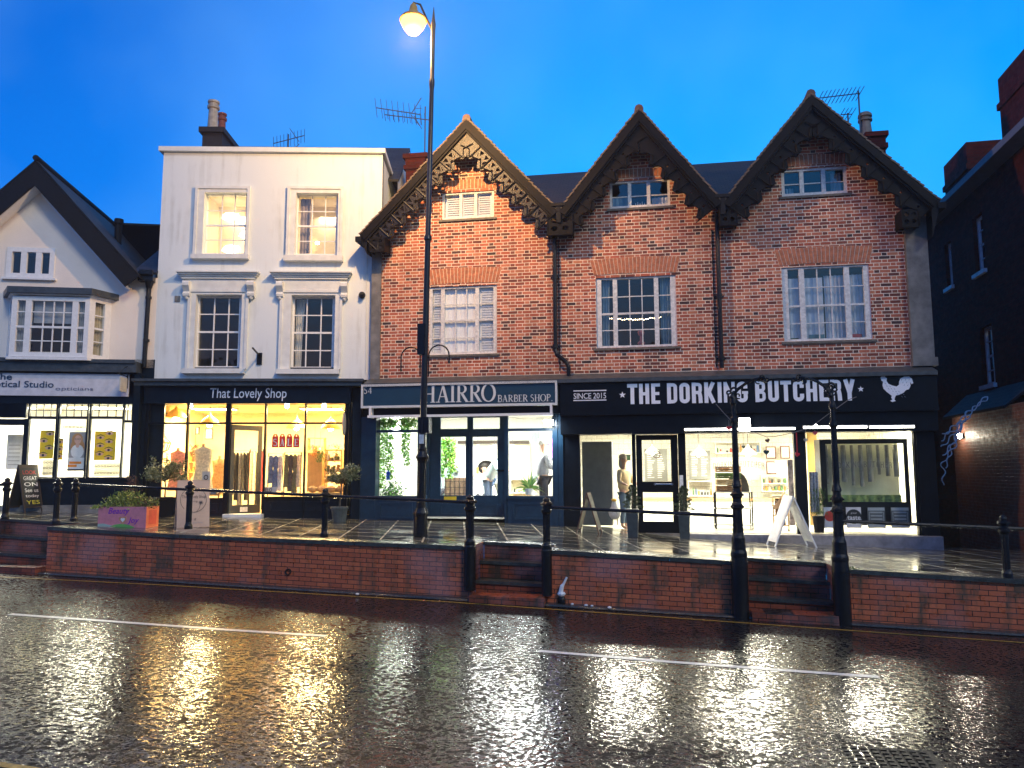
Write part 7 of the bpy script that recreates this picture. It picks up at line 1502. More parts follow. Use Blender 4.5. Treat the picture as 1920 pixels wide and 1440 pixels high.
# dracaena in the window
u, z = at(F, 992, 926, .35); t = thing('dracaena', 'spiky green dracaena plant in the right barber window', 'plant', F.off(u, .35, z)); g = MB(F); g.lathe([(.08, 0), (.10, .12), (.1, .14)], (u, .35, z - .02), 12); g.build('pot', old_white, t); g = MB(F); r0 = random.Random(12)
for i in range(26):
    a = r0.uniform(0, 6.28); el = r0.uniform(.1, 1.4); l = r0.uniform(.28, .52); d = V((cos(a) * cos(el), sin(a) * cos(el) * .5, sin(el))); b0 = V((u, .35, z + .12)); side = d.cross(V((0, 1, .1))).normalized(); pts = []; 
    for k in range(5): f_ = k / 4; p = b0 + d * l * f_ + V((0, 0, -.18 * f_ * f_ * cos(el))); w_ = .022 * sin(pi * min(.97, f_ + .12)); pts += [p + side * w_, p - side * w_]
    g.m = i % 2; g.add(pts, [(2 * k, 2 * k + 1, 2 * k + 3, 2 * k + 2) for k in range(4)])
g.build('foliage', [mat('dracaena_green', (.10, .24, .05), .4), mat('dracaena_lime', (.30, .42, .10), .4)], t)
# people at the barber's
u, z = at(F, 846, 890, 2.6); f = F.off(u, 2.6, bf); person(f, 'seated customer with short brown hair, seen from behind through the left door leaf', seated=True, face=-35, h=1.9, top=fab('grey_gown', (.22, .27, .28)), legs=fab('dark', (.03, .03, .04)), hair=mat('hair_brown', (.10, .05, .03), .8), cape=mat('cape_check', (.20, .25, .26), .8))
u, z = at(F, 915, 900, 2.2); f = F.off(u, 2.2, bf); person(f, 'barber bending forward in pale clothes behind the right leaf of the barber door', face=75, bend=.35, h=1.62, arms=((.25, -.5, 1.15), (-.25, -.55, 1.15)), top=fab('pale_blue', (.42, .52, .55)), legs=fab('jeans', (.08, .12, .2)), hair=mat('hair_brown', (.1, .05, .03)))
u, z = at(F, 908, 905, 2.9); f = F.off(u, 2.9, bf); person(f, 'seated customer in a white gown behind the right leaf of the barber door', seated=True, face=0, h=1.55, top=fab('white', (.7, .7, .68)), legs=fab('dark', (.03, .03, .04)), hair=mat('hair_dark', (.02, .015, .012), .8), cape=fab('white', (.7, .7, .68)))
u, z = at(F, 911, 876, 4.3); t = thing('round_ornament', 'dark fluffy round ornament on the back wall of the barber shop', 'ornament', F.off(u, 4.3, z)); g = MB(F); g.ball((u, 4.35, z), .20, 14, (1, .35, .8)); r0 = random.Random(3)
for k in range(26): a = k * 2 * pi / 26; g.ball((u + .21 * cos(a), 4.33, z + .165 * sin(a)), .035, 6)
g.build('ornament_body', mat('fluff_dark', (.02, .015, .015), .9), t)
u, z = at(F, 1018, 880, 1.3); f = F.off(u, 1.3, bf); person(f, 'person with a pale cap and grey coat at the right end of the barber shop', face=120, h=1.75, top=fab('grey_coat', (.25, .25, .26)), legs=fab('dark', (.03, .03, .04)), hair=mat('cap_pale', (.55, .53, .48), .9))
u, z = at(F, 862, 905, 1.9); t = thing('checked_armchair', 'brown checked chair back behind the left leaf of the barber door', 'chair', F.off(u, 1.9, bf)); g = MB(F); g.box(u - .38, u + .28, 1.85, 1.95, bf + .45, bf + .92); g.build('backrest', mat('check_brown', (.40, .24, .15), .8), t); g = MB(F)
for k in range(6): x = u - .36 + k * .12; g.box(x, x + .012, 1.844, 1.8495, bf + .45, bf + .92)
for k in range(3): z = bf + .52 + k * .15; g.box(u - .38, u + .28, 1.842, 1.8435, z, z + .012)
g.build('check_lines', ink, t); g = MB(F); g.box(u - .38, u + .28, 1.5, 1.86, bf + .36, bf + .46); [g.box(u + s_ - .02, u + s_ + .02, 1.6, 1.64, bf, bf + .36) for s_ in (-.3, .2)]; g.build('seat', black_wood, t)
# barber pole glow
u, z = at(F, 1033, 840, .12); t = thing('barber_pole', 'lit blue and pink barber pole at the right edge of the barber window', 'barber pole', F.off(u, .12, z)); g = MB(F); g.cyl((u, .12, z - .22), (u, .12, z + .22), .045, n=12); g.build('glass_tube', emit('pole_violet', (.45, .25, 1), 2.2), t); g = MB(F); g.tube([(u + .048 * cos(k * .7), .12 + .048 * sin(k * .7), z - .2 + k * .02) for k in range(21)], .012, 5); g.build('stripe', emit('pole_pink', (1, .15, .5), 1.5), t); g = MB(F); g.cyl((u, .12, z + .22), (u, .12, z + .28), .055, n=12); g.cyl((u, .12, z - .28), (u, .12, z - .22), .055, n=12); g.build('pole_cap', white_paint, t)
# ================================================================== BUTCHERY
bz = dzb
ceiling_panel(F, at(F, 1180, 800, 2)[0], 2.0, bt + .29, 1.2, .5, 110, (1, .96, .78), panel_w, 'bright ceiling panel behind the butchery door', 'ceiling lights inside the shops')
ceiling_panel(F, at(F, 1390, 800, 2)[0], 2.0, bt + .29, 1.4, .5, 150, (1, .95, .74), panel_w, 'bright ceiling panel in the middle of the butchery', 'ceiling lights inside the shops')
ceiling_panel(F, at(F, 1600, 800, 2)[0], 1.6, bt + .29, 1.2, .5, 140, (1, .93, .72), panel_w, 'bright ceiling panel over the right butchery window', 'ceiling lights inside the shops')
panel(F, (1092, 828, 1148, 985), 1.2, mat('fridge_grey', (.10, .115, .13), .4, var=.15), 'tall_cabinet', 'tall grey cabinet in the left butchery window', 'cabinet', th=.6)
panel(F, (1166, 853, 1182, 863), 1.0, ink, 'small_screen', 'small green lit screen beside the cabinet in the butchery', 'screen', inner=.015, imat=mat('screen_green', (.2, .45, .25), .4))
chalk = mat('menu_slate', (.22, .23, .22), .6); cw = mat('chalk_white', (.75, .75, .7), .7)
for R, lab in (((1209, 842, 1251, 902), 'grey menu board seen through the butchery door'), ((1292, 845, 1332, 898), 'grey menu board left in the middle butchery window')):
    t, q = panel(F, R, 4.6, chalk, 'menu_board', lab, 'menu board'); g = MB(F); r0 = random.Random(R[0])
    for c in range(2):
        for k in range(12): x0 = q[0] + (q[2] - q[0]) * (.12 + .45 * c); g.box(x0, x0 + (q[2] - q[0]) * r0.uniform(.15, .32), 4.593, 4.599, q[1] + (q[3] - q[1]) * (.1 + k * .065), q[1] + (q[3] - q[1]) * (.125 + k * .065))
    g.build('chalk_lines', cw, t)
def pendant(F, x, y, yd, r, m, label, group, em=None, cordtop=.6):
    u, z = at(F, x, y, yd); t = thing('pendant_lamp', label, 'pendant lamp', F.off(u, yd, z), group); g = MB(F); g.lathe([(r, 0), (r * .95, .03), (r * .7, r * .5), (r * .25, r * .85), (.03, r * 1.0), (.02, r * 1.2)], (u, yd, z), 18); g.build('lamp_shade', m, t, smooth=True); g = MB(F); g.tube([(u, yd, z + r * 1.1), (u, yd, z + cordtop)], .008, 5); g.build('cord', ink, t); g = MB(F); g.ball((u, yd, z + .01), r * .28, 8); g.build('bulb', em or bulb_w, t)
shade_g = mat('shade_grey', (.40, .40, .36), .4)
pendant(F, 1223, 850, 3.2, .20, shade_g, 'pendant lamp seen through the butchery door', 'pendant lamps in the butchery'); pendant(F, 1310, 853, 3.2, .22, shade_g, 'pendant lamp at the left of the middle butchery window', 'pendant lamps in the butchery'); pendant(F, 1403, 853, 3.2, .22, shade_g, 'pendant lamp right of the left arch column', 'pendant lamps in the butchery')
frm = mat('frame_red_brown', (.12, .04, .03), .5)
for R, lab in (((1436, 837, 1455, 860), 'upper left red-framed picture in the butchery'), ((1463, 836, 1481, 860), 'upper right red-framed picture in the butchery'), ((1437, 865, 1455, 889), 'lower red-framed picture in the butchery')): panel(F, R, 4.5, frm, 'picture_frame', lab, 'picture', inner=.03, imat=mat('picture_cream', (.72, .62, .52), .6), group='framed pictures on the butchery wall')
panel(F, (1455, 864, 1474, 886), 2.6, mat('scale_blue', (.35, .48, .68), .4), 'weighing_scale', 'pale blue screen of a weighing scale in the butchery', 'scale', th=.12)
def counter(R, yd, dp, m, mt_, label):
    q = F.r(*R, off=-yd); t = thing('counter', label, 'counter', F.off((q[0] + q[2]) / 2, yd, bz)); g = MB(F); g.box(q[0], q[2], yd, yd + dp, bz, q[3] - .05); g.build('counter_body', m, t); g = MB(F); g.box(q[0] - .02, q[2] + .02, yd - .03, yd + dp + .02, q[3] - .05, q[3]); g.build('worktop', mt_, t); return q
wood_t = mat('worktop_wood', (.55, .32, .14), .45, var=.2)
counter((1196, 935, 1500, 990), 3.4, .6, tile_w, wood_t, 'long tiled counter with a wooden top across the butchery')
def stand(R, yd, label, nb, cols, name='display_stand'):
    q = F.r(*R, off=-yd); t = thing(name, label, 'stand', F.off((q[0] + q[2]) / 2, yd, bz)); g = MB(F); w_ = q[2] - q[0]
    for x in (q[0], q[2] - .03):
        for y_ in (yd, yd + .37): g.box(x, x + .03, y_, y_ + .03, bz, q[3])
    g.build('frame', black_wood, t); g = MB(F)
    for k in range(nb): z = bz + .1 + (q[3] - bz - .1) * k / (nb - 1); g.box(q[0] + .005, q[2] - .005, yd + .005, yd + .395, z - .02, z)
    g.build('shelf', mat('shelf_grey', (.45, .45, .43), .4), t); return q
q = stand((1341, 922, 1412, 985), 1.3, 'dark framed stand carrying produce boxes in the butchery window', 3, None)
r0 = random.Random(6); boxc = [('crate_wood', (.32, .17, .07)), ('crate_green', (.10, .17, .04)), ('crate_straw', (.50, .36, .18)), ('crate_wood', (.32, .17, .07))]
labs = ['lowest wooden produce crate on the dark stand', 'straw coloured crate second from the bottom on the dark stand', 'green crate third from the bottom on the dark stand', 'top wooden crate on the dark stand']
for k in range(4):
    n_, c = [boxc[0], boxc[2], boxc[1], boxc[3]][k]; z = q[3] + .003 + k * .15; f = F.off(q[0] + .33, 1.5, z); t = thing('produce_crate', labs[k], 'crate', f, 'produce crates stacked on the stand'); g = MB(f); a, b, h = .28, .17, .135
    for k2 in range(3): g.box(-a, a, -b, -b + .015, k2 * .047, k2 * .047 + .035); g.box(-a, a, b - .015, b, k2 * .047, k2 * .047 + .035)
    g.box(-a, -a + .015, -b + .016, b - .016, 0, h); g.box(a - .015, a, -b + .016, b - .016, 0, h); g.build('crate_slats', mat(n_, c, .7, var=.3), t); g = MB(f)
    for j in range(14): g.ball((r0.uniform(-.23, .23), r0.uniform(-.11, .11), .075), .045, 6)
    g.build('produce', mat(n_ + '_fill', tuple(min(1, x * 1.3) for x in c), .6, var=.4), t)
u, z = q[2] - .3, q[3]; f = F.off(u, 1.5, z + .002); t = thing('glass_cloche', 'dark rounded display cover on the right half of the stand', 'display cover', f); g = MB(f); n = 10
pts = [(.24 * cos(pi * i / n), .45 * sin(pi * i / n)) for i in range(n + 1)]; g.slab(pts, [], -.14, .14); g.build('cover', mat('cover_dark', (.09, .085, .07), .25), t); f = F.off(u, 1.1, z)
# wooden fan stand, right of the middle window
q = F.r(1450, 925, 1478, 985, -1.0); t = thing('wooden_rack', 'pale wooden fan-shaped rack of goods at the right of the middle butchery window', 'rack', F.off(q[0], 1, bz)); g = MB(F)
for k in range(5): a = .25 + k * .16; g.tube([(q[0], 1.0, q[3] - .35), (q[0] + .42 * cos(a), 1.0, q[3] - .35 + .5 * sin(a))], .018, 5)
for x in (q[0], q[2]): g.box(x - .015, x + .015, 1.0, 1.03, bz, q[3] - .1)
for k in range(4): z = bz + .1 + k * .22; g.box(q[0], q[2], 1.0, 1.3, z, z + .02)
g.build('rack_frame', mat('rack_wood', (.55, .36, .2), .5), t); g = MB(F)
for k in range(3):
    for j in range(4): x = q[0] + .05 + j * (q[2] - q[0] - .1) / 4; g.cyl((x + .03, 1.1, bz + .122 + k * .22), (x + .03, 1.1, bz + .27 + k * .22), .03, .028, n=8)
g.build('jars', mat('jar_brown', (.20, .11, .06), .3, var=.5), t)
panel(F, (1479, 862, 1489, 985), .7, mat('postcards', (.45, .35, .30), .6, var=.7, scale=9), 'postcard_rack', 'tall narrow rack of cards at the right edge of the middle butchery window', 'rack', th=.06)
# drying cabinet in the right window
q = F.r(1540, 823, 1706, 985, -.35); t = thing('meat_cabinet', 'black glass-fronted meat cabinet in the right butchery window', 'cabinet', F.off((q[0] + q[2]) / 2, .35, q[1])); g = MB(F); zc = F.px(1620, 941, -.35)[1]
g.slab(rect(*q), [rect(q[0] + .12, zc, q[2] - .08, q[3] - .10)[::-1]], .36, .42); g.box(q[0], q[2], .42, .9, q[1], q[1] + .05); g.box(q[0], q[0] + .03, .42, .9, q[1] + .05, q[3]); g.build('case', mat('cabinet_black', (.012, .014, .014), .3), t)
g = MB(F); g.quad((q[0] + .05, .88, zc), (q[2] - .05, .88, zc), (q[2] - .05, .88, q[3] - .05), (q[0] + .05, .88, q[3] - .05)); g.build('back_panel', mat('cabinet_back', (.62, .62, .46), .5, var=.15, scale=2), t)
g = MB(F); r0 = random.Random(4)
for k in range(9): x = q[0] + .2 + (q[2] - q[0] - .35) * k / 8; g.tube([(x, .7, q[3] - .12), (x + .01, .7, zc + .3 + r0.uniform(0, .3))], .035 + .012 * (k % 3), 8)
g.build('hanging_joints', mat('cured_grey', (.30, .30, .24), .6, var=.3), t)
curtain(t, F, q[0] + .1, q[2] - .1, zc - .02, zc + .14, .62, mat('herb_green', (.25, .34, .10), .7, var=.5, scale=12), 9, name='herb_row')
panel(F, (1516, 812, 1535, 985), 1.2, mat('warm_side', (.80, .52, .20), .6), 'side_panel', 'warm orange side panel left of the meat cabinet', 'panel', th=.05)  # the panel's base colour is orange
u = F.px(1530, 930, -.25)[0]; t = thing('hanging_towel', 'grey and white towel hanging left of the meat cabinet', 'towel', F.off(u, .25, bz)); curtain(t, F, u - .12, u + .06, F.px(1530, 960, -.25)[1], F.px(1530, 885, -.25)[1], .25, fab('towel', (.33, .35, .40), .5), 3, name='cloth')
u = F.px(1534, 950, -.3)[0]; t = thing('grass_plant', 'green grassy plant low at the left of the right butchery window', 'plant', F.off(u, .3, bz)); g = MB(F)
for i in range(500): g.leaf((u + r0.gauss(0, .07), .3 + r0.gauss(0, .05), bz + .35 + r0.random() * .55), (r0.gauss(0, .5), r0.gauss(0, .5), 1), .12, .012, r0)
g.build('foliage', mat('grass_green', (.08, .15, .03), .6, var=.4), t); g = MB(F); g.lathe([(.1, .0), (.13, .35)], (u, .3, bz + .02), 12); g.build('pot', black_wood, t)
# award cards at the foot of the window
aw_w, aw_k = mat('card_white', (.62, .62, .64), .5), mat('card_black', (.02, .025, .025), .4)
for i, (R, k, lab) in enumerate((((1545, 951, 1567, 990), 0, 'white award card with a red emblem behind the right arch column'), ((1587, 951, 1615, 990), 1, 'white award card with a black disc reading taste'), ((1627, 951, 1660, 990), 2, 'dark award card left of the last one'), ((1671, 951, 1705, 990), 3, 'dark award card at the right end of the row'))):
    t, q = panel(F, R, .30, aw_w if k < 2 else mat('card_grey', (.10, .12, .12), .4), 'award_card', lab, 'award card', th=.012, group='award cards along the butchery window'); cu_, cz_ = (q[0] + q[2]) / 2, (q[1] + q[3]) / 2; g = MB(F)
    if k == 0: ell(g, cu_, cz_ + .03, .11, .11, .296); g.build('round_emblem', pos_r, t)
    elif k == 1: ell(g, cu_, cz_ + .02, .155, .155, .296); g.build('round_emblem', aw_k, t); txt('taste', F, None, -.292, aw_w, 'lettering', t, uz=(cu_ - .135, cz_ - .05, cu_ + .135, cz_ + .04), bold=.02, thick=.002); txt('great', F, None, -.292, aw_w, 'lettering', t, uz=(cu_ - .06, cz_ + .07, cu_ + .06, cz_ + .11), thick=.002)
    else: g.box(q[0] + .01, q[2] - .01, .295, .2995, q[3] - .07, q[3] - .01); g.box(q[0] + .01, q[2] - .01, .295, .2995, q[1] + .01, q[1] + .09); g.build('pale_bands', mat('card_pale', (.35, .40, .42), .4), t); g = MB(F); g.slab(rect(q[0] + .03, q[1] + .12, q[2] - .03, q[3] - .10), [rect(q[0] + .04, q[1] + .13, q[2] - .04, q[3] - .11)[::-1]], .292, .2949); [g.box(q[0] + .06, q[2] - .06, .293, .2949, q[1] + .17 + j * .07, q[1] + .20 + j * .07) for j in range(3)]; g.build('printed_lines', mat('card_line', (.35, .38, .38), .4), t)
# shopper and the white hen ornament
u, z = at(F, 1170, 900, .9); person(F.off(u, .9, bz), 'person in a beige cardigan and jeans inside the left butchery window', face=60, h=1.62, top=fab('beige', (.62, .48, .28)), legs=fab('denim', (.10, .15, .22)), hair=mat('hair_grey', (.35, .30, .24), .8), hairshape='long')
u, z = at(F, 1153, 985, .35); t = thing('hen_ornament', 'plump grey and white hen ornament with a yellow head in the left butchery window', 'ornament', F.off(u, .35, bz)); g = MB(F); g.ball((u, .4, z + .28), .14, 12, (1.0, .8, 1.15)); g.tube([(u, .4, z + .38), (u - .01, .38, z + .50), (u - .01, .36, z + .56)], [.09, .055, .04], 8); g.build('body', mat('ornament_grey', (.45, .45, .45), .5, var=.2), t); g = MB(F); g.ball((u - .01, .36, z + .56), .055, 8, (1.2, 1, .8)); g.build('head', mat('ornament_yellow', (.75, .42, .05), .5), t); g = MB(F); [g.tube([(u + s_, .4, z + .18), (u + s_ * 1.2, .4, z)], .012, 5) for s_ in (-.05, .05)]; g.build('legs', mat('ornament_leg', (.3, .25, .15), .5), t)
# ================================================================== CLOTHES SHOP
F = FW; lz_ = pz
lem = emit('warm_bulb2', (1, .82, .45), 30)
brass = mat('rattan_shade', (.75, .48, .14), .6)
pendant(F, 330, 783, 1.2, .26, brass, 'rattan pendant lamp in the left pane of the clothes shop', 'pendant lamps in the clothes shop', lem); pendant(F, 393, 797, 1.2, .26, brass, 'rattan pendant lamp in the second pane of the clothes shop', 'pendant lamps in the clothes shop', lem); pendant(F, 556, 803, 1.6, .26, brass, 'rattan pendant lamp right of the shop doorway', 'pendant lamps in the clothes shop', lem); pendant(F, 620, 804, 1.2, .26, brass, 'rattan pendant lamp in the last pane of the clothes shop', 'pendant lamps in the clothes shop', lem)
u, z = at(F, 298, 834, .6); t = thing('basket_chandelier', 'cane basket chandelier in the left pane of the clothes shop', 'chandelier', F.off(u, .6, z)); g = MB(F)
for k in range(18): a = 2 * pi * k / 18; g.tube([(u + .06 * cos(a), .6 + .06 * sin(a), z + .38), (u + .14 * cos(a), .6 + .14 * sin(a), z + .2), (u + .27 * cos(a), .6 + .27 * sin(a), z + .05), (u + .22 * cos(a), .6 + .22 * sin(a), z - .12), (u + .08 * cos(a), .6 + .08 * sin(a), z - .2)], .008, 4)
for r, h in ((.27, .05), (.06, .38), (.08, -.2)): g.tube([(u + r * cos(a), .6 + r * sin(a), z + h) for a in [i * pi / 10 for i in range(20)]], .012, 4, closed=True)
g.tube([(u, .6, z + .38), (u, .6, z + .7)], .006, 4); g.build('cane_basket', mat('cane', (.45, .28, .13), .6), t)
def garment(u, y, z1, h, w_, m, t, name, tw=0): 
    g = MB(F); n = 12; pts = []
    for j in range(6):
        f_ = (0, .06, .25, .45, .75, 1)[j]; ww = w_ * (.28, .88, .82, .70, .95, 1.12)[j]; z = z1 - h * f_
        for i in range(n): a = 2 * pi * i / n; pts.append((u + ww / 2 * cos(a), y + (.07 + .02 * sin(3 * a + j)) * sin(a) * (.6 + .5 * f_), z))
    g.add(pts, [(j * n + i, j * n + (i + 1) % n, (j + 1) * n + (i + 1) % n, (j + 1) * n + i) for j in range(5) for i in range(n)]); return g.build(name, m, t, smooth=True)
def rail_of(R, yd, cols_, label):
    q = F.r(*R, off=-yd); t = thing('clothes_rail', label, 'clothes rail', F.off((q[0] + q[2]) / 2, yd, lz_), 'clothes rails in the shop'); g = MB(F); g.tube([(q[0], yd, lz_), (q[0], yd, q[3]), (q[2], yd, q[3]), (q[2], yd, lz_)], .015, 6); g.build('rail_frame', black_wood, t); n = len(cols_)
    for i, c in enumerate(cols_):
        u = q[0] + (q[2] - q[0]) * (i + .5) / n; garment(u, yd, q[3] - .05, (q[3] - q[1]) * (.75 + .2 * ((i * 7) % 3) / 2), max(.09, (q[2] - q[0]) / n * 1.3), c, t, 'garment')
C_ = {k: fab(k, v_, .3) for k, v_ in dict(black=(.02, .02, .025), floral=(.10, .10, .09), cream=(.70, .60, .42), pinky=(.60, .25, .22), red=(.45, .05, .05), denim2=(.14, .20, .34), olive=(.16, .17, .09), white2=(.72, .7, .66), grey=(.22, .22, .22), tan=(.42, .26, .12)).items()}
rail_of((434, 845, 466, 950), 1.6, [C_['floral'], C_['black'], C_['grey'], C_['floral'], C_['black']], 'rail of dark floral garments behind the open shop door')
rail_of((468, 842, 492, 950), 2.6, [C_['pinky'], C_['cream'], C_['black'], C_['red']], 'rail of pink, cream and red garments behind the doorway')
rail_of((503, 850, 530, 920), .9, [C_['denim2'], C_['denim2'], C_['white2']], 'rail of blue denim jackets under the sale tags'); rail_of((533, 848, 564, 930), .8, [C_['olive'], C_['floral'], C_['olive'], C_['cream']], 'rail of olive and patterned garments right of the denim jackets')
def mannequin(x, yt, yb, yd, m, label, w_=.42):
    u, z1 = at(F, x, yt, yd); z0 = at(F, x, yb, yd)[1]; t = thing('mannequin', label, 'mannequin', F.off(u, yd, lz_), 'dressed mannequins in the clothes shop'); garment(u, yd, z1, z1 - z0, w_, m, t, 'dress'); g = MB(F); g.cyl((u, yd, lz_), (u, yd, z0 + .1), .015, n=6); g.cyl((u, yd, lz_), (u, yd, lz_ + .02), .14, n=14); g.cyl((u, yd, z1 - .02), (u, yd, z1 + .07), .045, .035, n=8); g.build('stand', mat('mannequin_wood', (.45, .28, .14), .5), t)
mannequin(382, 838, 925, .8, C_['cream'], 'mannequin in a long cream dress in the second pane', .5); mannequin(334, 845, 920, 1.0, C_['pinky'], 'mannequin in a pink dress in the left pane'); mannequin(412, 860, 920, 1.5, C_['tan'], 'mannequin in tan clothes left of the shop door')
for R, lab in (((366, 800, 374, 815), 'small dark-framed picture in the second pane'), ((384, 803, 399, 824), 'larger dark-framed picture in the second pane')): panel(F, R, 2.5, ink, 'picture_frame', lab, 'picture', inner=.03, imat=mat('picture_grey', (.45, .45, .40), .6), group='framed pictures in the clothes shop')
t, q = panel(F, (576, 849, 604, 922), 1.0, mat('cupboard_wood', (.62, .38, .13), .5), 'slatted_cupboard', 'yellowish slatted wooden cupboard in the last pane', 'cupboard', th=.4); g = MB(F)
for i in range(11): x = q[0] + (q[2] - q[0]) * (i + .3) / 11; g.box(x, x + .02, .985, .9995, q[1] + .02, q[3] - .02)
g.build('slats', mat('cupboard_slat', (.72, .48, .2), .5), t)
q = F.r(610, 845, 638, 925, -1.3); t = thing('bookshelf', 'open wooden shelf with small goods at the right end of the clothes shop', 'shelf', F.off(q[0], 1.3, lz_)); g = MB(F); [g.box(q[0], q[2], 1.3, 1.6, z, z + .03) for z in [q[1] + (q[3] - q[1]) * k / 4 for k in range(5)]]; g.box(q[0] - .03, q[0], 1.3, 1.6, q[1], q[3] + .03); g.box(q[2], q[2] + .03, 1.3, 1.6, q[1], q[3] + .03); g.build('shelf_boards', wood_t, t); g = MB(F); r0 = random.Random(1)
for k in range(4):
    for j in range(6): x = q[0] + .03 + j * (q[2] - q[0] - .08) / 6; g.m = (k + j) % 3; z = q[1] + (q[3] - q[1]) * k / 4 + .031; g.box(x, x + .045, 1.35, 1.5, z, z + r0.uniform(.06, .16))
g.build('small_goods', [C_['white2'], C_['tan'], C_['olive']], t)
u, z = at(F, 629, 848, 1.3); t = thing('trailing_plant', 'leafy plant trailing from the top of the wooden shelf', 'plant', F.off(u, 1.3, z)); g = MB(F)
for i in range(220): g.leaf((u + r0.gauss(0, .09), 1.35 + r0.gauss(0, .05), z + r0.uniform(-.25, .2)), (r0.gauss(0, 1), r0.gauss(0, 1), .2), .05, .02, r0)
g.build('foliage', mat('leaf_green3', (.08, .14, .04), .6), t)
q = F.r(578, 920, 648, 932, -.7); t = thing('wicker_bench', 'low bench covered in straw mats along the right panes', 'bench', F.off(q[0], .7, lz_)); g = MB(F); g.box(q[0], q[2], .3, .9, lz_, q[3] - .04); g.build('bench_box', mat('straw', (.60, .40, .15), .7, var=.3, scale=14), t); g = MB(F); r0 = random.Random(9)
g = MB(F)
for k in range(4): g.ball((q[0] + .15 + k * .22, .5, q[3] + .04), .12, 10, (1, .8, .7))
g.build('cushion', C_['tan'], t)
# SALE tags
redm = mat('sale_red', (.80, .045, .02), .5); tagl = txt
for i, c in enumerate('SALE'):
    x0 = 510.5 + i * 13.2; q = F.r(x0, 814, x0 + 11.8, 839, .08); y_ = -.085; t = thing('sale_tag', f'red sale tag with the white letter {c} in the shop window', 'sale tag', F.off((q[0] + q[2]) / 2, -.09, q[1]), 'red sale tags in the clothes shop window'); g = MB(F); w_ = q[2] - q[0]; h_ = q[3] - q[1]; cx = (q[0] + q[2]) / 2
    hole = [(cx + .018 * cos(k * pi / 4), q[3] - h_ * .13 + .018 * sin(k * pi / 4)) for k in range(8)]
    g.slab([(q[0], q[1]), (q[2], q[1]), (q[2], q[3] - h_ * .25), (q[2] - w_ * .25, q[3]), (q[0] + w_ * .25, q[3]), (q[0], q[3] - h_ * .25)], [hole[::-1]], -.098, -.092); g.build('card', redm, t)
    g = MB(F); fs = SERIF[c] if c in SERIF else (.56, [([(.17, 0), (.17, 1)], T_), sf(.17, .3, .98), ([(.03, .03), (.52, .03)], .06), ([(.51, 0), (.51, .25)], .05)]); hh = h_ * .52; strokes(g, fs[1], q[0] + w_ * .15, q[1] + h_ * .12, hh, w_ * .7 / (fs[0] * hh), -.1005); g.build('letter', white_paint, t)
panel(F, (379, 884, 394, 904), .2, mat('sign_grey', (.45, .47, .50), .5), 'letter_card', 'grey card with a black letter O standing in the second pane', 'card', th=.01); txt('O', F, None, -.195, ink, 'lettering', bpy.data.objects['letter_card'], uz=(F.px(382, 895, -.2)[0], F.px(386, 900, -.2)[1], F.px(391, 895, -.2)[0], F.px(386, 890, -.2)[1]), bold=.03)
t, q = panel(F, (496, 913, 519, 924), .12, mat('sign_grey', (.45, .47, .5)), 'word_card', 'grey card reading ELO low in the pane right of the doorway', 'card', th=.01); txt('ELO', F, None, -.118, ink, 'lettering', t, uz=(q[0] + .02, q[1] + .02, q[0] + (q[2] - q[0]) * .62, q[3] - .02), bold=.02)
# oval hanging sign by the clothes shop
u, z = F.px(646, 796, .5); t = thing('hanging_sign', 'oval hanging sign at the right end of the clothes shop', 'hanging sign', F.off(u, -.5, z)); g = MB(F); n = 20; zt_ = F.px(646, 774, .5)[1]; zb_ = F.px(646, 816, .5)[1]; hh = (zt_ - zb_) / 2
pts = [(-.55 + .16 * cos(2 * pi * i / n), (zt_ + zb_) / 2 + hh * sin(2 * pi * i / n)) for i in range(n)]; g.add([(u - .015, a, b) for a, b in pts] + [(u + .015, a, b) for a, b in pts], [tuple(range(n)), tuple(range(n, 2 * n))[::-1]] + [(i, (i + 1) % n, n + (i + 1) % n, n + i) for i in range(n)]); g.build('oval_panel', mat('oval_sign', (.45, .42, .34), .5), t); g = MB(F); g.tube([(u, -.15, zt_ + .06), (u, -.72, zt_ + .06)], .012); g.tube([(u, -.55, zt_ + .06), (u, -.55, zt_ - .02)], .008); g.build('bracket', iron, t)

# ================================================================== MORE SHOP FITTINGS
def goods_shelf(F, R, yd, dp, rows, per, label, cols_, hmin=.06, hmax=.16, wood=None, floor_z=None, name='shelf_unit'):
    q = F.r(*R, off=-yd); t = thing(name, label, 'shelf', F.off((q[0] + q[2]) / 2, yd, q[1])); g = MB(F); H = q[3] - q[1]
    for k in range(rows + 1): z = q[1] + H * k / rows; g.box(q[0], q[2], yd, yd + dp, z, z + .022)
    g.box(q[0] - .02, q[0], yd, yd + dp, q[1], q[3] + .02); g.box(q[2], q[2] + .02, yd, yd + dp, q[1], q[3] + .02); g.build('shelf_boards', wood or wood_t, t); g = MB(F); r0 = random.Random(int(R[0] + R[1])); w_ = (q[2] - q[0]) / per
    for k in range(rows):
        z = q[1] + H * k / rows + .023
        for j in range(per):
            if r0.random() < .12: continue
            x = q[0] + w_ * (j + .5) + r0.uniform(-.1, .1) * w_; h = min(r0.uniform(hmin, hmax), H / rows - .04); g.m = r0.randrange(len(cols_)); y_ = yd + dp * r0.uniform(.3, .6); c = r0.random(); r = w_ * r0.uniform(.25, .42)
            if c < .45: g.lathe([(r, 0), (r, h * .7), (r * .5, h * .85), (r * .5, h)], (x, y_, z), 8)
            elif c < .8: g.box(x - r, x + r, y_ - .04, y_ + .05, z, z + h)
            else: g.ball((x, y_, z + h * .4), min(r, h * .4), 8)
    g.build('goods', cols_, t); return t
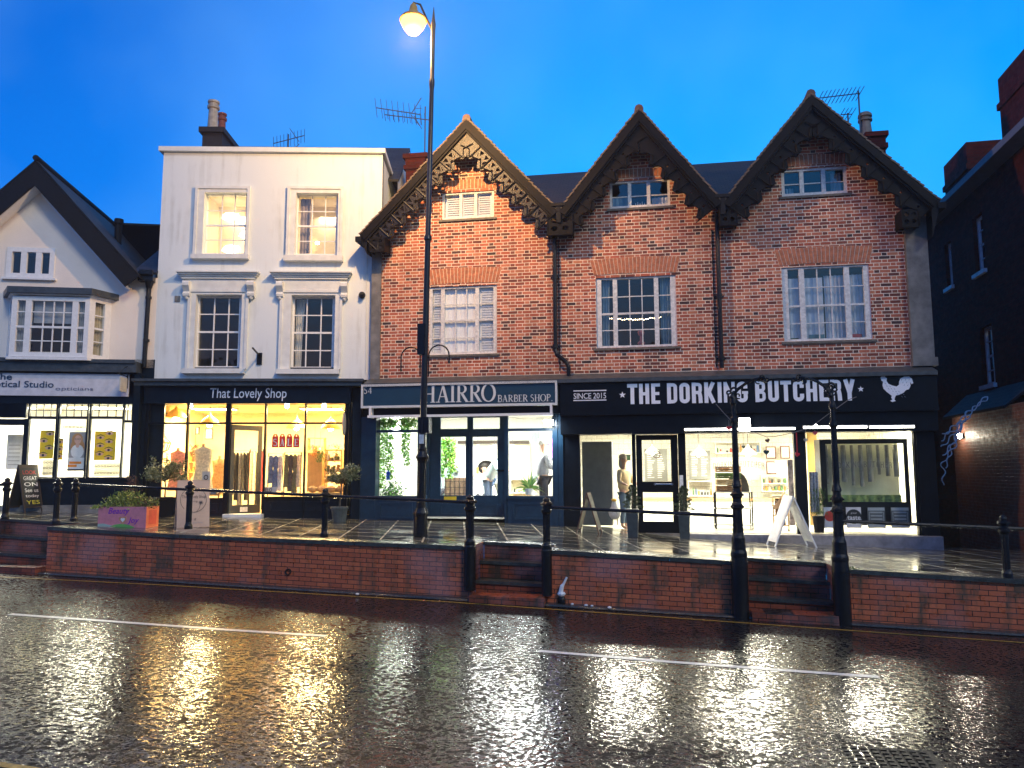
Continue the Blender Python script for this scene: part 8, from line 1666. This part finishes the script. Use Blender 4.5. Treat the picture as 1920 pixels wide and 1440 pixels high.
mixc = [mat('goods_red', (.45, .06, .04), .5), mat('goods_cream', (.65, .58, .42), .5), mat('goods_dark', (.05, .05, .05), .5), mat('goods_green', (.10, .22, .08), .5), mat('goods_amber', (.50, .25, .05), .4), mat('goods_blue', (.08, .16, .32), .5)]
sw_ = mat('shelf_white', (.7, .7, .66), .5)
goods_shelf(FB, (1430, 893, 1482, 922), 4.3, .3, 2, 9, 'white shelf of jars under the framed pictures in the butchery', mixc, wood=sw_)
goods_shelf(FB, (1292, 903, 1336, 930), 4.4, .3, 1, 8, 'shelf of bottles under the menu board in the butchery', mixc, wood=sw_, hmax=.22)
goods_shelf(FB, (1343, 830, 1425, 850), 4.4, .3, 1, 13, 'high shelf of boxes on the back wall of the butchery', mixc, wood=sw_, hmax=.22)
goods_shelf(FW, (353, 848, 372, 925), 2.6, .3, 4, 5, 'tall wooden shelf of gifts in the second pane of the clothes shop', mixc)
goods_shelf(FW, (280, 868, 300, 925), 1.8, .3, 3, 5, 'wooden shelf of ornaments at the far left of the clothes shop', mixc)
goods_shelf(FW, (577, 822, 606, 845), 2.8, .3, 1, 6, 'high shelf of green and cream goods over the slatted cupboard', mixc)
goods_shelf(FB, (957, 900, 1000, 925), 4.1, .3, 1, 10, 'counter shelf of hair products in the right barber window', mixc, wood=sw_)
goods_shelf(FB, (890, 905, 935, 930), 4.2, .3, 1, 10, 'counter shelf of hair products behind the right door leaf', mixc, wood=sw_)
def frames_rack(R, yd, rows, per, label):
    q = FL.r(*R, off=-yd); t = thing('glasses_display', label, 'display', FL.off((q[0] + q[2]) / 2, yd, q[1]), 'spectacle displays in the opticians shop'); g = MB(FL); g.box(q[0], q[2], yd, yd + .04, q[1], q[3]); g.build('back_board', mat('display_pale', (.55, .55, .48), .5), t); g = MB(FL)
    for k in range(rows):
        for j in range(per):
            x = q[0] + (q[2] - q[0]) * (j + .5) / per; z = q[1] + (q[3] - q[1]) * (k + .5) / rows
            for s_ in (-.035, .035): g.tube([(x + s_ + .026 * cos(a), yd - .02, z + .018 * sin(a)) for a in [i * pi / 4 for i in range(9)]], .005, 4)
    g.build('spectacle_frames', ink, t)
frames_rack((80, 862, 104, 892), .9, 3, 2, 'pale spectacle display low in the left opticians window'); frames_rack((176, 868, 224, 893), .9, 2, 4, 'pale spectacle display under the widest eye poster'); frames_rack((118, 795, 160, 806), 2.3, 1, 6, 'high row of spectacles on the back wall behind the portrait poster'); frames_rack((56, 806, 72, 880), 2.3, 5, 1, 'tall narrow spectacle rack beside the opticians door')
def hanging_bunch(F, x, y, yd, m, label, seed):
    u, z = at(F, x, y, yd); t = thing('dried_bunch', label, 'dried flowers', F.off(u, yd, z), 'bunches hanging in the clothes shop'); g = MB(F); r0 = random.Random(seed)
    for i in range(160): g.leaf((u + r0.gauss(0, .05), yd + r0.gauss(0, .04), z + r0.uniform(-.2, .05)), (r0.gauss(0, .5), r0.gauss(0, .5), -1), .07, .016, r0)
    g.build('foliage', m, t); g = MB(F); g.tube([(u, yd, z), (u, yd, z + .5)], .004, 4); g.build('string', ink, t)
hanging_bunch(FW, 590, 838, .9, mat('bunch_orange', (.55, .25, .06), .7, var=.4), 'orange dried bunch over the slatted cupboard', 1); hanging_bunch(FW, 600, 848, .7, mat('bunch_green', (.14, .24, .06), .7, var=.4), 'green dried bunch beside the orange one', 2); hanging_bunch(FW, 366, 836, .9, mat('bunch_brown', (.22, .12, .05), .7, var=.4), 'brown dried bunch left of the framed pictures', 3)
u, z = at(FW, 398, 922, .9); t = thing('display_table', 'low wooden table of folded clothes and toys left of the shop door', 'table', FW.off(u, .9, lz_)); g = MB(FW); g.box(u - .3, u + .25, .7, 1.1, lz_ + .42, lz_ + .46); [g.box(u + a, u + a + .03, b, b + .03, lz_, lz_ + .42) for a in (-.28, .2) for b in (.72, 1.05)]; g.build('table_frame', wood_t, t); g = MB(FW); r0 = random.Random(3)
for k in range(12): g.m = k % 4; x = u - .24 + (k % 4) * .13; z = lz_ + .462 + (k // 4) * .045; g.box(x, x + .11, .75, 1.0, z, z + .04)
g.build('folded_clothes', [C_['cream'], C_['red'], C_['denim2'], C_['tan']], t)

# ================================================================== DRIZZLE HAZE, ADDED FOR THE HALO ROUND THE STREET LAMP
g = MB(); g.box(-128, 128, -128, 128, -4.5, 14.5); hz_ = g.build('haze', [], None, kind='stuff', label='thin drizzle haze added over the street for the lamp halo')
hm = bpy.data.materials.new('haze'); hm.use_nodes = True; hm.node_tree.nodes.clear(); hv = hm.node_tree.nodes.new('ShaderNodeVolumePrincipled'); ho = hm.node_tree.nodes.new('ShaderNodeOutputMaterial'); hm.node_tree.links.new(hv.outputs[0], ho.inputs['Volume'])
hv.inputs['Color'].default_value = (.9, .92, .95, 1); hv.inputs['Density'].default_value = .0012; hv.inputs['Anisotropy'].default_value = .35; hz_.data.materials.append(hm)
